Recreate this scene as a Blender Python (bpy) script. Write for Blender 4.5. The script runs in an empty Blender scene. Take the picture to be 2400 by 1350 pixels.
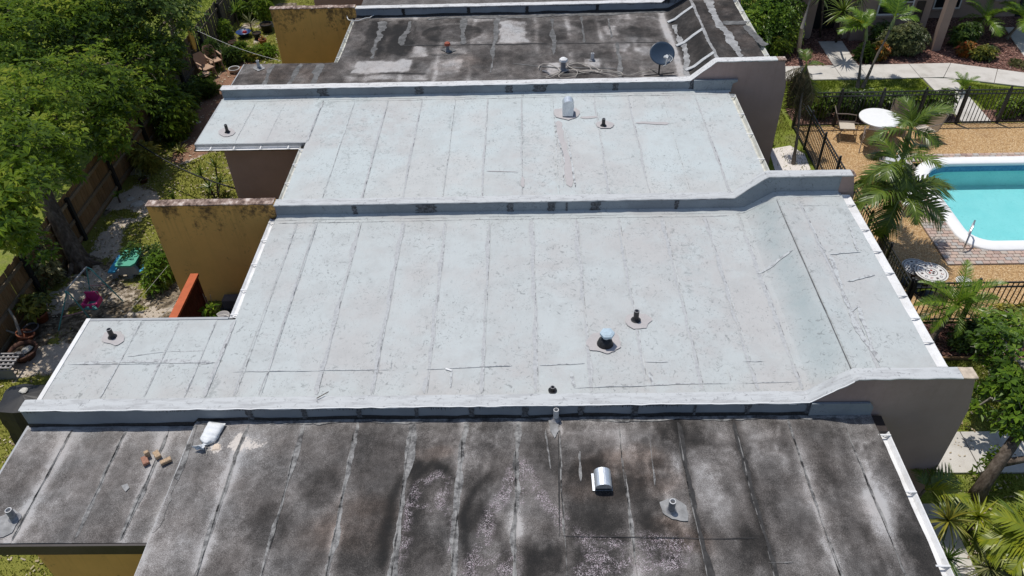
import bpy, math, random
import numpy as np
from mathutils import Vector, Matrix
R = math.radians
S = bpy.context.scene
C = S.collection
random.seed(7)
RNG = np.random.default_rng(7)

# ------------------------------------------------------------------ camera, sky, sun, exposure
ZC = 12.5
FPX, PITCH, ROLL, YAW = 1821.5, R(40.888), R(-1.802), R(-1.522)
_fw = np.array([math.sin(YAW)*math.cos(PITCH), math.cos(YAW)*math.cos(PITCH), -math.sin(PITCH)])
_r = np.array([math.cos(YAW), -math.sin(YAW), 0.0])
_u = np.cross(_r, _fw)
_R = _r*math.cos(ROLL) + _u*math.sin(ROLL)
_U = -_r*math.sin(ROLL) + _u*math.cos(ROLL)
cam = bpy.data.cameras.new('camera')
cam.sensor_width = 36.0
cam.lens = FPX/2400*36.0
cam.clip_end = 2000
camo = bpy.data.objects.new('camera', cam)
C.objects.link(camo)
camo.matrix_world = Matrix(((_R[0], _U[0], -_fw[0], 0), (_R[1], _U[1], -_fw[1], 0), (_R[2], _U[2], -_fw[2], ZC), (0, 0, 0, 1)))
S.camera = camo

SUNV = Vector((-0.20, 0.26, 1.0)).normalized()          # direction towards the sun
w = bpy.data.worlds.new('World'); S.world = w; w.use_nodes = True
wt = w.node_tree
sky = wt.nodes.new('ShaderNodeTexSky'); sky.sky_type = 'NISHITA'; sky.sun_disc = False
sky.sun_elevation = math.asin(SUNV.z); sky.sun_rotation = math.atan2(SUNV.x, SUNV.y)
wt.links.new(sky.outputs[0], wt.nodes['Background'].inputs[0])
wt.nodes['Background'].inputs[1].default_value = 0.108
sun = bpy.data.lights.new('sun', 'SUN'); sun.energy = 3.45; sun.angle = R(0.55); sun.color = (1.0, 0.955, 0.89)
suno = bpy.data.objects.new('sun', sun); C.objects.link(suno)
suno.rotation_euler = SUNV.to_track_quat('Z', 'Y').to_euler()
S.view_settings.view_transform = 'Standard'
S.view_settings.look = 'None'
S.view_settings.exposure = 0.0
S.view_settings.gamma = 1.0

# ------------------------------------------------------------------ measuring helpers (photo pixel -> point on a known plane)
def _ray(x, y):
    return _fw + _R*((x-1200)/FPX) - _U*((y-675)/FPX)
def at(x, y, z):
    d = _ray(x, y); t = (z-ZC)/d[2]
    return (d[0]*t, d[1]*t, z)
def ay(x, y, Y):
    d = _ray(x, y); t = Y/d[1]
    return (d[0]*t, Y, ZC+d[2]*t)
def ax(x, y, X):
    d = _ray(x, y); t = X/d[0]
    return (X, d[1]*t, ZC+d[2]*t)

# ------------------------------------------------------------------ numpy noise
def _hash(ix, iy, seed):
    h = (ix*374761393 + iy*668265263 + seed*974634777) & 0x7fffffff
    h = ((h ^ (h >> 13))*1274126177) & 0x7fffffff
    return ((h ^ (h >> 16)) & 0xffff)/65535.0
def vnoise(x, y, seed=0):
    x = np.asarray(x, float); y = np.asarray(y, float)
    ix = np.floor(x).astype(np.int64); iy = np.floor(y).astype(np.int64)
    fx = x-ix; fy = y-iy
    fx = fx*fx*(3-2*fx); fy = fy*fy*(3-2*fy)
    a = _hash(ix, iy, seed); b = _hash(ix+1, iy, seed); c = _hash(ix, iy+1, seed); d = _hash(ix+1, iy+1, seed)
    return (a*(1-fx)+b*fx)*(1-fy) + (c*(1-fx)+d*fx)*fy
def fbm(x, y, seed=0, octv=4):
    s = 0.0; a = 0.5; f = 1.0
    for i in range(octv):
        s = s + a*vnoise(np.asarray(x)*f+i*17.3, np.asarray(y)*f-i*9.1, seed+i); a *= 0.5; f *= 2.03
    return s/(1-0.5**octv)
def smooth(e0, e1, x):
    t = np.clip((x-e0)/(e1-e0), 0, 1); return t*t*(3-2*t)

# ------------------------------------------------------------------ objects
ROOT = {}
def thing(name, label, cat, loc, group=None, kind=None):
    o = bpy.data.objects.new(name, None); C.objects.link(o)
    o.empty_display_size = 0.2
    o.location = loc
    o['label'] = label
    if cat: o['category'] = cat
    if group: o['group'] = group
    if kind: o['kind'] = kind
    ROOT[o.name] = Vector(loc)
    return o
def rootloc(o):
    while o.parent: o = o.parent
    return ROOT.get(o.name, Vector((0, 0, 0)))
def tag(o, label, cat, group=None):
    o['label'] = label; o['category'] = cat
    if group: o['group'] = group
    return o

class MB:
    def __init__(s): s.v = []; s.f = []; s.sm = False
    def add(s, vs, fs):
        b = len(s.v); s.v += [tuple(p) for p in vs]; s.f += [tuple(i+b for i in q) for q in fs]; return s
    def box(s, x0, x1, y0, y1, z0, z1):
        return s.add([(x0,y0,z0),(x1,y0,z0),(x1,y1,z0),(x0,y1,z0),(x0,y0,z1),(x1,y0,z1),(x1,y1,z1),(x0,y1,z1)],
                     [(3,2,1,0),(4,5,6,7),(0,1,5,4),(1,2,6,5),(2,3,7,6),(3,0,4,7)])
    def cbox(s, c, dx, dy, dz, rot=None):
        vs = []
        for sz in (-1, 1):
            for sx, sy in ((-1,-1),(1,-1),(1,1),(-1,1)):
                p = Vector((sx*dx/2, sy*dy/2, sz*dz/2))
                if rot is not None: p = rot @ p
                vs.append((c[0]+p.x, c[1]+p.y, c[2]+p.z))
        return s.add(vs, [(3,2,1,0),(4,5,6,7),(0,1,5,4),(1,2,6,5),(2,3,7,6),(3,0,4,7)])
    def beam(s, a, b, w, h, up=(0,0,1)):
        a = Vector(a); b = Vector(b); d = (b-a).normalized(); u = Vector(up)
        sd = d.cross(u)
        if sd.length < 1e-4: sd = d.cross(Vector((1,0,0)))
        sd.normalize(); u = sd.cross(d)
        vs = []
        for p in (a, b):
            for i, j in ((-1,-1),(1,-1),(1,1),(-1,1)): vs.append(p + sd*(i*w/2) + u*(j*h/2))
        return s.add(vs, [(3,2,1,0),(4,5,6,7),(0,1,5,4),(1,2,6,5),(2,3,7,6),(3,0,4,7)])
    def tube(s, pts, r, n=7, cap=True):
        pts = [Vector(p) for p in pts]
        rs = r if isinstance(r, (list, tuple)) else [r]*len(pts)
        ref = Vector((0, 0, 1)); rings = []
        d0 = (pts[1]-pts[0]).normalized()
        if abs(d0.z) > 0.9: ref = Vector((1, 0, 0))
        b = len(s.v)
        for i, p in enumerate(pts):
            d = (pts[min(i+1, len(pts)-1)]-pts[max(i-1, 0)]).normalized()
            a1 = d.cross(ref)
            if a1.length < 1e-5: a1 = d.cross(Vector((0, 1, 0)))
            a1.normalize(); a2 = d.cross(a1); ref = -d.cross(a1.cross(d)) if False else ref
            for k in range(n):
                t = 2*math.pi*k/n
                s.v.append(tuple(p + a1*(math.cos(t)*rs[i]) + a2*(math.sin(t)*rs[i])))
        for i in range(len(pts)-1):
            for k in range(n):
                k2 = (k+1) % n
                s.f.append((b+i*n+k, b+i*n+k2, b+(i+1)*n+k2, b+(i+1)*n+k))
        if cap:
            s.f.append(tuple(b+k for k in range(n))[::-1]); s.f.append(tuple(b+(len(pts)-1)*n+k for k in range(n)))
        return s
    def lathe(s, c, prof, n=16, cap0=True, cap1=True, sx=1, sy=1):
        b = len(s.v)
        for r_, z in prof:
            for k in range(n):
                t = 2*math.pi*k/n
                s.v.append((c[0]+r_*math.cos(t)*sx, c[1]+r_*math.sin(t)*sy, c[2]+z))
        for i in range(len(prof)-1):
            for k in range(n):
                k2 = (k+1) % n
                s.f.append((b+i*n+k, b+i*n+k2, b+(i+1)*n+k2, b+(i+1)*n+k))
        if cap0: s.f.append(tuple(b+k for k in range(n))[::-1])
        if cap1: s.f.append(tuple(b+(len(prof)-1)*n+k for k in range(n)))
        return s
    def prism_y(s, poly, y0, y1):       # polygon in XZ extruded along Y
        n = len(poly)
        vs = [(x, y0, z) for x, z in poly] + [(x, y1, z) for x, z in poly]
        fs = [tuple(range(n)), tuple(range(2*n-1, n-1, -1))] + [(i, i+n, (i+1) % n+n, (i+1) % n) for i in range(n)]
        return s.add(vs, fs)
    def prism_z(s, poly, z0, z1):
        n = len(poly)
        vs = [(x, y, z0) for x, y in poly] + [(x, y, z1) for x, y in poly]
        fs = [tuple(range(n))[::-1], tuple(range(n, 2*n))] + [(i, (i+1) % n, (i+1) % n+n, i+n) for i in range(n)]
        return s.add(vs, fs)
    def build(s, name, mat, parent=None, smooth_=False, local=False, kind=None, label=None):
        me = bpy.data.meshes.new(name)
        if parent is not None and not local:
            o = rootloc(parent); vs = [(p[0]-o.x, p[1]-o.y, p[2]-o.z) for p in s.v]
        else: vs = s.v
        me.from_pydata(vs, [], s.f); me.update()
        return link(name, me, mat, parent, smooth_, kind, label)
def link(name, me, mat, parent=None, smooth_=False, kind=None, label=None):
    if mat is not None and not me.materials: me.materials.append(M(mat) if isinstance(mat, str) else mat)
    if smooth_: me.polygons.foreach_set('use_smooth', [True]*len(me.polygons))
    o = bpy.data.objects.new(name, me); C.objects.link(o)
    if parent is not None: o.parent = parent
    if kind: o['kind'] = kind
    if label: o['label'] = label
    return o
def struct(name, mb, mat, smooth_=False):
    o = mb.build(name, mat, None, smooth_); o['kind'] = 'structure'; return o
def npmesh(name, V, F, mat, parent=None, attrs=None, smooth_=False, kind=None):
    """V (n,3), F (m,k) with k 3 or 4; attrs {name: (n,) or (n,4)}"""
    me = bpy.data.meshes.new(name)
    V = np.asarray(V, np.float32)
    if parent is not None:
        V = V - np.array(rootloc(parent)[:], np.float32)
    F = np.asarray(F, np.int32); k = F.shape[1]
    me.vertices.add(len(V)); me.vertices.foreach_set('co', V.ravel())
    me.loops.add(F.size); me.loops.foreach_set('vertex_index', F.ravel())
    me.polygons.add(len(F)); me.polygons.foreach_set('loop_start', np.arange(0, F.size, k, dtype=np.int32))
    me.polygons.foreach_set('use_smooth', np.full(len(F), bool(smooth_)))
    for nm, a in (attrs or {}).items():
        a = np.asarray(a, np.float32)
        if a.ndim == 1:
            t = me.attributes.new(nm, 'FLOAT', 'POINT'); t.data.foreach_set('value', a)
        else:
            t = me.attributes.new(nm, 'FLOAT_COLOR', 'POINT'); t.data.foreach_set('color', a.ravel())
    me.update(calc_edges=True); me.validate()
    return link(name, me, mat, parent, False, kind)

# ------------------------------------------------------------------ materials
class NT:
    def __init__(s, name):
        s.m = bpy.data.materials.new(name); s.m.use_nodes = True
        s.t = s.m.node_tree; s.b = s.t.nodes['Principled BSDF']; s.out = s.t.nodes['Material Output']
        g = s.t.nodes.new('ShaderNodeNewGeometry'); s.pos = g.outputs['Position']; s.geo = g
    def n(s, ty, **k):
        nd = s.t.nodes.new(ty)
        for a, v in k.items(): setattr(nd, a, v)
        return nd
    def put(s, sock, v):
        if isinstance(v, bpy.types.NodeSocket): s.t.links.new(v, sock)
        elif isinstance(v, (tuple, list)):
            sock.default_value = (*v, 1.0) if len(v) == 3 and len(sock.default_value) == 4 else v
        else: sock.default_value = v
    def scale(s, vec, x, y, z):
        nd = s.n('ShaderNodeVectorMath', operation='MULTIPLY'); s.put(nd.inputs[0], vec); nd.inputs[1].default_value = (x, y, z); return nd.outputs[0]
    def noise(s, sc, det=4, rough=0.55, vec=None, dist=0.0):
        nd = s.n('ShaderNodeTexNoise'); s.put(nd.inputs['Vector'], vec or s.pos)
        nd.inputs['Scale'].default_value = sc; nd.inputs['Detail'].default_value = det; nd.inputs['Roughness'].default_value = rough; nd.inputs['Distortion'].default_value = dist
        return nd.outputs['Fac']
    def voro(s, sc, vec=None, feature='F1', out='Distance', rnd=1.0):
        nd = s.n('ShaderNodeTexVoronoi', feature=feature); s.put(nd.inputs['Vector'], vec or s.pos)
        nd.inputs['Scale'].default_value = sc; nd.inputs['Randomness'].default_value = rnd
        return nd.outputs[out]
    def mr(s, v, a, b, c=0.0, d=1.0, clamp=True):
        nd = s.n('ShaderNodeMapRange', clamp=clamp); s.put(nd.inputs[0], v)
        for i, q in enumerate((a, b, c, d)): nd.inputs[i+1].default_value = q
        return nd.outputs[0]
    def math(s, op, a, b=0.0):
        nd = s.n('ShaderNodeMath', operation=op); s.put(nd.inputs[0], a); s.put(nd.inputs[1], b); return nd.outputs[0]
    def mix(s, f, a, b, mode='MIX'):
        nd = s.n('ShaderNodeMix', data_type='RGBA', blend_type=mode)
        s.put(nd.inputs[0], f); s.put(nd.inputs[6], a); s.put(nd.inputs[7], b); return nd.outputs[2]
    def ramp(s, f, stops):
        nd = s.n('ShaderNodeValToRGB'); s.put(nd.inputs[0], f)
        e = nd.color_ramp.elements
        while len(e) > len(stops): e.remove(e[-1])
        while len(e) < len(stops): e.new(0.5)
        for i, (p, c) in enumerate(stops): e[i].position = p; e[i].color = (*c, 1)
        return nd.outputs[0]
    def attr(s, name, out='Fac'):
        return s.n('ShaderNodeAttribute', attribute_name=name).outputs[out]
    def rnd(s): return s.n('ShaderNodeObjectInfo').outputs['Random']
    def sep(s, v):
        nd = s.n('ShaderNodeSeparateXYZ'); s.put(nd.inputs[0], v); return nd.outputs
    def bump(s, h, st=0.3, d=0.01):
        nd = s.n('ShaderNodeBump'); s.put(nd.inputs['Height'], h); nd.inputs['Strength'].default_value = st; nd.inputs['Distance'].default_value = d
        s.t.links.new(nd.outputs[0], s.b.inputs['Normal'])
    def done(s, col, rough=0.8, spec=0.3, metal=0.0):
        s.put(s.b.inputs['Base Color'], col); s.put(s.b.inputs['Roughness'], rough)
        s.b.inputs['Specular IOR Level'].default_value = spec; s.b.inputs['Metallic'].default_value = metal
        return s.m
_M = {}
_DEF = {}
def M(name):
    if name not in _M: _M[name] = _DEF[name](name)
    return _M[name]
def mdef(*names):
    def d(fn):
        for n_ in names: _DEF[n_] = fn
        return fn
    return d
def plain(name, col, rough=0.7, spec=0.3, var=0.12, sc=8.0, metal=0.0):
    def fn(nm):
        n = NT(nm); f = n.noise(sc, 5, 0.6)
        c = n.mix(n.mr(f, 0.3, 0.7), tuple(q*(1-var) for q in col), tuple(min(1, q*(1+var)) for q in col))
        n.bump(n.noise(sc*6, 3), 0.15, 0.004)
        return n.done(c, rough, spec, metal)
    _DEF[name] = fn

COAT = {'coat2': ((0.495, 0.528, 0.525), (0.48, 0.478, 0.468)), 'coat3': ((0.515, 0.562, 0.562), (0.515, 0.522, 0.51)), 'coatp': ((0.27, 0.305, 0.335), (0.21, 0.235, 0.26))}
@mdef('coat2', 'coat3', 'coatp')
def _(nm):
    n = NT(nm); a, b = COAT[nm]
    big = n.noise(0.55, 5, 0.6); c = n.mix(n.mr(big, 0.45, 0.6), a, b)
    c = n.mix(n.mr(n.rnd(), 0, 1, 0.0, 0.2), c, tuple(q*0.8 for q in a))
    pat = n.noise(2.3, 6, 0.65); c = n.mix(n.mr(pat, 0.46, 0.62, 0, 0.28), c, tuple(q*0.74 for q in b))
    at_ = n.n('ShaderNodeAttribute', attribute_name='tone'); rgb = n.n('ShaderNodeSeparateColor'); n.t.links.new(at_.outputs['Color'], rgb.inputs[0]); dirt, pink, pond = rgb.outputs
    c = n.mix(n.math('MULTIPLY', pink, n.mr(n.noise(3, 5, 0.6), 0.35, 0.65)), c, (0.455, 0.445, 0.435))
    c = n.mix(n.math('MULTIPLY', pond, n.mr(n.noise(2, 5, 0.6), 0.3, 0.7, 0.4, 1.0)), c, (0.33, 0.385, 0.39))
    dk = n.mr(n.math('ADD', dirt, n.mr(n.noise(8, 7, 0.75, dist=0.6), 0.36, 0.64, -0.5, 0.5, False)), 0.5, 0.85, 0, 0.55); c = n.mix(dk, c, tuple(q*0.52 for q in a))
    # scuffs: short dark smudges in two sizes
    sm = n.noise(9.0, 7, 0.72, dist=1.4); zone = n.noise(0.8, 4, 0.6)
    sc = n.math('MULTIPLY', n.mr(sm, 0.565, 0.62), n.mr(zone, 0.42, 0.54))
    c = n.mix(n.math('MULTIPLY', sc, 0.62), c, tuple(q*0.34 for q in a))
    sm2 = n.noise(24.0, 5, 0.7, n.scale(n.pos, 1, 0.45, 1), dist=1.0); c = n.mix(n.math('MULTIPLY', n.mr(sm2, 0.60, 0.65), n.mr(n.noise(1.3, 4), 0.45, 0.56, 0.1, 0.75)), c, tuple(q*0.35 for q in a))
    spk = n.voro(3.1); c = n.mix(n.mr(spk, 0.022, 0.03, 0.5, 0.0), c, (0.12, 0.12, 0.12))
    g = n.noise(140, 2, 0.6); c = n.mix(n.mr(g, 0.3, 0.75, 0.0, 0.22), c, tuple(q*0.55 for q in a))
    wr = n.noise(2.2, 6, 0.6, n.scale(n.pos, 1.6, 0.7, 1)); n.bump(n.math('ADD', n.math('MULTIPLY', wr, 3.0), n.math('ADD', n.noise(12, 5), n.math('MULTIPLY', g, 0.5))), 0.5, 0.010)
    return n.done(c, 0.74, 0.25)
@mdef('seam_grey')
def _(nm):
    n = NT(nm); f = n.noise(16, 6, 0.7)
    c = n.ramp(f, [(0.3, (0.30, 0.31, 0.315)), (0.45, (0.395, 0.405, 0.41)), (0.62, (0.455, 0.465, 0.47))])
    n.bump(n.noise(40, 4), 0.4, 0.006); return n.done(c, 0.85, 0.2)
@mdef('coat_worn')
def _(nm):
    n = NT(nm); c = n.ramp(n.noise(11, 7, 0.75, dist=0.5), [(0.40, (0.26, 0.265, 0.27)), (0.47, (0.40, 0.41, 0.415)), (0.53, (0.48, 0.50, 0.50))]); return n.done(c, 0.85, 0.2)
@mdef('crack')
def _(nm):
    n = NT(nm); c = n.ramp(n.noise(7, 6, 0.7), [(0.40, (0.16, 0.16, 0.165)), (0.46, (0.32, 0.33, 0.335)), (0.50, (0.46, 0.475, 0.48)), (0.54, (0.50, 0.52, 0.52))])
    return n.done(c, 0.9, 0.1)
@mdef('patch_pink')
def _(nm):
    n = NT(nm); f = n.noise(90, 3, 0.7); g = n.noise(4, 5, 0.6)
    c = n.mix(n.mr(f, 0.35, 0.7), (0.40, 0.38, 0.375), (0.50, 0.475, 0.47)); c = n.mix(n.mr(g, 0.45, 0.8, 0, 0.5), c, (0.35, 0.335, 0.33))
    n.bump(f, 0.4, 0.004); return n.done(c, 0.9, 0.15)
@mdef('roof_dark')
def _(nm):
    n = NT(nm); at_ = n.n('ShaderNodeAttribute', attribute_name='tone'); rgb = n.n('ShaderNodeSeparateColor'); n.t.links.new(at_.outputs['Color'], rgb.inputs[0])
    tone, warm, speck = rgb.outputs
    d1 = n.noise(1.7, 9, 0.68, n.scale(n.pos, 1.0, 0.55, 1.0)); d2 = n.noise(7, 6, 0.65); d3 = n.noise(90, 3, 0.7)
    t = n.math('ADD', tone, n.mr(d1, 0.36, 0.64, -0.10, 0.10, False))
    t = n.math('ADD', t, n.mr(d2, 0.36, 0.64, -0.075, 0.075, False))
    t = n.math('ADD', t, n.mr(d3, 0.36, 0.64, -0.17, 0.17, False))
    pe = n.voro(95, out='Distance')
    t = n.math('ADD', t, n.math('MULTIPLY', n.mr(pe, 0.0, 0.6, 0.05, -0.03, False), n.mr(n.noise(1.1, 4, 0.6), 0.45, 0.65)))
    c = n.ramp(t, [(0.0, (0.017, 0.0168, 0.0165)), (0.25, (0.037, 0.0345, 0.0325)), (0.5, (0.091, 0.085, 0.081)), (0.75, (0.195, 0.186, 0.179)), (1.0, (0.40, 0.395, 0.39))])
    c = n.mix(n.math('MULTIPLY', warm, n.mr(n.noise(1.7, 5), 0.35, 0.65, 0.2, 0.9)), c, (1.18, 0.98, 0.86), 'MULTIPLY')
    blue = n.mr(n.noise(0.9, 4), 0.5, 0.7, 0, 0.35); c = n.mix(blue, c, (0.92, 1.0, 1.06), 'MULTIPLY')
    v = n.voro(120, out='Color'); vs = n.sep(v)
    on = n.math('MULTIPLY', n.math('GREATER_THAN', vs[0], 0.66), speck)
    on = n.math('MULTIPLY', on, n.mr(n.noise(5, 6, 0.75), 0.44, 0.56))
    chip = n.mix(vs[1], (0.52, 0.49, 0.50), (0.30, 0.22, 0.26)); c = n.mix(on, c, chip)
    sg = n.mr(n.math('ADD', at_.outputs['Alpha'], n.mr(n.noise(30, 6, 0.75), 0.36, 0.64, -0.55, 0.55, False)), 0.35, 0.75, 0, 0.9); c = n.mix(n.math('MULTIPLY', sg, n.mr(at_.outputs['Alpha'], 0.03, 0.25)), c, (0.60, 0.55, 0.50))
    n.bump(n.math('ADD', d3, d2), 0.35, 0.008)
    return n.done(c, 0.88, 0.2)
@mdef('dark_seam')
def _(nm):
    n = NT(nm); f = n.noise(7, 7, 0.7); g = n.noise(60, 3)
    c = n.ramp(f, [(0.38, (0.06, 0.058, 0.057)), (0.45, (0.15, 0.147, 0.144)), (0.52, (0.24, 0.237, 0.23)), (0.6, (0.34, 0.335, 0.325))])
    c = n.mix(n.mr(g, 0.3, 0.7, 0, 0.4), c, (0.10, 0.10, 0.10)); n.bump(n.noise(30, 4), 0.5, 0.008); return n.done(c, 0.9, 0.15)
@mdef('tar_strip')
def _(nm):
    n = NT(nm); f = n.noise(9, 6, 0.7)
    c = n.ramp(f, [(0.35, (0.022, 0.021, 0.021)), (0.6, (0.05, 0.048, 0.047)), (0.75, (0.12, 0.118, 0.115))]); n.bump(n.noise(50, 3), 0.4, 0.006); return n.done(c, 0.8, 0.3)
@mdef('joint')
def _(nm):
    n = NT(nm); c = n.ramp(n.noise(3.5, 7, 0.72), [(0.40, (0.013, 0.013, 0.013)), (0.46, (0.05, 0.049, 0.048)), (0.51, (0.13, 0.127, 0.124)), (0.57, (0.22, 0.217, 0.21))]); return n.done(c, 0.9, 0.1)
@mdef('light_patch')
def _(nm):
    n = NT(nm); f = n.noise(5, 6, 0.65); g = n.noise(70, 3)
    c = n.ramp(f, [(0.3, (0.16, 0.16, 0.158)), (0.5, (0.30, 0.30, 0.298)), (0.7, (0.44, 0.44, 0.437))]); c = n.mix(n.mr(g, 0.3, 0.7, 0, 0.35), c, (0.2, 0.2, 0.2)); return n.done(c, 0.9, 0.15)
@mdef('mid_patch')
def _(nm):
    n = NT(nm); f = n.noise(5, 6, 0.65); g = n.noise(70, 3)
    c = n.ramp(f, [(0.3, (0.07, 0.07, 0.07)), (0.5, (0.135, 0.135, 0.133)), (0.7, (0.24, 0.238, 0.235))]); c = n.mix(n.mr(g, 0.3, 0.7, 0, 0.35), c, (0.1, 0.1, 0.1)); return n.done(c, 0.9, 0.15)
@mdef('mastic')
def _(nm):
    n = NT(nm); f = n.noise(22, 5, 0.65); c = n.ramp(f, [(0.40, (0.04, 0.043, 0.048)), (0.5, (0.075, 0.08, 0.09)), (0.62, (0.14, 0.15, 0.165))]); n.bump(n.noise(40, 3), 0.4, 0.006); return n.done(c, 0.6, 0.35)
@mdef('tar_black')
def _(nm):
    n = NT(nm); f = n.noise(22, 5, 0.65); c = n.ramp(f, [(0.4, (0.008, 0.008, 0.009)), (0.75, (0.04, 0.04, 0.043))]); return n.done(c, 0.55, 0.4)
@mdef('coping')
def _(nm):
    n = NT(nm); f = n.noise(2.2, 8, 0.70, n.scale(n.pos, 1, 5, 1)); c = n.mix(n.mr(f, 0.47, 0.62, 0, 0.55), (0.50, 0.515, 0.518), (0.31, 0.31, 0.312))
    g = n.noise(12, 7, 0.72, dist=0.8); c = n.mix(n.mr(g, 0.575, 0.63, 0, 0.55), c, (0.13, 0.13, 0.135)); n.bump(n.noise(25, 5), 0.5, 0.01); return n.done(c, 0.8, 0.25)
@mdef('coping_white')
def _(nm):
    n = NT(nm); f = n.noise(3.0, 8, 0.72, n.scale(n.pos, 1, 3, 1)); c = n.mix(n.mr(f, 0.48, 0.68, 0, 0.8), (0.62, 0.62, 0.615), (0.34, 0.335, 0.33)); g = n.noise(14, 6, 0.7, dist=0.8); c = n.mix(n.mr(g, 0.58, 0.64, 0, 0.7), c, (0.10, 0.10, 0.10)); n.bump(n.noise(25, 5), 0.5, 0.01); return n.done(c, 0.8, 0.25)
@mdef('coping_dirty')
def _(nm):
    n = NT(nm); f = n.noise(4.5, 7, 0.7, n.scale(n.pos, 1.6, 1, 1)); c = n.ramp(f, [(0.36, (0.06, 0.045, 0.04)), (0.46, (0.20, 0.14, 0.115)), (0.54, (0.33, 0.25, 0.21)), (0.62, (0.58, 0.50, 0.45))]); n.bump(n.noise(30, 5), 0.5, 0.008); return n.done(c, 0.9, 0.15)
plain('coping_cream', (0.50, 0.42, 0.33), 0.9, 0.15, 0.3, 9)
@mdef('flash_tar')
def _(nm):   # coated upstand with black mastic runs
    n = NT(nm); z = n.sep(n.pos)
    base = n.mix(n.mr(n.noise(2.5, 6), 0.4, 0.75, 0, 0.5), (0.22, 0.245, 0.275), (0.13, 0.145, 0.165))
    zone = n.mr(n.noise(0.8, 3, 0.5, n.scale(n.pos, 1, 0, 0)), 0.47, 0.53)
    run = n.noise(1.0, 4, 0.75, n.scale(n.pos, 34, 0, 2.2))
    hz = n.mr(z[2], 2.55, 2.8, 0.0, 1.0)
    th = n.math('ADD', n.math('MULTIPLY', hz, 0.42), n.math('MULTIPLY', run, 0.75))
    k = n.math('MULTIPLY', n.mr(th, 0.71, 0.75), zone)
    c = n.mix(k, base, (0.014, 0.014, 0.016)); return n.done(c, 0.65, 0.3)
def stucco(nm, col, stain, amount, ztop):
    n = NT(nm); c = n.mix(n.mr(n.noise(1.4, 6, 0.6), 0.35, 0.7), col, tuple(q*0.86 for q in col))
    z = n.sep(n.pos)[2]
    st = n.noise(2.2, 7, 0.72, n.scale(n.pos, 1.0, 1.0, 0.65)); hz = n.mr(z, ztop-1.1, ztop, 0.0, 1.0)
    fine = n.noise(11, 6, 0.75)
    m = n.math('ADD', n.math('MULTIPLY', st, 0.65), n.math('MULTIPLY', fine, 0.35)); m = n.math('ADD', m, n.math('MULTIPLY', hz, 0.12))
    m = n.mr(m, 0.57, 0.67, 0, amount); c = n.mix(m, c, stain)
    dr = n.noise(1.0, 5, 0.7, n.scale(n.pos, 9, 9, 0.5)); c = n.mix(n.math('MULTIPLY', n.mr(dr, 0.52, 0.62), n.mr(z, ztop-1.6, ztop-0.1, 0.03, 0.22)), c, stain)
    n.bump(n.noise(55, 4, 0.7), 0.35, 0.006); return n.done(c, 0.9, 0.15)
_DEF['stucco_mauve'] = lambda nm: stucco(nm, (0.39, 0.287, 0.262), (0.28, 0.2, 0.18), 0.3, 3.3)
_DEF['stucco_yellow'] = lambda nm: stucco(nm, (0.80, 0.465, 0.14), (0.10, 0.068, 0.04), 0.9, 2.85)
_DEF['stucco_tan'] = lambda nm: stucco(nm, (0.36, 0.265, 0.215), (0.2, 0.15, 0.13), 0.3, 3.3)
@mdef('metal_white')
def _(nm):
    n = NT(nm); c = n.mix(n.mr(n.noise(2.5, 7, 0.7), 0.45, 0.62), (0.74, 0.74, 0.735), (0.62, 0.615, 0.60)); c = n.mix(n.mr(n.noise(20, 6, 0.7), 0.60, 0.66, 0, 0.25), c, (0.35, 0.33, 0.31)); return n.done(c, 0.5, 0.4)
plain('metal_dirty', (0.55, 0.55, 0.50), 0.6, 0.3, 0.25, 5)
plain('metal_brown', (0.035, 0.027, 0.025), 0.5, 0.4, 0.2)
plain('metal_black', (0.018, 0.018, 0.019), 0.42, 0.45, 0.2)
plain('iron_black', (0.02, 0.02, 0.021), 0.5, 0.4, 0.15)
plain('drip_grey', (0.36, 0.37, 0.38), 0.5, 0.4, 0.1)
@mdef('galv')
def _(nm):
    n = NT(nm); f = n.voro(30, out='Color'); c = n.mix(n.sep(f)[0], (0.62, 0.65, 0.68), (0.74, 0.77, 0.80)); return n.done(c, 0.42, 0.5, 0.75)
plain('galv_blue', (0.40, 0.50, 0.57), 0.6, 0.4, 0.15, 25, 0.0)
plain('pipe_pvc', (0.52, 0.52, 0.52), 0.55, 0.4, 0.2, 15)
plain('pipe_grey', (0.20, 0.20, 0.21), 0.55, 0.4, 0.25, 15)
plain('rust_cap', (0.32, 0.085, 0.05), 0.7, 0.3, 0.3, 20)
plain('dish_blue', (0.035, 0.055, 0.085), 0.32, 0.5, 0.1)
plain('cable_tan', (0.46, 0.42, 0.37), 0.6, 0.3, 0.25, 4)
plain('cable_white', (0.70, 0.70, 0.68), 0.5, 0.3, 0.08)
plain('rope', (0.42, 0.40, 0.35), 0.85, 0.1, 0.15)
plain('hose_black', (0.02, 0.02, 0.02), 0.5, 0.4, 0.1)
plain('sack', (0.70, 0.72, 0.73), 0.75, 0.2, 0.06, 14)
plain('sand', (0.62, 0.52, 0.42), 0.95, 0.1, 0.2, 40)
plain('sand_white', (0.68, 0.63, 0.58), 0.95, 0.1, 0.15, 30)
plain('brick_tan', (0.40, 0.29, 0.19), 0.92, 0.1, 0.35, 40)
plain('brick_red', (0.32, 0.17, 0.12), 0.92, 0.1, 0.25, 40)
plain('wood_orange', (0.46, 0.105, 0.035), 0.6, 0.3, 0.14, 6)
plain('wood_darkred', (0.10, 0.027, 0.015), 0.7, 0.2, 0.2, 6)
def woodm(a, b):
    def fn(nm):
        n = NT(nm); f = n.noise(3.0, 6, 0.65, n.scale(n.pos, 9, 9, 0.9)); c = n.mix(n.mr(f, 0.3, 0.7), a, b)
        c = n.mix(n.mr(n.rnd(), 0, 1, 0.0, 0.5), c, tuple(q*0.5 for q in a)); n.bump(f, 0.4, 0.006); return n.done(c, 0.9, 0.1)
    return fn
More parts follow.
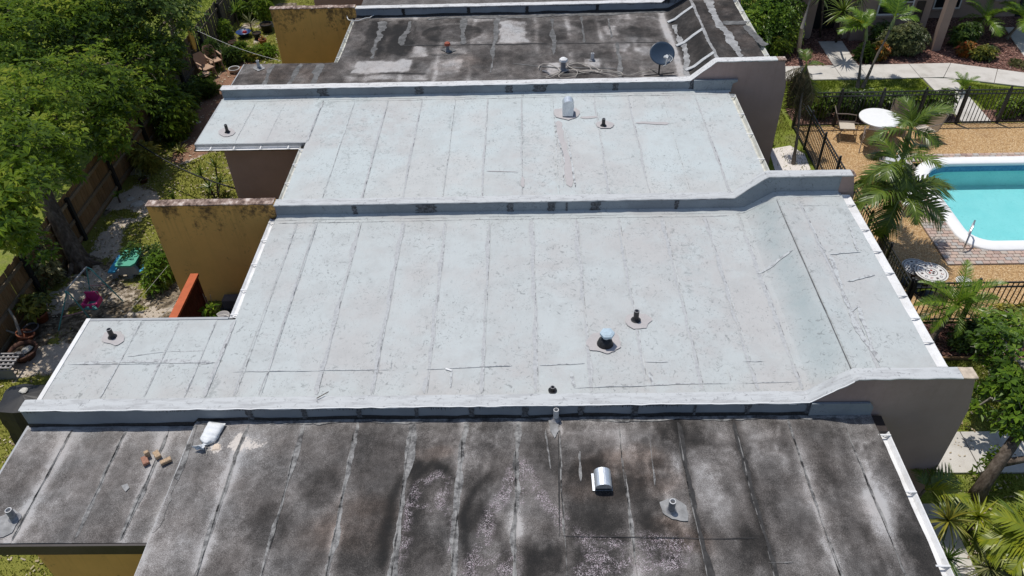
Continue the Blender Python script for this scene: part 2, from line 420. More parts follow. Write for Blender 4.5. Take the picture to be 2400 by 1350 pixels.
_DEF['wood_tan'] = woodm((0.21, 0.125, 0.06), (0.34, 0.22, 0.115))
_DEF['wood_grey'] = woodm((0.075, 0.062, 0.045), (0.17, 0.145, 0.11))
_DEF['wood_rail'] = woodm((0.22, 0.165, 0.11), (0.34, 0.27, 0.19))
_DEF['wood_and_shade_black'] = woodm((0.03, 0.028, 0.026), (0.05, 0.047, 0.044))
@mdef('bark')
def _(nm):
    n = NT(nm); f = n.noise(2.2, 7, 0.7, n.scale(n.pos, 6, 6, 1.6)); c = n.ramp(f, [(0.3, (0.045, 0.034, 0.026)), (0.5, (0.12, 0.096, 0.076)), (0.7, (0.22, 0.185, 0.15))]); n.bump(f, 0.9, 0.03); return n.done(c, 0.95, 0.1)
plain('palm_trunk', (0.16, 0.135, 0.11), 0.9, 0.1, 0.3, 14)
plain('crown_shaft', (0.16, 0.20, 0.07), 0.6, 0.3, 0.2, 6)
plain('twig', (0.30, 0.27, 0.23), 0.9, 0.1, 0.2)
def leafm(stops, trans=0.28, rough=0.42, spec=0.4):
    def fn(nm):
        n = NT(nm); t = n.attr('tone'); c = n.ramp(t, stops)
        n.put(n.b.inputs['Base Color'], c); n.b.inputs['Roughness'].default_value = rough; n.b.inputs['Specular IOR Level'].default_value = spec
        tr = n.n('ShaderNodeBsdfTranslucent'); n.t.links.new(n.mix(0.5, c, (0.9, 1.0, 0.25), 'MULTIPLY') if False else c, tr.inputs['Color'])
        mx = n.n('ShaderNodeMixShader'); mx.inputs[0].default_value = trans
        n.t.links.new(n.b.outputs[0], mx.inputs[1]); n.t.links.new(tr.outputs[0], mx.inputs[2]); n.t.links.new(mx.outputs[0], n.out.inputs['Surface'])
        return n.m
    return fn
G = lambda *c: c
_DEF['leaf_tree'] = leafm([(0.0, G(0.05, 0.08, 0.009)), (0.45, G(0.12, 0.20, 0.018)), (0.8, G(0.225, 0.325, 0.03)), (1.0, G(0.37, 0.42, 0.055))], 0.44, 0.36, 0.5)
_DEF['leaf_dark'] = leafm([(0.0, G(0.028, 0.055, 0.010)), (0.6, G(0.075, 0.13, 0.02)), (1.0, G(0.16, 0.23, 0.035))], 0.32, 0.4, 0.45)
_DEF['leaf_bright'] = leafm([(0.0, G(0.045, 0.095, 0.008)), (0.5, G(0.125, 0.225, 0.017)), (1.0, G(0.27, 0.36, 0.035))], 0.32, 0.38, 0.5)
_DEF['leaf_yellow'] = leafm([(0.0, G(0.14, 0.18, 0.03)), (0.5, G(0.32, 0.31, 0.06)), (1.0, G(0.52, 0.46, 0.12))], 0.3)
_DEF['leaf_croton'] = leafm([(0.0, G(0.05, 0.075, 0.02)), (0.35, G(0.18, 0.14, 0.03)), (0.6, G(0.36, 0.14, 0.02)), (1.0, G(0.46, 0.07, 0.02))], 0.25)
_DEF['leaf_goldgreen'] = leafm([(0.0, G(0.05, 0.09, 0.02)), (0.5, G(0.18, 0.19, 0.03)), (1.0, G(0.38, 0.32, 0.04))], 0.25)
_DEF['leaf_olive'] = leafm([(0.0, G(0.07, 0.095, 0.03)), (0.5, G(0.17, 0.18, 0.065)), (1.0, G(0.31, 0.29, 0.13))], 0.25)
_DEF['leaf_palm'] = leafm([(0.0, G(0.035, 0.058, 0.010)), (0.5, G(0.105, 0.165, 0.018)), (0.85, G(0.20, 0.255, 0.03)), (1.0, G(0.34, 0.30, 0.06))], 0.25, 0.36, 0.5)
_DEF['leaf_palmyellow'] = leafm([(0.0, G(0.10, 0.15, 0.015)), (0.5, G(0.24, 0.29, 0.02)), (1.0, G(0.46, 0.44, 0.03))], 0.35, 0.36, 0.5)
_DEF['leaf_palmdead'] = leafm([(0.0, G(0.05, 0.05, 0.025)), (0.6, G(0.10, 0.085, 0.045)), (1.0, G(0.24, 0.19, 0.11))], 0.15, 0.6, 0.2)
_DEF['leaf_red'] = leafm([(0.0, G(0.3, 0.01, 0.02)), (1.0, G(0.55, 0.02, 0.04))], 0.2)
_DEF['grass_blade'] = leafm([(0.0, G(0.10, 0.135, 0.02)), (0.5, G(0.21, 0.23, 0.035)), (1.0, G(0.40, 0.35, 0.10))], 0.25, 0.6, 0.2)
_DEF['grass_lush'] = leafm([(0.0, G(0.09, 0.14, 0.014)), (0.5, G(0.19, 0.26, 0.024)), (1.0, G(0.32, 0.34, 0.06))], 0.25, 0.6, 0.2)
_DEF['chips'] = leafm([(0.0, G(0.06, 0.035, 0.03)), (0.5, G(0.20, 0.10, 0.08)), (0.85, G(0.34, 0.18, 0.14)), (1.0, G(0.5, 0.34, 0.27))], 0.0, 0.9, 0.1)
_DEF['litter'] = leafm([(0.0, G(0.16, 0.11, 0.06)), (0.5, G(0.36, 0.29, 0.19)), (1.0, G(0.6, 0.54, 0.42))], 0.0, 0.9, 0.1)
@mdef('soil_yard')
def _(nm):
    n = NT(nm); at_ = n.n('ShaderNodeAttribute', attribute_name='tone'); rgb = n.n('ShaderNodeSeparateColor'); n.t.links.new(at_.outputs['Color'], rgb.inputs[0])
    gr, sa, mu = rgb.outputs
    f = n.noise(6, 7, 0.7); g = n.noise(45, 4, 0.7)
    soil = n.ramp(f, [(0.4, (0.07, 0.055, 0.038)), (0.5, (0.165, 0.13, 0.09)), (0.6, (0.29, 0.24, 0.175))])
    sand = n.mix(n.mr(g, 0.3, 0.7), (0.36, 0.30, 0.24), (0.62, 0.54, 0.445))
    grass = n.ramp(g, [(0.3, (0.09, 0.105, 0.02)), (0.5, (0.19, 0.20, 0.038)), (0.7, (0.33, 0.29, 0.09))])
    mul = n.ramp(g, [(0.3, (0.10, 0.06, 0.042)), (0.5, (0.25, 0.14, 0.09)), (0.7, (0.38, 0.24, 0.165))])
    jit = n.mr(n.noise(9, 5, 0.7), 0.25, 0.75, -0.35, 0.35, False)
    c = n.mix(n.mr(n.math('ADD', sa, jit), 0.45, 0.6), soil, sand)
    c = n.mix(n.mr(n.math('ADD', gr, jit), 0.45, 0.6), c, grass)
    c = n.mix(n.mr(n.math('ADD', mu, jit), 0.45, 0.6), c, mul)
    n.bump(n.math('ADD', g, f), 0.6, 0.02); return n.done(c, 0.95, 0.1)
@mdef('soil_grass')
def _(nm):
    n = NT(nm); g = n.noise(28, 5, 0.7); f = n.noise(1.2, 5, 0.6)
    c = n.ramp(g, [(0.3, (0.07, 0.10, 0.016)), (0.5, (0.16, 0.20, 0.03)), (0.7, (0.27, 0.28, 0.06))]); c = n.mix(n.mr(f, 0.5, 0.75, 0, 0.55), c, (0.26, 0.23, 0.14)); n.bump(g, 0.6, 0.02); return n.done(c, 0.95, 0.1)
@mdef('mulch')
def _(nm):
    n = NT(nm); v = n.voro(26, out='Color'); c = n.ramp(n.sep(v)[0], [(0.0, (0.05, 0.03, 0.026)), (0.4, (0.13, 0.07, 0.056)), (0.75, (0.23, 0.125, 0.10)), (1.0, (0.38, 0.25, 0.2))])
    n.bump(n.voro(26), 0.8, 0.02); return n.done(c, 0.95, 0.1)
@mdef('concrete')
def _(nm):
    n = NT(nm); f = n.noise(1.8, 7, 0.66); g = n.noise(60, 3, 0.6)
    c = n.ramp(f, [(0.3, (0.46, 0.43, 0.385)), (0.5, (0.60, 0.57, 0.52)), (0.7, (0.66, 0.63, 0.58))]); c = n.mix(n.mr(g, 0.3, 0.7, 0, 0.25), c, (0.33, 0.31, 0.28)); c = n.mix(n.mr(n.rnd(), 0, 1, 0, 0.18), c, (0.34, 0.32, 0.29)); n.bump(g, 0.3, 0.005); return n.done(c, 0.9, 0.15)
@mdef('pebble')
def _(nm):
    n = NT(nm); v = n.voro(38, out='Color'); d = n.voro(38)
    c = n.ramp(n.sep(v)[0], [(0.0, (0.26, 0.15, 0.06)), (0.3, (0.45, 0.275, 0.12)), (0.65, (0.58, 0.385, 0.185)), (1.0, (0.70, 0.54, 0.33))]); c = n.mix(n.mr(d, 0.35, 0.7, 0, 0.7), c, (0.30, 0.175, 0.075))
    c = n.mix(n.mr(n.noise(0.9, 5), 0.5, 0.75, 0, 0.35), c, (0.24, 0.13, 0.06)); n.bump(n.mr(d, 0, 0.7, 1, 0), 0.5, 0.01); return n.done(c, 0.75, 0.3)
@mdef('paver')
def _(nm):
    n = NT(nm); c = n.ramp(n.rnd(), [(0.0, (0.46, 0.33, 0.275)), (0.3, (0.53, 0.40, 0.325)), (0.55, (0.48, 0.42, 0.36)), (0.8, (0.43, 0.41, 0.385)), (0.95, (0.50, 0.35, 0.285)), (1.0, (0.26, 0.18, 0.155))])
    f = n.noise(30, 5, 0.7); c = n.mix(n.mr(f, 0.35, 0.7, 0, 0.4), c, (0.34, 0.28, 0.235)); n.bump(f, 0.4, 0.005); return n.done(c, 0.88, 0.2)
plain('paver_joint', (0.16, 0.12, 0.09), 0.95, 0.1, 0.2, 30)
plain('pool_white', (0.80, 0.80, 0.79), 0.6, 0.3, 0.04, 3)
@mdef('plaster')
def _(nm):
    n = NT(nm); f = n.noise(1.6, 6, 0.6); c = n.mix(n.mr(f, 0.3, 0.7), (0.36, 0.64, 0.645), (0.45, 0.70, 0.70))
    sp = n.voro(2.6); c = n.mix(n.mr(sp, 0.03, 0.05, 0.6, 0), c, (0.12, 0.16, 0.13)); cr = n.noise(11, 6, 0.75); c = n.mix(n.mr(cr, 0.56, 0.63, 0, 0.3), c, (0.24, 0.48, 0.47)); return n.done(c, 0.8, 0.2)
@mdef('tile_blue')
def _(nm):
    n = NT(nm); b = n.n('ShaderNodeTexBrick'); n.t.links.new(n.scale(n.pos, 1, 1, 1), b.inputs['Vector']); b.inputs['Scale'].default_value = 8
    c = n.mix(n.mr(n.noise(14, 3), 0.3, 0.7), (0.03, 0.14, 0.30), (0.07, 0.24, 0.42)); return n.done(c, 0.3, 0.5)
@mdef('water')
def _(nm):
    n = NT(nm); n.t.nodes.remove(n.b)
    tr = n.n('ShaderNodeBsdfTransparent'); tr.inputs[0].default_value = (0.70, 0.93, 0.945, 1)
    gl = n.n('ShaderNodeBsdfGlossy'); gl.inputs['Roughness'].default_value = 0.03
    fr = n.n('ShaderNodeFresnel'); fr.inputs[0].default_value = 1.33
    bp = n.n('ShaderNodeBump'); bp.inputs['Strength'].default_value = 0.35; bp.inputs['Distance'].default_value = 0.03; n.t.links.new(n.noise(7, 4, 0.6, dist=0.6), bp.inputs['Height'])
    n.t.links.new(bp.outputs[0], gl.inputs['Normal']); n.t.links.new(bp.outputs[0], fr.inputs['Normal'])
    mx = n.n('ShaderNodeMixShader'); n.t.links.new(fr.outputs[0], mx.inputs[0]); n.t.links.new(tr.outputs[0], mx.inputs[1]); n.t.links.new(gl.outputs[0], mx.inputs[2])
    n.t.links.new(mx.outputs[0], n.out.inputs['Surface']); return n.m
@mdef('chrome')
def _(nm): return NT(nm).done((0.62, 0.62, 0.63), 0.22, 0.5, 0.9)
@mdef('glass_dark')
def _(nm):
    n = NT(nm); return n.done(n.mix(n.mr(n.noise(1.5, 3), 0.3, 0.7), (0.008, 0.009, 0.011), (0.025, 0.028, 0.03)), 0.12, 0.5)
plain('frame_white', (0.62, 0.60, 0.57), 0.5, 0.3, 0.05)
plain('sling', (0.26, 0.195, 0.13), 0.8, 0.2, 0.12, 30)
plain('sling_light', (0.52, 0.46, 0.38), 0.8, 0.2, 0.1, 30)
plain('chair_metal', (0.20, 0.16, 0.13), 0.45, 0.4, 0.1)
plain('plastic_white', (0.80, 0.80, 0.78), 0.45, 0.35, 0.03)
plain('mosaic_white', (0.66, 0.64, 0.61), 0.5, 0.35, 0.1, 60)
plain('mosaic_dark', (0.07, 0.055, 0.055), 0.5, 0.35, 0.2, 60)
plain('mosaic_red', (0.26, 0.05, 0.04), 0.5, 0.35, 0.3, 60)
plain('mosaic_blue', (0.10, 0.10, 0.14), 0.5, 0.35, 0.3, 60)
plain('terracotta', (0.34, 0.13, 0.075), 0.85, 0.15, 0.15, 10)
plain('pot_black', (0.018, 0.018, 0.02), 0.55, 0.35, 0.2)
plain('pot_brown', (0.10, 0.05, 0.035), 0.7, 0.25, 0.2, 8)
plain('pot_white', (0.55, 0.55, 0.54), 0.55, 0.3, 0.08)
plain('pot_grey', (0.13, 0.125, 0.13), 0.7, 0.25, 0.15)
plain('pot_soil', (0.04, 0.03, 0.022), 0.95, 0.1, 0.3, 40)
plain('bucket', (0.42, 0.41, 0.42), 0.5, 0.3, 0.06)
plain('ball_red', (0.55, 0.015, 0.025), 0.4, 0.4, 0.1)
plain('bowl_blue', (0.02, 0.05, 0.16), 0.35, 0.5, 0.1)
plain('mat_dark', (0.03, 0.03, 0.031), 0.9, 0.15, 0.25, 20)
plain('kid_green', (0.09, 0.36, 0.25), 0.45, 0.35, 0.05)
plain('kid_blue', (0.05, 0.32, 0.55), 0.45, 0.35, 0.05)
plain('kid_grey', (0.30, 0.31, 0.32), 0.55, 0.3, 0.06)
plain('swing_teal', (0.10, 0.32, 0.30), 0.45, 0.4, 0.1)
plain('swing_grey', (0.36, 0.36, 0.36), 0.45, 0.4, 0.1)
plain('swing_pink', (0.50, 0.03, 0.16), 0.45, 0.35, 0.1)
plain('swing_rosebar', (0.42, 0.20, 0.22), 0.5, 0.35, 0.1)
plain('cover_black', (0.022, 0.022, 0.024), 0.5, 0.35, 0.25, 6)
plain('stone_pale', (0.50, 0.48, 0.43), 0.9, 0.15, 0.15, 14)
plain('tan_chair', (0.42, 0.28, 0.19), 0.6, 0.25, 0.1)
plain('paddle', (0.52, 0.33, 0.07), 0.55, 0.3, 0.12)
plain('crate_grey', (0.30, 0.29, 0.29), 0.6, 0.3, 0.1)
plain('edging', (0.20, 0.12, 0.06), 0.85, 0.15, 0.2)

# ================================================================== GROUND
PX0, PX1, PY0, PY1 = 11.27, 24.0, 15.73, 19.76          # opening for the pool
mb = MB()
BG = 300.0
xs = [-BG, PX0, PX1, BG]; ys = [-BG, PY0, PY1, BG]
for i in range(3):
    for j in range(3):
        if i == 1 and j == 1: continue
        mb.add([(xs[i], ys[j], 0), (xs[i+1], ys[j], 0), (xs[i+1], ys[j+1], 0), (xs[i], ys[j+1], 0)], [(0, 1, 2, 3)])
struct('ground', mb, 'soil_grass')

def grid_sheet(name, x0, x1, y0, y1, step, zf, mat, attr=None, kind='structure', parent=None, sm=True, mask=None):
    nx = max(2, int((x1-x0)/step)+1); ny = max(2, int((y1-y0)/step)+1)
    X, Y = np.meshgrid(np.linspace(x0, x1, nx), np.linspace(y0, y1, ny))
    Z = zf(X, Y)
    V = np.stack([X, Y, Z], -1).reshape(-1, 3)
    I = np.arange(nx*ny).reshape(ny, nx)
    F = np.stack([I[:-1, :-1], I[:-1, 1:], I[1:, 1:], I[1:, :-1]], -1).reshape(-1, 4)
    at_ = {'tone': attr(X, Y).reshape(-1, 4)} if attr else None
    return npmesh(name, V, F, mat, parent, at_, sm, kind)

def blobs(X, Y, lst, z=0.0, seed=3, jit=0.35, freq=1.1):
    """lst: (px, py, rx_m, ry_m, amp) -> summed soft ellipses with uneven edges, centres measured on plane z"""
    dx = (fbm(X*freq, Y*freq, seed)-0.5)*2*jit; dy = (fbm(X*freq+31, Y*freq-7, seed+5)-0.5)*2*jit
    out = np.zeros_like(X, dtype=float)
    for px, py, rx, ry, a in lst:
        c = at(px, py, z)
        d = np.sqrt(((X+dx-c[0])/rx)**2 + ((Y+dy-c[1])/ry)**2)
        out += a*(1-smooth(0.55, 1.15, d))
    return out

def yard_attr(X, Y):
    n1 = fbm(X*0.7, Y*0.7, 21); n2 = fbm(X*2.1, Y*2.1, 33)
    grass = 0.25 + 0.9*smooth(0.38, 0.58, n1*0.5+n2*0.5)
    grass += blobs(X, Y, [(430, 400, 1.3, 1.3, 0.8), (470, 440, 1.2, 1.0, 0.8), (350, 545, 0.7, 0.8, .4), (20, 1050, 2.2, 1.6, .9), (690, 130, 1.4, 1.6, 0.8), (60, 1310, 2.2, 1.6, 1.0), (310, 560, .5, .5, .5), (250, 600, .4, .5, .4), (300, 500, .5, .4, .4)])
    sand = 0.10 + 0.75*smooth(0.47, 0.62, fbm(X*1.3+9, Y*1.3, 51))
    sandb = blobs(X, Y, [(300, 470, 0.9, 0.5, 1), (330, 490, 0.5, 0.35, 1), (440, 372, 0.55, 0.35, 1), (255, 560, 0.6, 0.9, .9), (330, 590, 0.6, 0.5, .8), (230, 640, .6, .5, .8), (410, 455, .35, .3, 1), (260, 690, 1.0, .7, .5), (90, 860, .8, .6, .8)])
    sand += 0.75*sandb; grass -= 0.75*sandb
    shade = blobs(X, Y, [(250, 740, 2.2, 1.5, 1), (130, 830, 1.6, 1.2, .8)]); grass -= 0.25*shade
    mul = blobs(X, Y, [(500, 250, 0.9, 1.6, 1.1), (480, 320, 0.8, 1.6, 1.1), (440, 350, 0.5, 0.9, .9), (560, 190, 1, 2, .9)])
    grass -= mul
    o = np.zeros(X.shape+(4,)); o[..., 0] = np.clip(grass, 0, 1.2); o[..., 1] = np.clip(sand, 0, 1.2); o[..., 2] = np.clip(mul, 0, 1.2); o[..., 3] = 1
    return o
YX0, YX1, YY0, YY1 = -11.95, -5.4, 4.0, 36.0
grid_sheet('yard_ground', YX0, YX1, YY0, YY1, 0.12, lambda X, Y: 0.012+0.05*(fbm(X*1.2, Y*1.2, 5)-0.4).clip(0), 'soil_yard', yard_attr)

# ================================================================== ROW HOUSES
ZR = 2.5
XL, XW, XR, XH = -5.56, -8.39, 5.56, 6.76
PAR = {'A': 8.30, 'B': 14.09, 'C': 19.74, 'D': 25.40}
PT = 0.22
def und(X, Y, amp=0.010, seed=70):
    return (fbm(np.asarray(X)*1.1, np.asarray(Y)*0.9, seed)-0.5)*2*amp
def zroof(X, Y, row):
    X = np.asarray(X, float); Y = np.asarray(Y, float)
    z = ZR + und(X, Y, 0.022 if row in (1, 4) else 0.012, 70+row)
    if row in (2, 4): z = z + 0.40*np.clip((X-4.75)/0.60, 0, 1)
    if row == 1: z = z - 0.11*(X < XL+0.02)
    return z
def sheet(roof, row, x0, x1, y0, y1, k, mat, paint=None, step=0.25, seed=1):
    """one roofing sheet: top surface follows the roof, uneven long edges, a thin skirt"""
    nx = max(3, int((x1-x0)/(step*0.7))+1); ny = max(4, int((y1-y0)/step)+1)
    u, v = np.meshgrid(np.linspace(0, 1, nx), np.linspace(0, 1, ny))
    Y = y0+(y1-y0)*v
    wl = (fbm(Y*1.7, Y*0+k*7.7, seed+11)-0.5)*0.035; wr = (fbm(Y*1.7, Y*0+(k+1)*7.7, seed+11)-0.5)*0.035
    X = (x0+wl)*(1-u) + (x1+wr)*u
    Z = zroof(X, Y, row) + 0.006 + 0.004*(k % 2)
    V = np.stack([X, Y, Z], -1).reshape(-1, 3); I = np.arange(nx*ny).reshape(ny, nx)
    F = np.stack([I[:-1, :-1], I[:-1, 1:], I[1:, 1:], I[1:, :-1]], -1).reshape(-1, 4)
    # skirt
    loop = np.concatenate([I[0, :], I[1:, -1], I[-1, -2::-1], I[-2:0:-1, 0]])
    B = V[loop] - np.array([0, 0, 0.02]); nb = len(V); m = len(loop); j = np.arange(m); j2 = (j+1) % m
    FS = np.stack([loop[j2], loop[j], nb+j, nb+j2], -1)
    V = np.concatenate([V, B]); F = np.concatenate([F, FS])
    at_ = {'tone': paint(V[:, 0], V[:, 1])} if paint else None
    return npmesh('membrane_sheet', V, F, mat, roof, at_, False)
def ribbon(roof, row, pts, w, mat, name='seam_strip', zo=0.014, rag=0.5, seed=0, step=0.05, taper=True, drift=0.02):
    """uneven strip lying on the roof along world points"""
    P = [np.array(p[:2], float) for p in pts]
    L = [0]
    for a, b in zip(P, P[1:]): L.append(L[-1]+np.linalg.norm(b-a))
    n = max(3, int(L[-1]/step)+1); t = np.linspace(0, L[-1], n)
    X = np.interp(t, L, [p[0] for p in P]); Y = np.interp(t, L, [p[1] for p in P])
    dx = np.gradient(X); dy = np.gradient(Y); l = np.hypot(dx, dy)+1e-9; nx, ny = -dy/l, dx/l
    off = (fbm(t*0.9, t*0+seed*3.1, 200+seed)-0.5)*2*drift
    wl = w*0.5*(1-rag+3.4*rag*np.clip(fbm(t*1.5, t*0+1, 300+seed)-0.3, 0.02, 1)); wr = w*0.5*(1-rag+3.4*rag*np.clip(fbm(t*1.5, t*0+9, 400+seed)-0.3, 0.02, 1))
    jl = w*0.55*rag*(fbm(t*9, t*0, 500+seed)-0.5); jr = w*0.55*rag*(fbm(t*9, t*0, 600+seed)-0.5)
    tp = np.clip(np.minimum(t, L[-1]-t)/0.12+0.25, 0, 1) if taper else 1.0
    AX, AY = X+nx*(off+(wl+jl)*tp), Y+ny*(off+(wl+jl)*tp); BX, BY = X+nx*(off-(wr+jr)*tp), Y+ny*(off-(wr+jr)*tp)
    V = np.concatenate([np.stack([AX, AY, zroof(AX, AY, row)+zo], -1), np.stack([BX, BY, zroof(BX, BY, row)+zo], -1)])
    i = np.arange(n-1); F = np.stack([i+n, i+n+1, i+1, i], -1)
    return npmesh(name, V, F, mat, roof)
def patch(roof, row, poly, mat, name='roof_patch', zo=0.018, jit=0.035, seed=0, px=True, z=None):
    """flat uneven patch; poly in photo pixels measured on the roof plane, or world xy"""
    P = [at(q[0], q[1], z if z is not None else ZR)[:2] for q in poly] if px else [tuple(q) for q in poly]
    pts = []
    for a, b in zip(P, P[1:]+P[:1]):
        d = math.dist(a, b); k = max(1, int(d/0.05))
        for i in range(k): pts.append((a[0]+(b[0]-a[0])*i/k, a[1]+(b[1]-a[1])*i/k))
    pts = np.array(pts); c = pts.mean(0)
    t = np.arange(len(pts))*0.55
    pts = pts + (pts-c)/(np.linalg.norm(pts-c, axis=1, keepdims=True)+1e-6)*(((fbm(t, t*0, 700+seed)-0.5)*2*jit)[:, None])
    inner = c+(pts-c)*0.5
    allp = np.concatenate([pts, inner, c[None]]); n = len(pts)
    V = np.column_stack([allp, zroof(allp[:, 0], allp[:, 1], row)+zo])
    i = np.arange(n); i2 = (i+1) % n
    F = np.concatenate([np.stack([i, i2, n+i2, n+i], -1), np.stack([n+i, n+i2, np.full(n, 2*n), np.full(n, 2*n)], -1)])
    # make outward normals face up
    A = 0.5*np.sum(pts[:, 0]*np.roll(pts[:, 1], -1)-np.roll(pts[:, 0], -1)*pts[:, 1])
    if A < 0: F = F[:, ::-1]
    me_faces = [tuple(dict.fromkeys(f)) for f in F.tolist()]
    m = MB(); m.v = [tuple(q) for q in V]; m.f = me_faces
    return m.build(name, mat, roof)

HOUSE_SPEC = {
 1: dict(y0=2.4, y1=8.30, xr=XR, wing=(6.10, 8.30), wall='stucco_yellow', mat='roof_dark', label='nearest flat-roofed house with dark stained roof, sandbag and loose bricks on it'),
 2: dict(y0=8.52, y1=14.09, xr=XH, wing=(8.52, 10.75), wall='stucco_yellow', mat='coat2', label='middle house with grey-white coated roof, raised strip and wide white gutter'),
 3: dict(y0=14.31, y1=19.74, xr=XR, wing=(17.30, 19.74), wall='stucco_mauve', mat='coat3', label='house with pale coated roof, curved metal vent hood and brown wing wall'),
 4: dict(y0=19.96, y1=25.40, xr=XH, wing=(19.96, 21.95), wall='stucco_yellow', mat='roof_dark', label='house with dark patched roof carrying the satellite dish and loose cables'),
 5: dict(y0=25.62, y1=31.0, xr=XR, wing=(28.7, 31.0), wall='stucco_mauve', mat='roof_dark', label='farthest row house, only its near roof edge showing at the top'),
}
HOUSE = {}; ROOF = {}
for r, sp in HOUSE_SPEC.items():
    h = thing('row_house', sp['label'], 'house', (0, (sp['y0']+sp['y1'])/2, 0), 'row of attached flat-roofed houses')
    HOUSE[r] = h
    wy0, wy1 = sp['wing']; dz = -0.11 if r == 1 else 0.0
    # walls
    wxr = 5.25
    m = MB().box(-5.3, wxr, sp['y0']+0.02, sp['y1']-0.005, 0, ZR-0.16)
    if sp['xr'] == XH: m.box(wxr+0.002, 6.45, sp['y0']+0.02, sp['y1']-0.005, 0, ZR+0.2)
    m.build('wall', 'stucco_mauve', h)
    front_in = 0.22 if r in (1, 3, 5) else 0.005
    back_in = 0.005 if r in (1, 3, 5) else 0.22
    m = MB().box(-7.83 if r != 1 else -7.62, -5.302, wy0+front_in, wy1-back_in, 0, ZR-0.17+dz)
    m.build('wing_wall', sp['wall'], h)
    # decks
    m = MB()
    if sp['xr'] == XH:
        prof = [(XL, ZR-0.15), (4.7, ZR-0.15), (5.32, ZR+0.25), (XH, ZR+0.25), (XH, ZR+0.36), (5.42, ZR+0.36), (4.80, ZR-0.03), (XL, ZR-0.03)]
        m.prism_y(prof, sp['y0']+0.004, sp['y1']-0.004)
    else:
        m.box(XL, XR, sp['y0']+0.004, sp['y1']-0.004, ZR-0.15, ZR-0.03)
    ROOF[r] = m.build('roof', 'drip_grey', h)
    m = MB().box(XW, XL-0.002, wy0, wy1-0.004, ZR-0.16+dz, ZR-0.028+dz)
    wing = m.build('wing_roof', 'drip_grey', h)
    sp['wingroof'] = wing

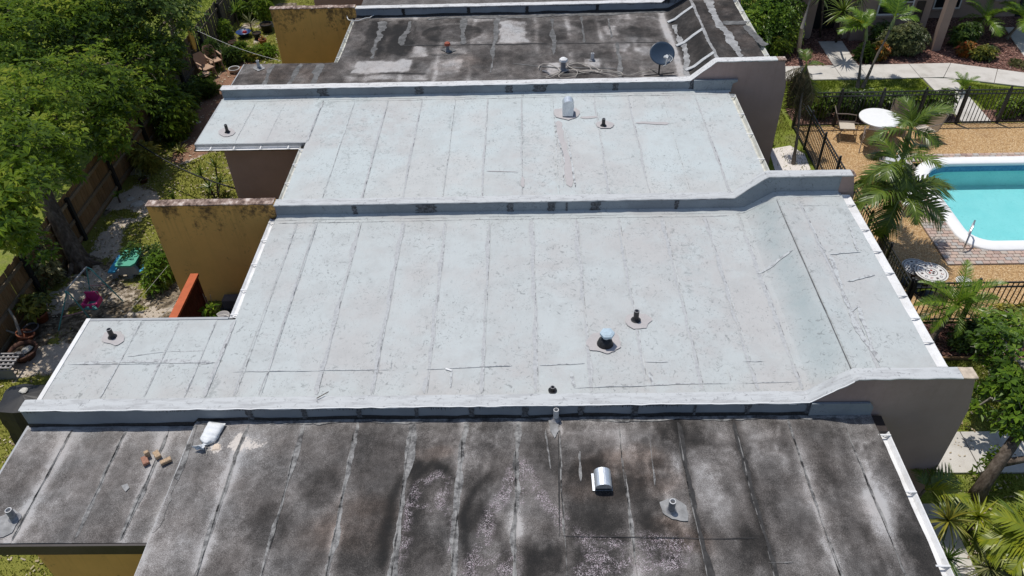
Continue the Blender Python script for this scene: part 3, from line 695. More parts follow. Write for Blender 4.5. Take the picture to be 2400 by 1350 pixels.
# ---- row 1 & 4 stain maps
def dist_poly(X, Y, pts):
    d = np.full(X.shape, 1e9)
    for (x0, y0), (x1, y1) in zip(pts, pts[1:]):
        vx, vy = x1-x0, y1-y0; t = np.clip(((X-x0)*vx+(Y-y0)*vy)/(vx*vx+vy*vy+1e-9), 0, 1)
        d = np.minimum(d, np.hypot(X-x0-t*vx, Y-y0-t*vy))
    return d
def P_(lst, z=ZR): return [at(x, y, z)[:2] for x, y in lst]
def paint1(X, Y):
    t = 0.62 - 0.12*smooth(-4.5, -2.5, X) + 0.04*smooth(4.3, 5.4, X)
    t = t + blobs(X, Y, [
        (760, 1130, .40, .45, -.20), (640, 1235, .42, .40, -.24), (700, 1330, .7, .3, -.10), (850, 1290, .5, .5, -.10),
        (1015, 1110, .42, .33, -.20), (1000, 1240, .5, .75, -.16), (1110, 1260, .4, .6, -.16), (1180, 1150, .4, .5, -.12),
        (820, 1185, .2, .55, .10), (1012, 1235, .20, .26, .12), (1110, 1075, .3, .22, .13), (1155, 1180, .2, .3, .08), (900, 1110, .3, .5, .06),
        (560, 1080, .6, .7, .12), (450, 1180, .5, .6, .06), (420, 1310, .5, .4, .10), (1330, 1020, .9, .25, .16), (1630, 1120, .42, .6, .18),
        (1480, 1080, .4, .4, .06), (1700, 1010, .9, .25, .15), (1690, 1190, .22, .35, .12), (1400, 1180, .5, .25, .05), (1930, 1060, .4, .5, .06), (2060, 1180, .28, 1.0, .20), (1900, 1250, .5, .6, -.10),
        (1760, 1290, .28, .3, -.22), (1460, 1310, .9, .3, -.20), (1250, 1310, .5, .4, -.22), (1560, 1215, .4, .3, -.10), (1370, 1100, .5, .25, -.12), (1820, 1030, .5, .2, .10)], ZR, 41, 0.22, 1.9)
    amp = 0.30+0.9*smooth(-2.6, 0.8, X)
    t = t + amp*(0.42*(fbm(X*1.5, Y*0.75, 141, 5)-.5) + 0.34*(fbm(X*4.2, Y*1.8, 142, 5)-.5)) + 0.22*(fbm(X*0.5, Y*0.5, 143, 3)-.5)
    t = t + 0.10*smooth(0.2, 1.0, X)*(np.abs(((Y*1.05+0.25*fbm(X*.6, Y, 144)) % 1.0)-0.5)*2-0.5)
    st = fbm(X*0.85+4, Y*0.6+2, 145, 5)+0.10*(fbm(X*6, Y*6, 146)-.5); zone_ = 0.35+0.65*smooth(-2.4, -1.0, X)
    t = t - zone_*(0.12*smooth(0.50, 0.525, st) + 0.08*smooth(0.58, 0.60, st)) + zone_*0.10*np.exp(-((st-0.495)/0.010)**2)
    wp = fbm(X*2.6, Y*1.0+7, 147, 5); t = t + 0.10*smooth(0.57, 0.62, wp)*smooth(0.3, 1.4, X) - 0.05*smooth(-2.0, -0.5, X)
    base = 8.30-Y
    t = t + 0.28*np.exp(-(base/0.10)**2)*(0.4+fbm(X*2, Y*2, 91)) + 0.10*np.exp(-(base/0.45)**2)
    # tide rings round the old puddles
    for lst, wd in (([(965, 1180), (975, 1120), (1010, 1090), (1045, 1100), (1068, 1130)], .05), ([(900, 1330), (905, 1230), (935, 1130), (985, 1085)], .07), ([(1100, 1340), (1085, 1210), (1110, 1150), (1150, 1110)], .06)):
        d = dist_poly(X+(fbm(X*3, Y*3, 61)-.5)*.1, Y, P_(lst)); t = t - 0.30*np.exp(-(d/wd)**2)
    for k, x in enumerate(SEAMX[1][1:-1]+WINGX[1][1:]):
        dd = X-x-(fbm(Y*1.3, Y*0+k, 67)-.5)*0.08; wv = 0.05+0.09*fbm(Y*0.9, Y*0+k*3, 68)
        on = smooth(0.32, 0.6, fbm(Y*0.8, Y*0+k*5.5, 69))
        if x in (2.40, 3.32): t = t - 0.22*np.exp(-(dd/(wv*0.8))**2) + 0.12*np.exp(-((np.abs(dd)-0.16)/0.07)**2)*on
        else: t = t + (0.34 if x < 0.3 else 0.24)*np.exp(-(dd/wv)**2)*(0.2+on)
    t = t + blobs(X, Y, [(1412, 1135, .34, .30, .22), (1575, 1200, .26, .26, .25), (1300, 1000, .16, .22, .25), (20, 1225, .35, .3, .2)], ZR, 44, 0.12, 4)
    sand = blobs(X, Y, [(552, 1048, .14, .10, 1), (560, 1030, .08, .12, 1), (592, 1044, .14, .07, .9), (575, 1040, .25, .2, .45), (506, 1048, .14, .10, .8), (610, 1040, .2, .06, .4)], ZR, 45, 0.10, 6)
    warm = np.clip(0.25+blobs(X, Y, [(830, 1250, .9, .6, .6), (1480, 1110, .9, .5, .8), (1600, 1250, .5, .3, .7), (1370, 1120, .5, .5, .6), (1015, 1070, .4, .2, .5)], ZR, 43), 0, 1)
    sp = np.zeros_like(X)
    for lst, wd in (([(930, 1350), (950, 1255), (962, 1180), (985, 1130), (1025, 1112), (1045, 1130), (1035, 1185)], .085), ([(1035, 1190), (1062, 1205), (1058, 1290)], .05),
                    ([(1085, 1345), (1130, 1280), (1150, 1200), (1185, 1160), (1210, 1100), (1222, 1170)], .12), ([(1225, 1085), (1270, 1170), (1350, 1255)], .10), ([(1120, 1340), (1190, 1330)], .22), ([(1380, 1270), (1600, 1275), (1590, 1320), (1380, 1320)], .16), ([(960, 1190), (1030, 1192)], .03), ([(1360, 1340), (1450, 1345)], .14)):
        d = dist_poly(X+(fbm(X*5, Y*5, 63)-.5)*.12, Y+(fbm(X*5, Y*5, 64)-.5)*.12, P_(lst)); sp = np.maximum(sp, 1-smooth(wd*0.5, wd*1.2, d))
    o = np.stack([np.clip(t, 0, 1), warm, sp*0.95, np.clip(sand, 0, 1)], -1); return o
def paint4(X, Y):
    t = 0.50 + 0*X
    t = t + blobs(X, Y, [
        (930, 90, .9, 1.3, -.20), (1000, 60, .5, .8, -.05), (1050, 80, .45, .5, .02), (1120, 90, .4, .7, .06), (1200, 80, .45, .8, .10), (1290, 80, .7, .6, -.15), (1390, 60, .6, .5, -.18), (1500, 75, .7, .5, -.20), (1330, 120, .7, .5, .06),
        (1480, 125, .6, .5, .10), (1180, 140, .9, .6, -.08), (1080, 150, .6, .4, .10), (880, 160, .8, .5, .25), (1250, 160, .5, .4, -.06), (1420, 165, .6, .4, .05), (1600, 165, .35, .5, .1), (650, 170, .8, .4, -.06)], ZR, 47, 0.3, 1.3)
    t = t - 0.16*((X > 5.35)) - 0.22*((X > 4.6) & (X <= 5.35))
    t = t + 0.50*np.exp(-((X-4.52)/0.13)**2)*(0.5+fbm(X*2, Y*1.5, 93))
    t = t + 0.30*np.exp(-((25.4-Y)/0.22)**2)
    ex = (fbm(X*2.5, Y*2.5, 95)-.5)*.34; ey = (fbm(X*2.5+9, Y*2.5, 96)-.5)*.34
    for x0, y0, x1, y1, a_ in [(825, 141, 960, 172, .42), (800, 176, 998, 192, .22), (1035, 55, 1085, 105, .14), (1170, 50, 1238, 102, .34), (962, 110, 1000, 134, .30), (1010, 112, 1090, 128, .18), (1100, 76, 1155, 104, .10), (1285, 146, 1318, 172, .40), (1372, 136, 1410, 160, .34), (1420, 62, 1450, 84, .22), (1440, 105, 1475, 125, .22), (840, 48, 890, 132, -.20), (905, 48, 955, 132, -.22), (1000, 140, 1080, 175, .16), (1500, 108, 1560, 130, .14), (560, 150, 620, 178, .10), (1090, 42, 1160, 52, .2), (1250, 42, 1540, 50, .15)]:
        p0 = at(x0, y1, ZR); p1 = at(x1, y0, ZR); xa, xb, ya_, yb_ = p0[0], at(x1, y1, ZR)[0], p0[1], p1[1]
        ins = smooth(-.05, .05, np.minimum(np.minimum(X+ex-xa, xb-X-ex), np.minimum(Y+ey-ya_, yb_-Y-ey))); t = t + a_*ins*(0.7+0.6*fbm(X*2, Y*2, 97))
    pc = at(1060, 78, ZR); dp = np.sqrt(((X-pc[0])/1.0)**2+((Y-pc[1])/.75)**2); t = t - .18*(1-smooth(.9, 1.0, dp+(fbm(X*2, Y*2, 98)-.5)*.2)) + .05*np.exp(-((dp-1.02)/.05)**2)
    for k, x in enumerate(SEAMX[4][1:-2]): t = t + .20*np.exp(-((X-x-(fbm(Y*1.5, Y*0+k, 99)-.5)*.1)/.07)**2)*smooth(.35, .6, fbm(Y, Y*0+k*4, 94))
    warm = np.clip(0.3+blobs(X, Y, [(680, 170, 1.2, 1, .6), (1700, 90, 1, 3, .6), (1080, 150, 1, .6, .4)], ZR, 48), 0, 1)
    t = t + 0.30*(fbm(X*1.6, Y*1.2, 151, 5)-.5) + 0.25*(fbm(X*5, Y*3, 152, 4)-.5)
    t = 0.42+(t-0.46)*1.3
    return np.stack([np.clip(t, 0, 1), warm, 0*X, 0*X], -1)
def paintw(row):
    def fn(X, Y):
        sp = HOUSE_SPEC[row]; d = 0*X
        for k, x in enumerate(SEAMX[row][1:-1]+(WINGX[row][1:-1])+[XL]):
            dd = X-x-(fbm(Y*1.3, Y*0+k, 267+row)-.5)*0.05; wv = 0.03+0.10*fbm(Y*1.1, Y*0+k*3, 268)**2
            on = smooth(0.40, 0.62, fbm(Y*1.2, Y*0+k*5.5, 269+row)); d = d + (0.55 if row == 2 else 0.40)*np.exp(-(dd/wv)**2)*(0.12+on)
        d = d + 0.40*np.exp(-((sp['y1']-0.22-Y)/0.10)**2)*fbm(X*1.2, Y, 71)*1.2 + 0.6*np.exp(-((Y-sp['y0']-0.15)/0.12)**2)*fbm(X*1.2, Y, 72)*1.2
        d = d + 0.45*smooth(0.60, 0.80, fbm(X*0.9, Y*0.6, 73+row)) + 0.25*np.exp(-((X-(XH if row == 2 else XR)+0.15)/0.15)**2)*fbm(X, Y*1.5, 76)
        if row == 2: d = d + blobs(X, Y, [(500, 900, .15, .22, .7), (490, 925, .25, .12, .6), (1690, 700, .35, .8, .22), (1620, 820, .5, .5, .22), (1960, 620, .4, 1.0, .25), (700, 640, .5, 1.2, .15), (1400, 660, .4, .6, .12)], ZR, 77, .15, 2.5)
        else: d = d + blobs(X, Y, [(1320, 360, .25, 1.0, .45), (1225, 425, .15, .25, .5), (1310, 275, .35, .2, .5), (760, 245, .3, .2, .5), (1640, 300, .6, 1.2, .2), (1180, 405, .5, .12, .4)], ZR, 78, .15, 2.5)
        p = smooth(0.50, 0.72, fbm(X*0.55+3, Y*0.45, 79+row))*0.8 + blobs(X, Y, [(1330, 360, .3, 1.3, .9), (1640, 880, .4, .2, .8)] if row == 3 else [(1835, 870, .4, .25, .8), (780, 890, .4, .2, .7), (430, 920, .5, .2, .6)], ZR, 80, .2, 1.5)
        q = (np.exp(-((X-5.10)/0.26)**2)*1.0*smooth(8.6, 9.5, Y) + np.exp(-((X-5.6)/0.12)**2)*0.35) if row == 2 else 0*X
        return np.stack([np.clip(d, 0, 1), np.clip(p, 0, 1), np.clip(q, 0, 1), 0*X], -1)
    return fn
PAINT = {2: paintw(2), 3: paintw(3), 1: paint1, 4: paint4, 5: lambda X, Y: np.stack([0.55+0*X, 0.2+0*X, 0*X, 0*X], -1)}
SEAMX = {1: [XL, -4.66, -3.73, -2.84, -1.92, -1.08, -0.21, 0.48, 1.45, 2.40, 3.32, 4.20, 5.08, XR],
         2: [XL, -5.06, -4.62, -3.65, -2.70, -1.77, -0.82, 0.12, 1.06, 1.99, 2.94, 3.86, 4.60, 5.38, 5.80, XH],
         3: [XL, -4.68, -3.76, -2.83, -1.92, -1.02, -0.10, 0.74, 1.88, 2.80, 3.70, 4.61, XR],
         4: [XL, -4.6, -3.6, -2.6, -1.6, -0.6, 0.4, 1.4, 2.4, 3.4, 4.45, 5.38, 6.1, XH],
         5: [XL, -3.0, 0.0, 3.0, XR]}
WINGX = {1: [XW, -7.62, -6.70, -6.0, XL-0.004], 2: [XW, -7.36, -6.62, -5.92, XL-0.004], 3: [XW, -7.4, -6.6, XL-0.004], 4: [XW, -7.5, -6.7, -6.1, XL-0.004], 5: [XW, XL-0.004]}
for r, sp in HOUSE_SPEC.items():
    dark = r in (1, 4, 5); st = 0.06 if r == 1 else (0.08 if r != 5 else 0.3)
    for k, (a, b) in enumerate(zip(SEAMX[r], SEAMX[r][1:])):
        sheet(ROOF[r], r, a-0.012, b+0.012, sp['y0']+0.006, sp['y1']-0.006, k, sp['mat'], PAINT.get(r), st, r)
    for k, (a, b) in enumerate(zip(WINGX[r], WINGX[r][1:])):
        sheet(sp['wingroof'], r, a-(0.012 if k else 0), b+(0.012 if b < XL-0.1 else -0.004), sp['wing'][0]+0.006, sp['wing'][1]-0.006, k+1, sp['mat'], PAINT.get(r), st, r+5)

# ---- seam strips
def yy(px, py, z=ZR): return at(px, py, z)[1]
rr = random.Random(5)
for r in (2, 3):
    sp = HOUSE_SPEC[r]; ya, yb = sp['y0']+0.30, sp['y1']-0.30
    for k, x in enumerate(SEAMX[r][1:-1]):
        zz = 0.014
        if x in (5.38,):      # crease at the top of the slope
            ribbon(ROOF[r], r, [(x-0.035, sp['y0']+.1), (x-0.035, sp['y1']-0.25)], 0.014, 'mid_patch', 'crease_line', 0.022, 0.45, k, drift=0.008); continue
        if r == 2:
            ribbon(ROOF[r], r, [(x, ya), (x, yb)], (0.085 if x < 5 else 0.06) if x > -4.5 else 0.03, 'seam_grey', zo=zz, rag=0.85, seed=k+20*r, drift=0.015)
            ribbon(ROOF[r], r, [(x+0.035, ya), (x+0.03, yb)], 0.014, 'crack', 'seam_crack', 0.018, 0.6, k+40*r, drift=0.006)
        else:
            ribbon(ROOF[r], r, [(x, ya), (x, yb)], 0.05 if x < 0.5 else 0.06, 'coat3' if k % 3 == 0 else 'seam_grey', zo=zz, rag=0.9, seed=k+20*r, drift=0.01)
            ribbon(ROOF[r], r, [(x+0.02, ya), (x+0.02, yb)], 0.013, 'crack', 'seam_crack', 0.018, 0.7, k+40*r, drift=0.008)
    # flashing line along the front of the far parapet and along the near one
    ribbon(ROOF[r], r, [(XL+.1, sp['y1']-0.27), (4.4 if r == 2 else 5.3, sp['y1']-0.27)], 0.016, 'crack', 'seam_crack', 0.018, 0.6, 3+r, drift=0.03)
    ribbon(ROOF[r], r, [(XW+.2, sp['y0']+0.19), (4.4 if r == 2 else 5.3, sp['y0']+0.19)], 0.022, 'crack', 'seam_crack', 0.018, 0.8, 8+r, drift=0.03)
    ribbon(ROOF[r], r, [(XW+.2, sp['y0']+0.11), (4.4 if r == 2 else 5.3, sp['y0']+0.11)], 0.05, 'seam_grey', 'seam_strip', 0.016, 0.9, 9+r, drift=0.03)
ribbon(ROOF[2], 2, [(XL-0.0, 8.8), (XL, 10.72)], 0.09, 'seam_grey', rag=0.8, seed=61)
ribbon(ROOF[2], 2, [(XL+0.02, 8.8), (XL+0.02, 10.72)], 0.02, 'crack', 'seam_crack', 0.02, 0.6, 62)
ribbon(ROOF[3], 3, [(XL-0.0, 17.35), (XL, 19.5)], 0.05, 'seam_grey', rag=0.9, seed=63)
ribbon(ROOF[3], 3, [(XL+0.02, 17.35), (XL+0.02, 19.5)], 0.02, 'crack', 'seam_crack', 0.02, 0.6, 64)
for k, lst in enumerate([[(180, 853), (380, 845), (500, 851)], [(300, 836), (400, 824), (480, 822)]]):
    ribbon(ROOF[2], 2, P_(lst), 0.07 if k == 0 else 0.03, 'coat_worn', rag=0.9, seed=70+k)
ribbon(ROOF[2], 2, P_([(160, 856), (505, 852)]), 0.014, 'crack', 'seam_crack', 0.02, 0.6, 73)
for k, x in enumerate(WINGX[2][1:-1]):
    ribbon(ROOF[2], 2, [(x, 8.8), (x, 10.7)], 0.025, 'coat_worn', rag=0.95, seed=80+k); ribbon(ROOF[2], 2, [(x+.02, 8.8), (x+.02, 10.7)], 0.008, 'crack', 'seam_crack', 0.018, 0.7, 84+k)
for k, x in enumerate(WINGX[3][1:-1]):
    ribbon(ROOF[3], 3, [(x, 17.4), (x, 19.4)], 0.012, 'crack', 'seam_crack', 0.016, 0.7, 88+k)
# hand-laid repair lines on the middle roof
for k, (lst, wd, z) in enumerate([
    ([(545, 873), (700, 870), (915, 867)], .022, ZR), ([(915, 867), (917, 845)], .02, ZR), ([(1000, 867), (1200, 860)], .024, ZR), ([(1265, 857), (1370, 853)], .03, ZR), ([(1512, 850), (1565, 850)], .03, ZR), ([(1740, 848), (1795, 848)], .03, ZR),
    ([(655, 560), (740, 562)], .02, ZR), ([(1345, 912), (1620, 902), (1880, 895)], .02, ZR), ([(1340, 870), (1347, 910)], .05, ZR), ([(1520, 872), (1530, 905)], .07, ZR), ([(1705, 862), (1712, 892)], .05, ZR), ([(1060, 870), (1055, 910)], .05, ZR),
    ([(1780, 625), (1855, 600)], .10, ZR+.2), ([(1988, 530), (2002, 560), (2010, 590)], .07, ZR+.4), ([(1945, 598), (2018, 592)], .03, ZR+.4), ([(1985, 660), (2050, 647)], .07, ZR+.4), ([(1875, 483), (1945, 481)], .02, ZR+.4), ([(1912, 565), (1935, 590)], .05, ZR+.4), ([(1990, 735), (2010, 720), (2040, 810)], .05, ZR+.4), ([(1945, 600), (2005, 760), (2060, 850)], .07, ZR+.4)]):
    ribbon(ROOF[2], 2, P_(lst, z), wd*1.1, 'coat_worn', 'repair_strip', 0.021, 0.95, 100+k)
for k, (lst, wd) in enumerate([([(1308, 285), (1316, 330), (1330, 380), (1337, 440)], .17), ([(1225, 415), (1228, 440)], .10), ([(1490, 290), (1568, 290)], .12), ([(1140, 402), (1215, 404)], .03), ([(1360, 277), (1400, 275)], .14)]):
    ribbon(ROOF[3], 3, P_(lst), wd, 'patch_pink', 'repair_strip', 0.021, 0.55, 140+k)
ribbon(ROOF[3], 3, P_([(1300, 285), (1308, 330), (1322, 380), (1320, 440)]), .05, 'crack', 'seam_crack', 0.024, 0.95, 150)
ribbon(ROOF[3], 3, P_([(1322, 300), (1336, 350), (1348, 440)]), .05, 'crack', 'seam_crack', 0.025, 0.95, 151)
# dark roof seams: pale weathered lap strips with an open dark joint
for k, x in enumerate(SEAMX[1][1:-1]):
    pale = x < 0.3
    if pale:
        ribbon(ROOF[1], 1, [(x+0.02, 8.2), (x-0.03, 4.6)], 0.11 if k in (2, 3, 4, 5) else 0.07, 'dark_seam', rag=0.8, seed=170+k, drift=0.03)
    elif x in (2.40, 3.32): ribbon(ROOF[1], 1, [(x, 8.15), (x, 6.9), (x+0.06, 5.3)], 0.08, 'tar_strip', 'seam_strip', 0.016, 0.9, 180+k, drift=0.03)
    else: ribbon(ROOF[1], 1, [(x, 8.2), (x, 4.6)], 0.04, 'dark_seam', rag=1.0, seed=185+k, drift=0.03)
    ribbon(ROOF[1], 1, [(x-0.01, 8.0), (x-0.01, 4.6)], 0.022, 'joint', 'seam_crack', 0.022, 0.95, 195+k, drift=0.035)
for k, x in enumerate(WINGX[1][1:-1]):
    ribbon(ROOF[1], 1, [(x, 8.2), (x, 6.15)], 0.07, 'dark_seam', rag=0.9, seed=210+k); ribbon(ROOF[1], 1, [(x-.01, 8.1), (x-.01, 6.15)], 0.012, 'joint', 'seam_crack', 0.022, 0.95, 214+k, drift=0.03)
ribbon(ROOF[1], 1, [(XL+0.06, 8.2), (XL+0.05, 6.2)], 0.12, 'dark_seam', rag=0.8, seed=220)
ribbon(ROOF[1], 1, [(XL+.1, 8.24), (5.4, 8.24)], 0.10, 'dark_seam', 'flashing_strip', 0.02, 0.9, 222, drift=0.02)
ribbon(ROOF[1], 1, [(XW+.1, 8.24), (XL-.1, 8.24)], 0.08, 'light_patch', 'flashing_strip', 0.02, 0.9, 223, drift=0.015)
for k, (lst, wd, mt) in enumerate([([(1307, 985), (1310, 1180), (1312, 1260)], .014, 'tar_strip'), ([(1312, 1258), (1560, 1262), (1780, 1262)], .012, 'tar_strip'), ([(1520, 1010), (1535, 1140)], .04, 'dark_seam'), ([(1360, 1060), (1362, 1130)], .05, 'dark_seam'),
       ([(1800, 1318), (1860, 1318)], .03, 'dark_seam'), ([(1280, 1010), (1290, 1100)], .06, 'dark_seam')]):
    ribbon(ROOF[1], 1, P_(lst), wd, mt, 'repair_strip', 0.024, 0.9, 230+k)
# row 4 laps and patches
for k, (lst, wd, mt) in enumerate([([(897, 50), (873, 138)], .28, 'mid_patch'), ([(962, 50), (940, 108)], .20, 'mid_patch'), ([(1088, 40), (1085, 105)], .18, 'mid_patch'), ([(1165, 40), (1158, 130), (1150, 170)], .16, 'mid_patch'), ([(1293, 45), (1298, 130)], .14, 'mid_patch'), ([(1362, 40), (1370, 100)], .12, 'mid_patch'), ([(1426, 45), (1432, 90)], .10, 'mid_patch'), ([(1447, 100), (1455, 185)], .12, 'mid_patch'), ([(940, 108), (1560, 100)], .05, 'tar_strip'), ([(1000, 45), (1560, 30)], .20, 'mid_patch'), ([(860, 172), (1000, 174)], .04, 'tar_strip'), ([(1010, 130), (1090, 128)], .05, 'mid_patch'), ([(1200, 150), (1300, 160), (1450, 163)], .05, 'mid_patch'), ([(1575, 60), (1600, 110), (1615, 185)], .20, 'light_patch')]):
    ribbon(ROOF[4], 4, P_(lst), wd, mt, 'repair_strip', 0.02, 0.8, 250+k)
for k, x in enumerate(WINGX[4][1:-1]): ribbon(ROOF[4], 4, [(x, 20.1), (x+.02, 21.9)], 0.2, 'mid_patch', rag=0.7, seed=270+k)
for k, (lst, wd, mt) in enumerate([([(1655, 0), (1690, 60), (1735, 135)], .30, 'light_patch'), ([(1690, 55), (1750, 52)], .3, 'mid_patch'), ([(1750, 60), (1790, 110)], .25, 'mid_patch')]):
    ribbon(ROOF[4], 4, P_(lst, ZR+.4), wd, mt, 'repair_strip', 0.022, 0.6, 290+k)
# pale battens on the dark slope of row 4
for k, Yb in enumerate((20.9, 22.6, 24.4)):
    pts = [(x, Yb+(x-4.6)*0.35, float(zroof(x, Yb, 4))+0.025) for x in (4.6, 4.85, 5.1, 5.4)]
    m = MB(); [m.beam(a, b, 0.11, 0.03) for a, b in zip(pts, pts[1:])]; m.build('batten', 'coping', ROOF[4])
ribbon(ROOF[4], 4, [(5.42, 20.0), (5.42, 25.3)], 0.10, 'light_patch', 'ridge_strip', 0.024, 0.5, 297)
# sheet patches round vents
def ell(cx, cy, rx, ry, sd):
    q = random.Random(sd); return [(cx+rx*math.cos(a)*q.uniform(.86, 1.12), cy+ry*math.sin(a)*q.uniform(.86, 1.12)) for a in [6.2832*i/13 for i in range(13)]]
patch(ROOF[2], 2, ell(1417, 804, 41, 27, 1), 'patch_pink', zo=0.026, seed=1)
patch(ROOF[2], 2, ell(1496, 753, 30, 20, 2), 'patch_pink', zo=0.026, seed=2)
patch(ROOF[2], 2, ell(268, 794, 28, 17, 3), 'patch_pink', zo=0.026, seed=3)
patch(ROOF[3], 3, ell(1328, 268, 33, 14, 4), 'patch_pink', zo=0.03, seed=4)
patch(ROOF[3], 3, ell(1417, 294, 21, 9, 5), 'patch_pink', zo=0.03, seed=5)
patch(ROOF[3], 3, ell(532, 312, 20, 10, 6), 'patch_pink', zo=0.026, seed=6)
patch(ROOF[1], 1, [(1545, 1180), (1580, 1172), (1608, 1188), (1610, 1222), (1575, 1220), (1552, 1205)], 'light_patch', zo=0.028, seed=8)
patch(ROOF[1], 1, [(1285, 985), (1312, 982), (1308, 1010), (1300, 1030), (1288, 1010)], 'light_patch', zo=0.03, seed=9)
patch(ROOF[1], 1, [(0, 1215), (35, 1195), (52, 1215), (30, 1250), (0, 1262)], 'light_patch', zo=0.028, seed=10, z=ZR-.11)
patch(ROOF[1], 1, [(285, 1140), (300, 1135), (305, 1145), (295, 1155)], 'light_patch', zo=0.028, seed=11, z=ZR-.11, jit=.01)
patch(ROOF[4], 4, [(592, 160), (612, 153), (622, 163), (605, 170)], 'light_patch', zo=0.03, seed=12)
patch(ROOF[4], 4, [(1033, 118), (1055, 112), (1070, 120), (1050, 128)], 'mid_patch', zo=0.036, seed=13)

# ================================================================== PARTY WALLS with parapets
def prof_z(name, x):       # parapet top line
    lo, hi = 2.80, 3.33
    return lo + (hi-lo)*min(1, max(0, (x-4.52)/(5.14-4.52)))
WALLS = {}
wl = {'A': 'low parapet wall nearest the camera, brown end standing beside the lawn on the right',
      'B': 'parapet wall in the middle with its yellow stained end at the left',
      'C': 'parapet wall in front of the satellite dish, brown raised end at right',
      'D': 'farthest parapet wall, tar-streaked, with a yellow end at the top left'}
for nm, Yf in PAR.items():
    t = thing('party_wall', wl[nm], 'wall', (0, Yf, 0), 'party walls between the row houses')
    WALLS[nm] = t
    Yb = Yf+PT
    yel = nm in 'BD'
    xs_ = XL if yel else XW
    top = [(4.52, 2.78), (5.14, 3.30), (6.98, 3.30), (7.06, 2.95), (7.14, 2.55), (7.15, 2.0), (7.15, 0)]
    MB().prism_y([(xs_, 0), (xs_, 2.78)] + top, Yf, Yb).build('wall', 'stucco_mauve', t)
    if yel:
        MB().box(XW, XL-0.002, Yf, Yb, 0, 2.83).build('yellow_wall', 'stucco_yellow', t, label='yellow stucco end with black mildew')
    # coping cap
    def cap(x0, x1, mat, raise_=0.0, name='coping', seed=0):
        n = max(4, int((x1-x0)/0.08)); X = np.linspace(x0, x1, n)
        Zt = np.array([prof_z(nm, x) for x in X]) + raise_ + 0.012 + (fbm(X*2.0, X*0, 800+seed)-.5)*.016
        yf = Yf-0.022 + (fbm(X*5, X*0, 810+seed)-.5)*.03; yb = Yb+0.02 + (fbm(X*3, X*0, 820+seed)-.5)*.03
        zb = np.array([prof_z(nm, x) for x in X]) + raise_ - 0.016 + (fbm(X*6, X*0, 830+seed)-.5)*.022
        V = np.concatenate([np.stack([X, yf, zb], -1), np.stack([X, yf-0.002, Zt-0.007], -1), np.stack([X, yf+0.010, Zt], -1), np.stack([X, (yf+yb)/2, Zt+0.002], -1), np.stack([X, yb-0.02, Zt-0.006], -1), np.stack([X, yb, zb], -1)])
        i = np.arange(n-1); F = np.concatenate([np.stack([a*n+i, a*n+i+1, (a+1)*n+i+1, (a+1)*n+i], -1) for a in range(5)])
        m = MB(); m.v = [tuple(q) for q in V]; m.f = [tuple(q) for q in F.tolist()] + [tuple(a*n for a in range(6))[::-1], tuple(a*n+n-1 for a in range(6))]
        return m.build(name, mat, t)
    cp = cap(xs_-0.01, 6.78 if nm != 'B' else 6.95, 'coping' if nm in 'AB' else 'coping_white', 0.0, 'coping', ord(nm))
    cap(6.784 if nm != 'B' else 6.954, 7.01, 'coping_cream' if nm == 'A' else 'coping_dirty', 0.0, 'bare_coping_end', ord(nm)+3)
    if yel: cap(XW-0.015, XL-0.012, 'coping_dirty', 0.045, 'bare_coping', ord(nm)+7)
    if nm in 'AC':      # torn white edge of the coating along the front of the cap
        n = 300; X = np.linspace(xs_+0.02, 5.1, n); zt = np.array([prof_z(nm, x) for x in X])+0.010+(fbm(X*2.0, X*0, 800+ord(nm))-.5)*.016; hh = 0.012+0.035*fbm(X*4, X*0, 861)**1.5; yf = Yf-0.030+(fbm(X*5, X*0, 810+ord(nm))-.5)*.03
        V = np.concatenate([np.stack([X, yf+.012, zt], -1), np.stack([X, yf-.002, zt-.006], -1), np.stack([X, yf-.001, zt-hh], -1)]); i = np.arange(n-1)
        npmesh('coating_edge', V, np.concatenate([np.stack([a*n+n+i, a*n+n+i+1, a*n+i+1, a*n+i], -1) for a in (0, 1)]), 'pool_white', t)
    # upstand flashing on the camera side
    row = {'A': 1, 'B': 2, 'C': 3, 'D': 4}[nm]
    xr = {1: 5.5, 2: 6.72, 3: 5.62, 4: 6.72}[row]
    n = 140; X = np.linspace((XW if not yel else XL)+0.02, xr, n)
    zb = zroof(X, X*0+Yf-0.1, row)+0.0
    zt = np.minimum(np.array([prof_z(nm, x) for x in X])-0.03, 2.775 if row in (1, 3) else 9)
    yo = Yf-0.012 + (fbm(X*3, X*0, 840)-.5)*.008
    V = np.concatenate([np.stack([X, yo, zt], -1), np.stack([X, yo-0.008, zb+0.03], -1)])
    i = np.arange(n-1); F = np.stack([i+n, i+n+1, i+1, i], -1)
    fl = npmesh('flashing', V, F, 'flash_tar' if nm in 'AD' else 'coatp', t)
    # cant strip at the foot
    yc = Yf-0.17 + (fbm(X*1.5, X*0, 850)-.5)*.03
    V = np.concatenate([np.stack([X, yo-0.006, zb+0.055], -1), np.stack([X, (yo+yc)/2-0.01, zb+0.026], -1), np.stack([X, yc, zroof(X, yc, row)+0.012], -1)])
    F = np.concatenate([np.stack([a*n+n+i, a*n+n+i+1, a*n+i+1, a*n+i], -1) for a in (0, 1)])
    if nm in 'BC': npmesh('cant_strip', V, F, 'coat2' if nm == 'B' else 'coat3', fl, None, True)
    else:
        V = np.concatenate([np.stack([X, yo-0.012, zb+0.05+0.07*fbm(X*1.7, X*0, 855)], -1), np.stack([X, yo-0.03, zb+0.012], -1)]); F = np.stack([i+n, i+n+1, i+1, i], -1)
        npmesh('tar_foot', V, F, 'tar_black', fl)
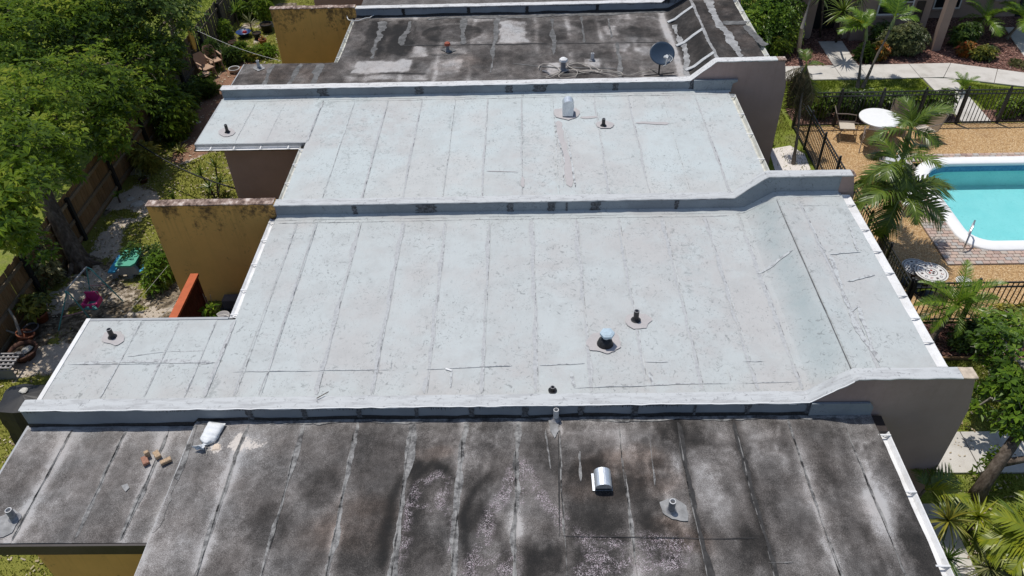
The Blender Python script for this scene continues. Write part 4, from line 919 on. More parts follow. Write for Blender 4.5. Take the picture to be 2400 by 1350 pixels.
    # mastic patches over the laps
    def mas(x, wd, mat='mastic', wob=0.3, sd=0):
        k = 8; zz = np.linspace(0, 1, k); rg = np.random.default_rng(sd)
        z0 = float(zroof(x, Yf-.1, row))+0.02; z1 = prof_z(nm, x)-0.035
        if row in (1, 3): z1 = min(z1, 2.765)
        l = x-wd/2*(1+wob*(rg.random(k)-.5)*2); q = x+wd/2*(1+wob*(rg.random(k)-.5)*2)
        Z = z0+(z1-z0)*zz; y = Yf-0.022-0.012*(1-zz)
        m = MB(); m.v = [(a, c, d) for a, c, d in zip(l, y, Z)]+[(a, c, d) for a, c, d in zip(q, y, Z)]; m.f = [(j, j+k, j+k+1, j+1) for j in range(k-1)]
        m.build('mastic_patch', mat, fl)
    pxl = {'A': [(585, 968, .10), (712, 960, .08), (840, 957, .08), (975, 955, .06), (1104, 953, .08), (1230, 952, .10), (1362, 951, .09), (1489, 951, .11), (1629, 952, .04), (1753, 953, .08), (1895, 957, .10)],
           'B': [(832, 493, .10), (1000, 490, .40), (1196, 488, .14), (1292, 486, .16), (1328, 486, .04), (1394, 484, .20), (1585, 480, .08)],
           'C': [(757, 215, .26), (983, 212, .22), (1193, 208, .20), (1265, 206, .36), (1442, 203, .14), (1622, 200, .16)],
           'D': [(945, 22, .10), (1098, 18, .10), (1235, 15, .10), (1400, 12, .10)]}[nm]
    for k, (x, y, wd) in enumerate(pxl): mas(ay(x, y, Yf)[0], wd, 'mastic' if nm != 'D' else 'tar_black', 0.35, k)
# end cap of the raised flashing on the brown walls A and C (coated box at the foot of the wing)
m = MB().prism_y([(4.55, ZR+0.02), (5.55, ZR+0.02), (5.55, ZR+0.20), (5.48, ZR+0.30), (4.55, ZR+0.30)], PAR['A']-0.055, PAR['A']-0.014); m.build('flashing_end', 'coatp', WALLS['A'])
m = MB().prism_y([(4.62, ZR+0.02), (5.64, ZR+0.02), (5.66, ZR+0.22), (5.78, ZR+0.28), (5.78, ZR+0.33), (4.60, ZR+0.33)], PAR['C']-0.09, PAR['C']-0.014); m.build('flashing_end', 'coatp', WALLS['C'])

# ================================================================== GUTTERS, FASCIAS (parts of the houses)
def gutter(h, p0, p1, side, w_, mat_in, mat_front, brk, zt, name='gutter', dep=0.10, bmat='metal_white'):
    """open trough from p0 to p1 (xy); side = unit vector pointing away from the roof"""
    sx, sy = side; t = 0.006
    def q(p, o, z): return (p[0]+sx*o, p[1]+sy*o, z)
    m = MB()
    m.add([q(p0, 0.004, zt), q(p1, 0.004, zt), q(p1, 0.004, zt-dep), q(p0, 0.004, zt-dep)], [(0, 1, 2, 3)])
    m.add([q(p0, 0.004, zt-dep), q(p1, 0.004, zt-dep), q(p1, w_*0.75, zt-dep), q(p0, w_*0.75, zt-dep)], [(0, 1, 2, 3)])
    m.add([q(p0, w_*0.75, zt-dep), q(p1, w_*0.75, zt-dep), q(p1, w_, zt-0.02), q(p0, w_, zt-0.02)], [(0, 1, 2, 3)])
    m.add([q(p0, w_, zt-0.02), q(p1, w_, zt-0.02), q(p1, w_+0.012, zt-0.012), q(p0, w_+0.012, zt-0.012)], [(0, 1, 2, 3)])
    g = m.build(name, mat_in, h)
    m = MB()
    m.add([q(p0, w_*0.75+0.006, zt-dep-0.006), q(p1, w_*0.75+0.006, zt-dep-0.006), q(p1, w_+0.016, zt-0.012), q(p0, w_+0.016, zt-0.012)], [(3, 2, 1, 0)])
    m.add([q(p0, 0.0, zt-dep-0.006), q(p1, 0.0, zt-dep-0.006), q(p1, w_*0.75+0.006, zt-dep-0.006), q(p0, w_*0.75+0.006, zt-dep-0.006)], [(0, 1, 2, 3)])
    for p in (p0, p1): m.add([q(p, 0.0, zt), q(p, 0.0, zt-dep-.006), q(p, w_*0.75+.006, zt-dep-.006), q(p, w_+.016, zt-.012)], [(0, 1, 2, 3)])
    m.build('gutter_face', mat_front, g)
    L = math.dist(p0, p1)
    for f in brk:
        c = (p0[0]+(p1[0]-p0[0])*f, p0[1]+(p1[1]-p0[1])*f)
        m = MB(); a = q(c, -0.02, zt+0.004); b = q(c, w_+0.01, zt-0.004)
        m.beam(a, b, 0.028, 0.012); m.beam(q(c, w_-0.005, zt-0.008), q((c[0]-sy*0.05, c[1]+sx*0.05), w_*0.5, zt-dep*0.7), 0.02, 0.01)
        m.build('gutter_bracket', bmat, g)
fr = lambda *v: v
gutter(HOUSE[2], (XH+0.004, 8.54), (XH+0.004, 14.02), (1, 0), 0.19, 'metal_white', 'metal_white', fr(.075, .18, .29, .40, .52, .64, .77, .93), ZR+0.39, dep=0.05)
gutter(HOUSE[1], (XR+0.004, 2.5), (XR+0.004, 7.93), (1, 0), 0.17, 'metal_white', 'metal_brown', fr(.45, .57, .79, .985), ZR-0.0, dep=0.09)
MB().box(XR+0.004, XR+0.18, 7.935, 8.26, ZR-0.10, ZR-0.02).build('downspout_outlet', 'metal_brown', HOUSE[1])
gutter(HOUSE[3], (XR+0.004, 14.33), (XR+0.004, 19.5), (1, 0), 0.15, 'metal_dirty', 'metal_white', fr(.12, .35, .58, .78, .97), ZR-0.0)
gutter(HOUSE[4], (XH+0.004, 19.98), (XH+0.004, 25.38), (1, 0), 0.17, 'metal_dirty', 'metal_white', fr(.05, .2, .35, .5, .65, .8, .95), ZR+0.39)
gutter(HOUSE[2], (XL-0.004, 10.80), (XL-0.004, 14.05), (-1, 0), 0.13, 'metal_white', 'metal_brown', fr(.03, .25, .5, .75, .95), ZR-0.01, dep=0.05)
gutter(HOUSE[3], (XL-0.004, 14.33), (XL-0.004, 17.12), (-1, 0), 0.12, 'metal_dirty', 'metal_brown', fr(.03, .4, .7, .95), ZR-0.01, dep=0.06)
gutter(HOUSE[4], (XL-0.004, 22.0), (XL-0.004, 25.38), (-1, 0), 0.13, 'metal_dirty', 'metal_brown', fr(.1, .3, .5, .7, .9), ZR-0.01)
gutter(HOUSE[3], (XW-0.02, 17.27), (XL-0.13, 17.27), (0, -1), 0.15, 'metal_white', 'metal_brown', fr(.15, .37, .62, .88), ZR-0.06, dep=0.06)
MB().box(XW, XL, 17.272, 17.296, ZR-0.16, ZR+0.012).build('fascia', 'drip_grey', HOUSE[3])
MB().box(XW-0.03, XL, 6.06, 6.096, ZR-0.34, ZR-0.11).build('fascia', 'metal_brown', HOUSE[1])
MB().box(XW-0.045, XW-0.002, 6.06, 8.3, ZR-0.28, ZR-0.10).build('fascia', 'drip_grey', HOUSE[1])
MB().box(XW-0.05, XW+0.03, 8.5, 10.80, ZR-0.10, ZR+0.026).build('drip_edge', 'metal_white', HOUSE[2])
MB().box(XW+0.032, XL-0.14, 10.742, 10.80, ZR-0.10, ZR+0.020).build('drip_edge', 'drip_grey', HOUSE[2])
MB().box(XW-0.04, XW-0.002, 17.29, 19.74, ZR-0.14, ZR+0.006).build('drip_edge', 'drip_grey', HOUSE[3])
MB().box(XW-0.03, XW-0.002, 19.97, 21.95, ZR-0.14, ZR+0.006).build('drip_edge', 'drip_grey', HOUSE[4])

# ================================================================== VENTS (parts of the houses)
def pipe(row, px, py, h, rad=0.04, mat='metal_black', z=ZR, tilt=(0, 0), cap=None):
    b = at(px, py, z); z0 = float(zroof(b[0], b[1], row)) if row != 1 else z
    m = MB(); n = 14; top = (b[0]+tilt[0], b[1]+tilt[1], z0+h)
    m.tube([(b[0], b[1], z0-0.02), top], rad, n, False)
    # rim and dark inside
    m.tube([top, (top[0], top[1], top[2]+0.004)], rad, n, False)
    p = m.build('vent_pipe', mat, HOUSE[row], True)
    MB().lathe(top, [(rad*0.98, 0.004), (rad*0.72, 0.006), (rad*0.7, -0.08)], n, False, True).build('pipe_mouth', 'pipe_pvc' if mat != 'metal_black' else 'pipe_grey', p)
    MB().lathe((b[0], b[1], z0), [(rad*1.9, 0.03), (rad*1.35, 0.04), (rad*1.05, 0.09)], n, False, False).build('pipe_collar', 'tar_black' if mat == 'metal_black' else 'pipe_grey', p, True)
    return p, top
pipe(2, 1490, 752, 0.25, 0.05); pipe(2, 265, 792, 0.22, 0.045); pipe(2, 1295, 917, 0.10, 0.04)
pipe(3, 1414, 297, 0.22, 0.045); pipe(3, 534, 312, 0.24, 0.04)
pipe(1, 1572, 1200, 0.27, 0.05, 'pipe_grey'); pipe(1, 1303, 985, 0.26, 0.045, 'pipe_pvc'); pipe(1, 36, 1217, 0.24, 0.05, 'pipe_grey', ZR-.11)
pipe(4, 1388, 143, 0.24, 0.05, 'pipe_pvc'); pipe(4, 608, 162, 0.26, 0.045, 'pipe_pvc')
p, top = pipe(4, 1050, 122, 0.27, 0.05, 'pipe_grey'); MB().lathe(top, [(0.10, -0.05), (0.085, 0.02), (0.03, 0.05)], 8).build('cap', 'rust_cap', p)
p, top = pipe(4, 1320, 167, 0.34, 0.07, 'pipe_grey'); MB().lathe(top, [(0.13, -0.03), (0.12, 0.03), (0.04, 0.075)], 6).build('cap', 'metal_white', p)
# boot vent with faceted metal cap on the middle roof
b = at(1418, 808, ZR)
bt = MB().lathe((b[0], b[1], ZR), [(0.155, -0.02), (0.15, 0.03), (0.12, 0.12), (0.07, 0.17)], 18).build('vent_boot', 'tar_black', HOUSE[2], True)
MB().tube([(b[0]+.01, b[1], ZR+0.1), (b[0]+0.02, b[1], ZR+0.30)], 0.055, 10).build('vent_stack', 'metal_white', bt)
MB().lathe((b[0]+0.025, b[1], ZR+0.27), [(0.07, -0.05), (0.13, -0.02), (0.135, 0.03), (0.085, 0.05)], 6).build('vent_cap', 'galv_blue', bt)
# hood vents: half-barrel hoods
def hood(row, px, py, w_, l_, hh, tilt, z=ZR):
    b = at(px, py, z); z0 = float(zroof(b[0], b[1], row))
    n = 12; m = MB(); prof = []
    for k in range(n+1):
        a = math.pi*k/n; prof.append((-math.cos(a)*w_/2, math.sin(a)*w_*0.42))
    y0, y1 = b[1]-l_/2, b[1]+l_/2
    v = []
    for (x, zz) in prof: v.append((b[0]+x, y0, z0+hh+zz))
    for (x, zz) in prof: v.append((b[0]+x, y1, z0+hh+zz-tilt))
    f = [(k, k+1, k+n+2, k+n+1) for k in range(n)] + [tuple(range(n, -1, -1)), tuple(range(n+1, 2*n+2))]
    v += [(b[0]-w_/2, y0, z0+hh-0.10), (b[0]+w_/2, y0, z0+hh-0.10), (b[0]-w_/2, y1, z0), (b[0]+w_/2, y1, z0)]; q = 2*n+2
    f += [(0, n+1, q+2, q), (n, q+1, q+3, 2*n+1), (n+1, 2*n+1, q+3, q+2)]
    m.add(v, f); o = m.build('roof_vent', 'galv', HOUSE[row])
    MB().box(b[0]-w_*0.42, b[0]+w_*0.42, b[1]-l_*0.35, b[1]+l_*0.45, z0-0.01, z0+hh-0.02).build('vent_throat', 'tar_black', o)
    MB().box(b[0]-w_*0.62, b[0]+w_*0.55, b[1]-l_*0.4, b[1]+l_*0.6, z0+0.026, z0+0.032).build('vent_flange', 'galv', o)
hood(1, 1412, 1136, 0.255, 0.31, 0.13, 0.0)
b = at(1331, 268, ZR)     # gooseneck hood on the pale roof
z0 = float(zroof(b[0], b[1], 3)); n = 12
m = MB(); v = []; w2 = 0.15
for k in range(n+1):
    a = math.pi*k/n; v.append((b[0]-math.cos(a)*w2, 0, math.sin(a)*w2))
vf = [(x, b[1]-0.14, z0+0.30+zz) for x, _, zz in v]; vb = [(x, b[1]+0.14, z0+0.30+zz) for x, _, zz in v]
lf = [(b[0]-w2, b[1]-0.20, z0+0.05), (b[0]+w2*0.8, b[1]-0.20, z0+0.05)]; lb = [(b[0]-w2, b[1]+0.14, z0+0.03), (b[0]+w2, b[1]+0.14, z0+0.03)]
m.add(vf+vb+lf+lb, [(k, k+1, k+n+2, k+n+1) for k in range(n)] + [tuple(range(n, -1, -1))+(2*n+2, 2*n+3), tuple(range(n+1, 2*n+2))+(2*n+5, 2*n+4), (0, n+1, 2*n+4, 2*n+2)])
hv = m.build('roof_vent', 'galv', HOUSE[3])
MB().box(b[0]-0.10, b[0]+0.12, b[1]-0.13, b[1]+0.13, z0-0.01, z0+0.24).build('vent_throat', 'tar_black', hv)

# ================================================================== LOOSE THINGS ON THE ROOFS
def stone(m, c, r_, flat=0.5, n=9, sd=0):
    rgs = random.Random(sd); k = [1+rgs.uniform(-.25, .25) for _ in range(n)]
    m.add([(c[0]+math.cos(6.283*i/n)*r_*k[i]*s_, c[1]+math.sin(6.283*i/n)*r_*k[i]*s_, c[2]+z*r_*flat) for s_, z in ((0.8, 0), (1, .5), (0.75, 0.95), (0.3, 1.1)) for i in range(n)], [(l*n+i, l*n+(i+1) % n, (l+1)*n+(i+1) % n, (l+1)*n+i) for l in range(3) for i in range(n)] + [tuple(range(n))[::-1], tuple(3*n+i for i in range(n))])
def rotz(a): return Matrix.Rotation(a, 3, 'Z')
ZW1 = ZR-0.11
for px, py, ang, L, Wd, H, mat, lb in [(343, 1085, -0.95, 0.165, 0.095, 0.06, 'brick_red', 'reddish loose brick lying flat, leftmost of the four on the dark roof'), (349, 1072, -0.95, 0.06, 0.075, 0.12, 'brick_tan', 'tan brick standing on end against the reddish brick'),
                                 (371, 1071, -0.85, 0.15, 0.09, 0.06, 'brick_tan', 'tan loose brick lying flat, farthest of the four from the camera'), (391, 1086, 0.62, 0.17, 0.08, 0.06, 'brick_tan', 'tan loose brick lying apart at the right of the small pile')]:
    b = at(px, py, ZW1); m = MB(); rt = rotz(ang)
    e = 0.008
    vs = []
    for sz, i_ in ((0, e*.6), (e, 0), (H-e, 0), (H, e)):
        for sx, sy in ((-1, -1), (1, -1), (1, 1), (-1, 1)):
            q = rt @ Vector((sx*(L/2-i_), sy*(Wd/2-i_), sz)); vs.append((q.x+random.uniform(-.003, .003), q.y+random.uniform(-.003, .003), q.z))
    fs = [(3, 2, 1, 0), (12, 13, 14, 15)] + [(4*l+k, 4*l+(k+1) % 4, 4*l+4+(k+1) % 4, 4*l+4+k) for l in range(3) for k in range(4)]
    m.add(vs, fs); o = m.build('brick', mat, None); o.location = (b[0], b[1], ZW1+0.03); tag(o, lb, 'brick', 'loose bricks on the near dark roof')
# sandbag
b = at(498, 1020, ZR); sb = thing('sandbag', 'white woven sandbag slumped on the near dark roof with its tied neck spilling', 'sandbag', (b[0], b[1], ZR))
nu, nv = 28, 16; V = []; rt = rotz(-0.14)
for i in range(nu):
    u = i/(nu-1)*2-1
    for j in range(nv):
        a = 2*math.pi*j/nv
        wprof = 0.15*(0.93+0.07*u)*(1 if u > -0.6 else 1-0.75*((-0.6-u)/0.4)**1.3)
        hprof = 0.075*math.sqrt(max(0.05, 1-max(0, u)**6))*(1 if u > -0.5 else 1-0.5*((-0.5-u)/0.5))
        if u > 0.7: hprof *= (1-u)/0.3*0.85+0.15
        cx = math.copysign(abs(math.cos(a))**0.6, math.cos(a)); cz = math.sin(a)
        fold = 1+0.20*math.sin(a*9+u*5)*max(0, -u+.2)**1.3
        n_ = (float(fbm(u*5+7, a*1.6, 33))-0.5)*0.06
        q = rt @ Vector((cx*wprof*fold, u*0.22, 0)); V.append((b[0]+q.x, b[1]+q.y, ZR+0.055+max(-0.04, cz*(hprof*0.85+n_))))
F = [(i*nv+j, i*nv+(j+1) % nv, (i+1)*nv+(j+1) % nv, (i+1)*nv+j) for i in range(nu-1) for j in range(nv)] + [tuple(range(nv))[::-1], tuple((nu-1)*nv+j for j in range(nv))]
m = MB(); m.add(V, F); m.build('sack', 'sack', sb, True)
m = MB(); q0 = rt @ Vector((0, -0.25, 0)); V = []
for i in range(4):
    for j in range(14):
        a = 2*math.pi*j/14; r_ = (0.035, 0.03, 0.06, 0.085)[i]*(1+0.3*math.sin(a*4+i)); q = rt @ Vector((math.cos(a)*r_-0.02*i, -0.24-0.035*i, 0)); V.append((b[0]+q.x, b[1]+q.y, ZR+0.07+math.sin(a)*r_*0.6+0.012*i))
m.add(V, [(i*14+j, i*14+(j+1) % 14, (i+1)*14+(j+1) % 14, (i+1)*14+j) for i in range(3) for j in range(14)]); m.build('neck', 'sack', sb)
q = rt @ Vector((0.02, -0.28, 0)); MB().tube([(b[0]+q.x, b[1]+q.y, ZR+.08), (b[0]+q.x+.03, b[1]+q.y-.06, ZR+.03), (b[0]+q.x+.06, b[1]+q.y-.13, ZR+.03)], 0.004, 5).build('tie_string', 'rope', sb)
# heap of spilled sand by the neck
q = at(507, 1049, ZR); m = MB(); stone(m, (q[0], q[1], ZR-0.01), 0.075, 0.45, 11, sd=3); o = m.build('sand_heap', 'sand', None); o['kind'] = 'stuff'; o['label'] = 'tan sand heaped at the neck of the sandbag'
# satellite dish
b = at(1545, 180, ZR); d = thing('satellite_dish', 'dark blue satellite dish on its mast at the right of the dark roof', 'dish', (b[0], b[1], ZR))
c = Vector((b[0]+0.02, b[1]+0.12, ZR+0.62)); nrm = Vector((0.12, -0.72, 0.68)).normalized(); s1 = nrm.cross(Vector((0, 0, 1))).normalized(); s2 = s1.cross(nrm)
V = []; n = 28
for i in range(7):
    r_ = i/6
    for k in range(n):
        a = 2*math.pi*k/n; V.append(c + s1*(math.cos(a)*r_*0.355) + s2*(math.sin(a)*r_*0.33) + nrm*(0.085*r_*r_))
for k in range(n):
    a = 2*math.pi*k/n; V.append(c + s1*(math.cos(a)*0.36) + s2*(math.sin(a)*0.335) + nrm*0.07)
m = MB(); m.add(V, [(i*n+k, i*n+(k+1) % n, (i+1)*n+(k+1) % n, (i+1)*n+k) for i in range(7) for k in range(n)]); m.build('reflector', 'dish_blue', d, True)
lnb = c + nrm*0.42 - s2*0.20
MB().tube([c - s2*0.36+nrm*.06, c - s2*0.38+nrm*0.2, lnb - s2*0.04], 0.02, 6).build('feed_arm', 'cable_white', d)
m = MB(); m.tube([lnb, lnb - nrm*0.10], [0.045, 0.03], 10); m.tube([lnb+s1*0.05, lnb-nrm*.08+s1*.05], 0.028, 8); m.build('feed_horn', 'plastic_white', d)
loop = [lnb + s1*(-0.06-0.09*math.sin(t*math.pi)) + s2*(-0.2*t+.03) for t in np.linspace(0, 1, 9)]; MB().tube(loop, 0.008, 5).build('feed_cable', 'cable_white', d)
MB().tube([c-nrm*0.02, c - nrm*0.12 - Vector((0, 0, 0.1)), (b[0], b[1]+.12, ZR+0.3), (b[0], b[1]+.12, ZR)], 0.024, 8).build('mast', 'iron_black', d)
m = MB(); [m.tube([(b[0], b[1]+.12, ZR+0.02), (b[0]+.45*math.cos(a), b[1]+.12+.35*math.sin(a), ZR+0.03)], 0.013, 5) for a in (0.2, 2.0, 3.4, 5.0)]; m.build('base_feet', 'iron_black', d)
# cables on the far dark roof
def loopcable(name, label, pts, rad, mat, row=4, sd=0, turns=None):
    P = [at(x, y, ZR) for x, y in pts]; Q = []
    for i in range(len(P)-1):
        p0 = P[max(i-1, 0)]; p1 = P[i]; p2 = P[i+1]; p3 = P[min(i+2, len(P)-1)]
        for t in np.linspace(0, 1, 8)[:-1]:
            Q.append(tuple(0.5*((2*p1[j])+(-p0[j]+p2[j])*t+(2*p0[j]-5*p1[j]+4*p2[j]-p3[j])*t*t+(-p0[j]+3*p1[j]-3*p2[j]+p3[j])*t**3) for j in (0, 1)))
    Q.append(P[-1][:2]); rg = random.Random(sd)
    V = [(x, y, float(zroof(x, y, row))+0.045+0.03*abs(math.sin(i*0.37+sd))) for i, (x, y) in enumerate(Q)]
    return tag(MB().tube(V, rad, 5).build(name, mat, None, True), label, 'cable')
loopcable('coiled_cable', 'tan cable looped in a loose tangle beside the capped vent pipe', [(1262, 165), (1270, 155), (1300, 160), (1312, 172), (1300, 183), (1280, 187), (1320, 168), (1340, 155), (1370, 158), (1385, 168), (1375, 176), (1345, 168), (1330, 156), (1360, 152), (1400, 166), (1410, 174), (1380, 172), (1350, 172), (1400, 170), (1440, 172), (1458, 178), (1452, 184), (1425, 180), (1395, 172), (1360, 170), (1325, 172), (1310, 186), (1345, 186), (1352, 172), (1330, 168)], 0.011, 'cable_tan', sd=1)
loopcable('thin_cable', 'thin grey cable running from the cable tangle to the satellite dish', [(1262, 184), (1310, 181), (1370, 176), (1415, 172), (1470, 181), (1505, 173), (1540, 168)], 0.009, 'rope', sd=2)
loopcable('white_cord', 'white cord hanging in a loop over the far parapet by the yellow wall', [(862, 36), (845, 34), (826, 30), (814, 38), (820, 52), (842, 52), (865, 45), (878, 40)], 0.014, 'cable_white', sd=3)
m = MB(); b = at(1275, 170, ZR); m.tube([(b[0], b[1], ZR+.03), (b[0]+0.12, b[1]-.12, ZR+.06), (b[0]+.2, b[1]-0.35, ZR+.03)], 0.02, 6); m.tube([(b[0]-.05, b[1], ZR+.05), (b[0]+0.08, b[1], ZR+.05)], 0.02, 6); tag(m.build('metal_bracket', 'pipe_grey', None), 'bent grey metal bracket lying left of the capped vent pipe', 'bracket')
# small debris on the middle roof
b = at(1052, 869, ZR); m = MB(); m.cbox((b[0], b[1], ZR+.03), 0.12, 0.03, 0.012, rotz(-0.4)); tag(m.build('membrane_scrap', 'metal_white', None), 'small curled white scrap on the middle roof', 'scrap')
b = at(755, 930, 2.83); m = MB(); m.tube([(b[0]-.08, b[1]-.04, 2.84), (b[0], b[1]+.02, 2.845), (b[0]+.09, b[1]+.1, 2.84)], 0.008, 5); tag(m.build('twig', 'bark', None), 'thin dark twig lying on the near parapet coping', 'twig')

# ================================================================== FOLIAGE TOOLS
def leaf_arrays(Cn, A, L, wr, k, rng, spread=0.35, droop=0.25, tone=None, jit=0.5):
    """k leaves round each centre; Cn (n,3) centres, A (n,3) axes, L (n,) lengths"""
    n = len(Cn)
    A = A/np.linalg.norm(A, axis=1, keepdims=True)
    T1 = np.cross(A, rng.normal(size=(n, 3))); T1 /= np.linalg.norm(T1, axis=1, keepdims=True)+1e-9
    T2 = np.cross(A, T1)
    ph = (np.arange(k)[None]*2*np.pi/k + rng.uniform(0, 6.28, (n, 1)) + rng.normal(0, jit, (n, k)))[..., None]
    sp = (spread + rng.normal(0, 0.2, (n, k)))[..., None]
    D = T1[:, None]*np.cos(ph)+T2[:, None]*np.sin(ph) + A[:, None]*sp
    D /= np.linalg.norm(D, axis=2, keepdims=True)
    Sd = np.cross(D, A[:, None]); Sd /= np.linalg.norm(Sd, axis=2, keepdims=True)+1e-9
    N = np.cross(Sd, D)
    l = (L[:, None]*rng.uniform(0.7, 1.2, (n, k)))[..., None]
    c = Cn[:, None] + D*l*0.08
    v0 = c; v1 = c + D*l*0.55 + Sd*l*wr*0.5 + N*l*0.08; v2 = c + D*l - np.array([0, 0, 1.0])*l*droop; v3 = c + D*l*0.55 - Sd*l*wr*0.5 + N*l*0.08
    V = np.stack([v0, v1, v2, v3], 2).reshape(-1, 3)
    b = np.arange(n*k)*4
    F = np.concatenate([np.stack([b, b+1, b+2], -1), np.stack([b, b+2, b+3], -1)])
    tn = rng.normal(0.5, 0.2, (n, 1)) + rng.normal(0, 0.10, (n, k)) if tone is None else tone[:, None] + rng.normal(0, 0.10, (n, k))
    return V, F, np.repeat(np.clip(tn, 0, 1).reshape(-1), 4)
def cloud_points(bl, dens, rng, shell=0.45, top=0.0):
    """points in ellipsoids (cx,cy,cz,rx,ry,rz), thinned towards the middle, pushed to clumps"""
    P = []; A = []
    for cx, cy, cz, rx, ry, rz in bl:
        n = int(dens*4*(rx*ry*rz)**(2/3))
        d = rng.normal(size=(n, 3)); d /= np.linalg.norm(d, axis=1, keepdims=True)
        r_ = shell+(1-shell)*rng.random(n)**0.6
        lump = 0.80+0.42*vnoise(d[:, 0]*2.6+cx*3, d[:, 1]*2.6+d[:, 2]*3.1+cy, 77)
        p = d*(r_*lump)[:, None]*np.array([rx, ry, rz]); P.append(p+np.array([cx, cy, cz])); A.append(d*np.array([1/rx, 1/ry, 1/rz])*rz + np.array([0, 0, 1.05]))
    return np.concatenate(P), np.concatenate(A)
def foliage(parent, bl, dens, L, wr, k, mat, seed, name='crown', spread=0.35, shell=0.45, droop=0.2, gap=0.0):
    rng = np.random.default_rng(seed); P, A = cloud_points(bl, dens, rng, shell)
    if gap > 0:
        m = fbm(P[:, 0]*1.3, P[:, 1]*1.3+P[:, 2]*1.7, seed) > gap; P, A = P[m], A[m]
    m = P[:, 2] > 0.03; P, A = P[m], A[m]
    tone = np.clip(0.5 + 1.3*(fbm(P[:, 0]*0.9, P[:, 1]*0.9+P[:, 2]*.8, seed+9)-0.5) + rng.normal(0, 0.16, len(P)), 0, 1)
    V, F, t = leaf_arrays(P, A, rng.uniform(0.6, 1.45, len(P))*L, wr, k, rng, spread*0.75, droop, tone)
    return npmesh(name, V, F, mat, parent, {'tone': t})
def limb(m, a, b, r0, r1, rng, n=6, wob=0.12):
    a = np.array(a); b = np.array(b); P = []
    for i in range(n+1):
        t = i/n; p = a*(1-t)+b*t + (rng.normal(0, wob, 3)*math.sin(math.pi*t)); P.append(tuple(p))
    m.tube(P, [r0*(1-i/n)+r1*(i/n) for i in range(n+1)], 7); return P
def bush(name, label, cat, c, rad, L, mat, seed, dens=90, wr=0.45, k=5, group=None, stems=5, blobs_=None, gap=0.0, spread=0.5, shell=0.45):
    t = thing(name, label, cat, (c[0], c[1], 0), group)
    rng = np.random.default_rng(seed)
    bl = blobs_ or [(c[0]+rng.uniform(-.3, .3)*rad[0], c[1]+rng.uniform(-.3, .3)*rad[1], rad[2]*rng.uniform(0.45, 0.62), rad[0]*0.72, rad[1]*0.72, rad[2]*0.5) for _ in range(4)]
    foliage(t, bl, dens, L, wr, k, mat, seed, 'foliage', spread, shell=shell, gap=gap)
    m = MB()
    for i in range(stems):
        q = bl[i % len(bl)]; limb(m, (c[0]+rng.uniform(-.06, .06), c[1]+rng.uniform(-.06, .06), 0), (q[0]+rng.uniform(-.2, .2)*q[3], q[1], q[2]+q[5]*0.3), 0.022, 0.008, rng, 4, 0.04)
    m.build('stem', 'bark', t)
    return t
def blade_mesh(name, specs, mat, parent, seg=4, fold=0.25, tones=None):
    """strap leaves: specs list of (base, azimuth, elevation, length, width, droop)"""
    V = []; F = []; T = []; rg = np.random.default_rng(len(specs))
    for (b, az, el, L, W, dr) in specs:
        p = np.array(b, float); e = el; tn = float(np.clip(rg.normal(0.5, 0.2), 0, 1)); i0 = len(V)
        h = np.array([math.cos(az), math.sin(az), 0]); s = np.array([-math.sin(az), math.cos(az), 0])
        for i in range(seg+1):
            t = i/seg; w_ = W*0.5*(1-t**2.2)*(0.55+0.45*min(1, t*4)); 
            nrm = np.array([-h[0]*math.sin(e), -h[1]*math.sin(e), math.cos(e)])
            V += [tuple(p+s*w_+nrm*fold*w_), tuple(p), tuple(p-s*w_+nrm*fold*w_)]; T += [tn]*3
            d = h*math.cos(e)+np.array([0, 0, math.sin(e)]); p = p+d*L/seg; e -= dr/seg
        for i in range(seg):
            a = i0+3*i; F += [(a, a+1, a+4, a+3), (a+1, a+2, a+5, a+4)]
    return npmesh(name, np.array(V), np.array(F), mat, parent, {'tone': np.array(T)})
def rosette_specs(c, n, L, W, rng, el=(0.1, 1.3), dr=(0.3, 0.9)):
    return [(c, i*2.39996+rng.uniform(-.2, .2), rng.uniform(*el), L*rng.uniform(0.75, 1.15), W, rng.uniform(*dr)) for i in range(n)]
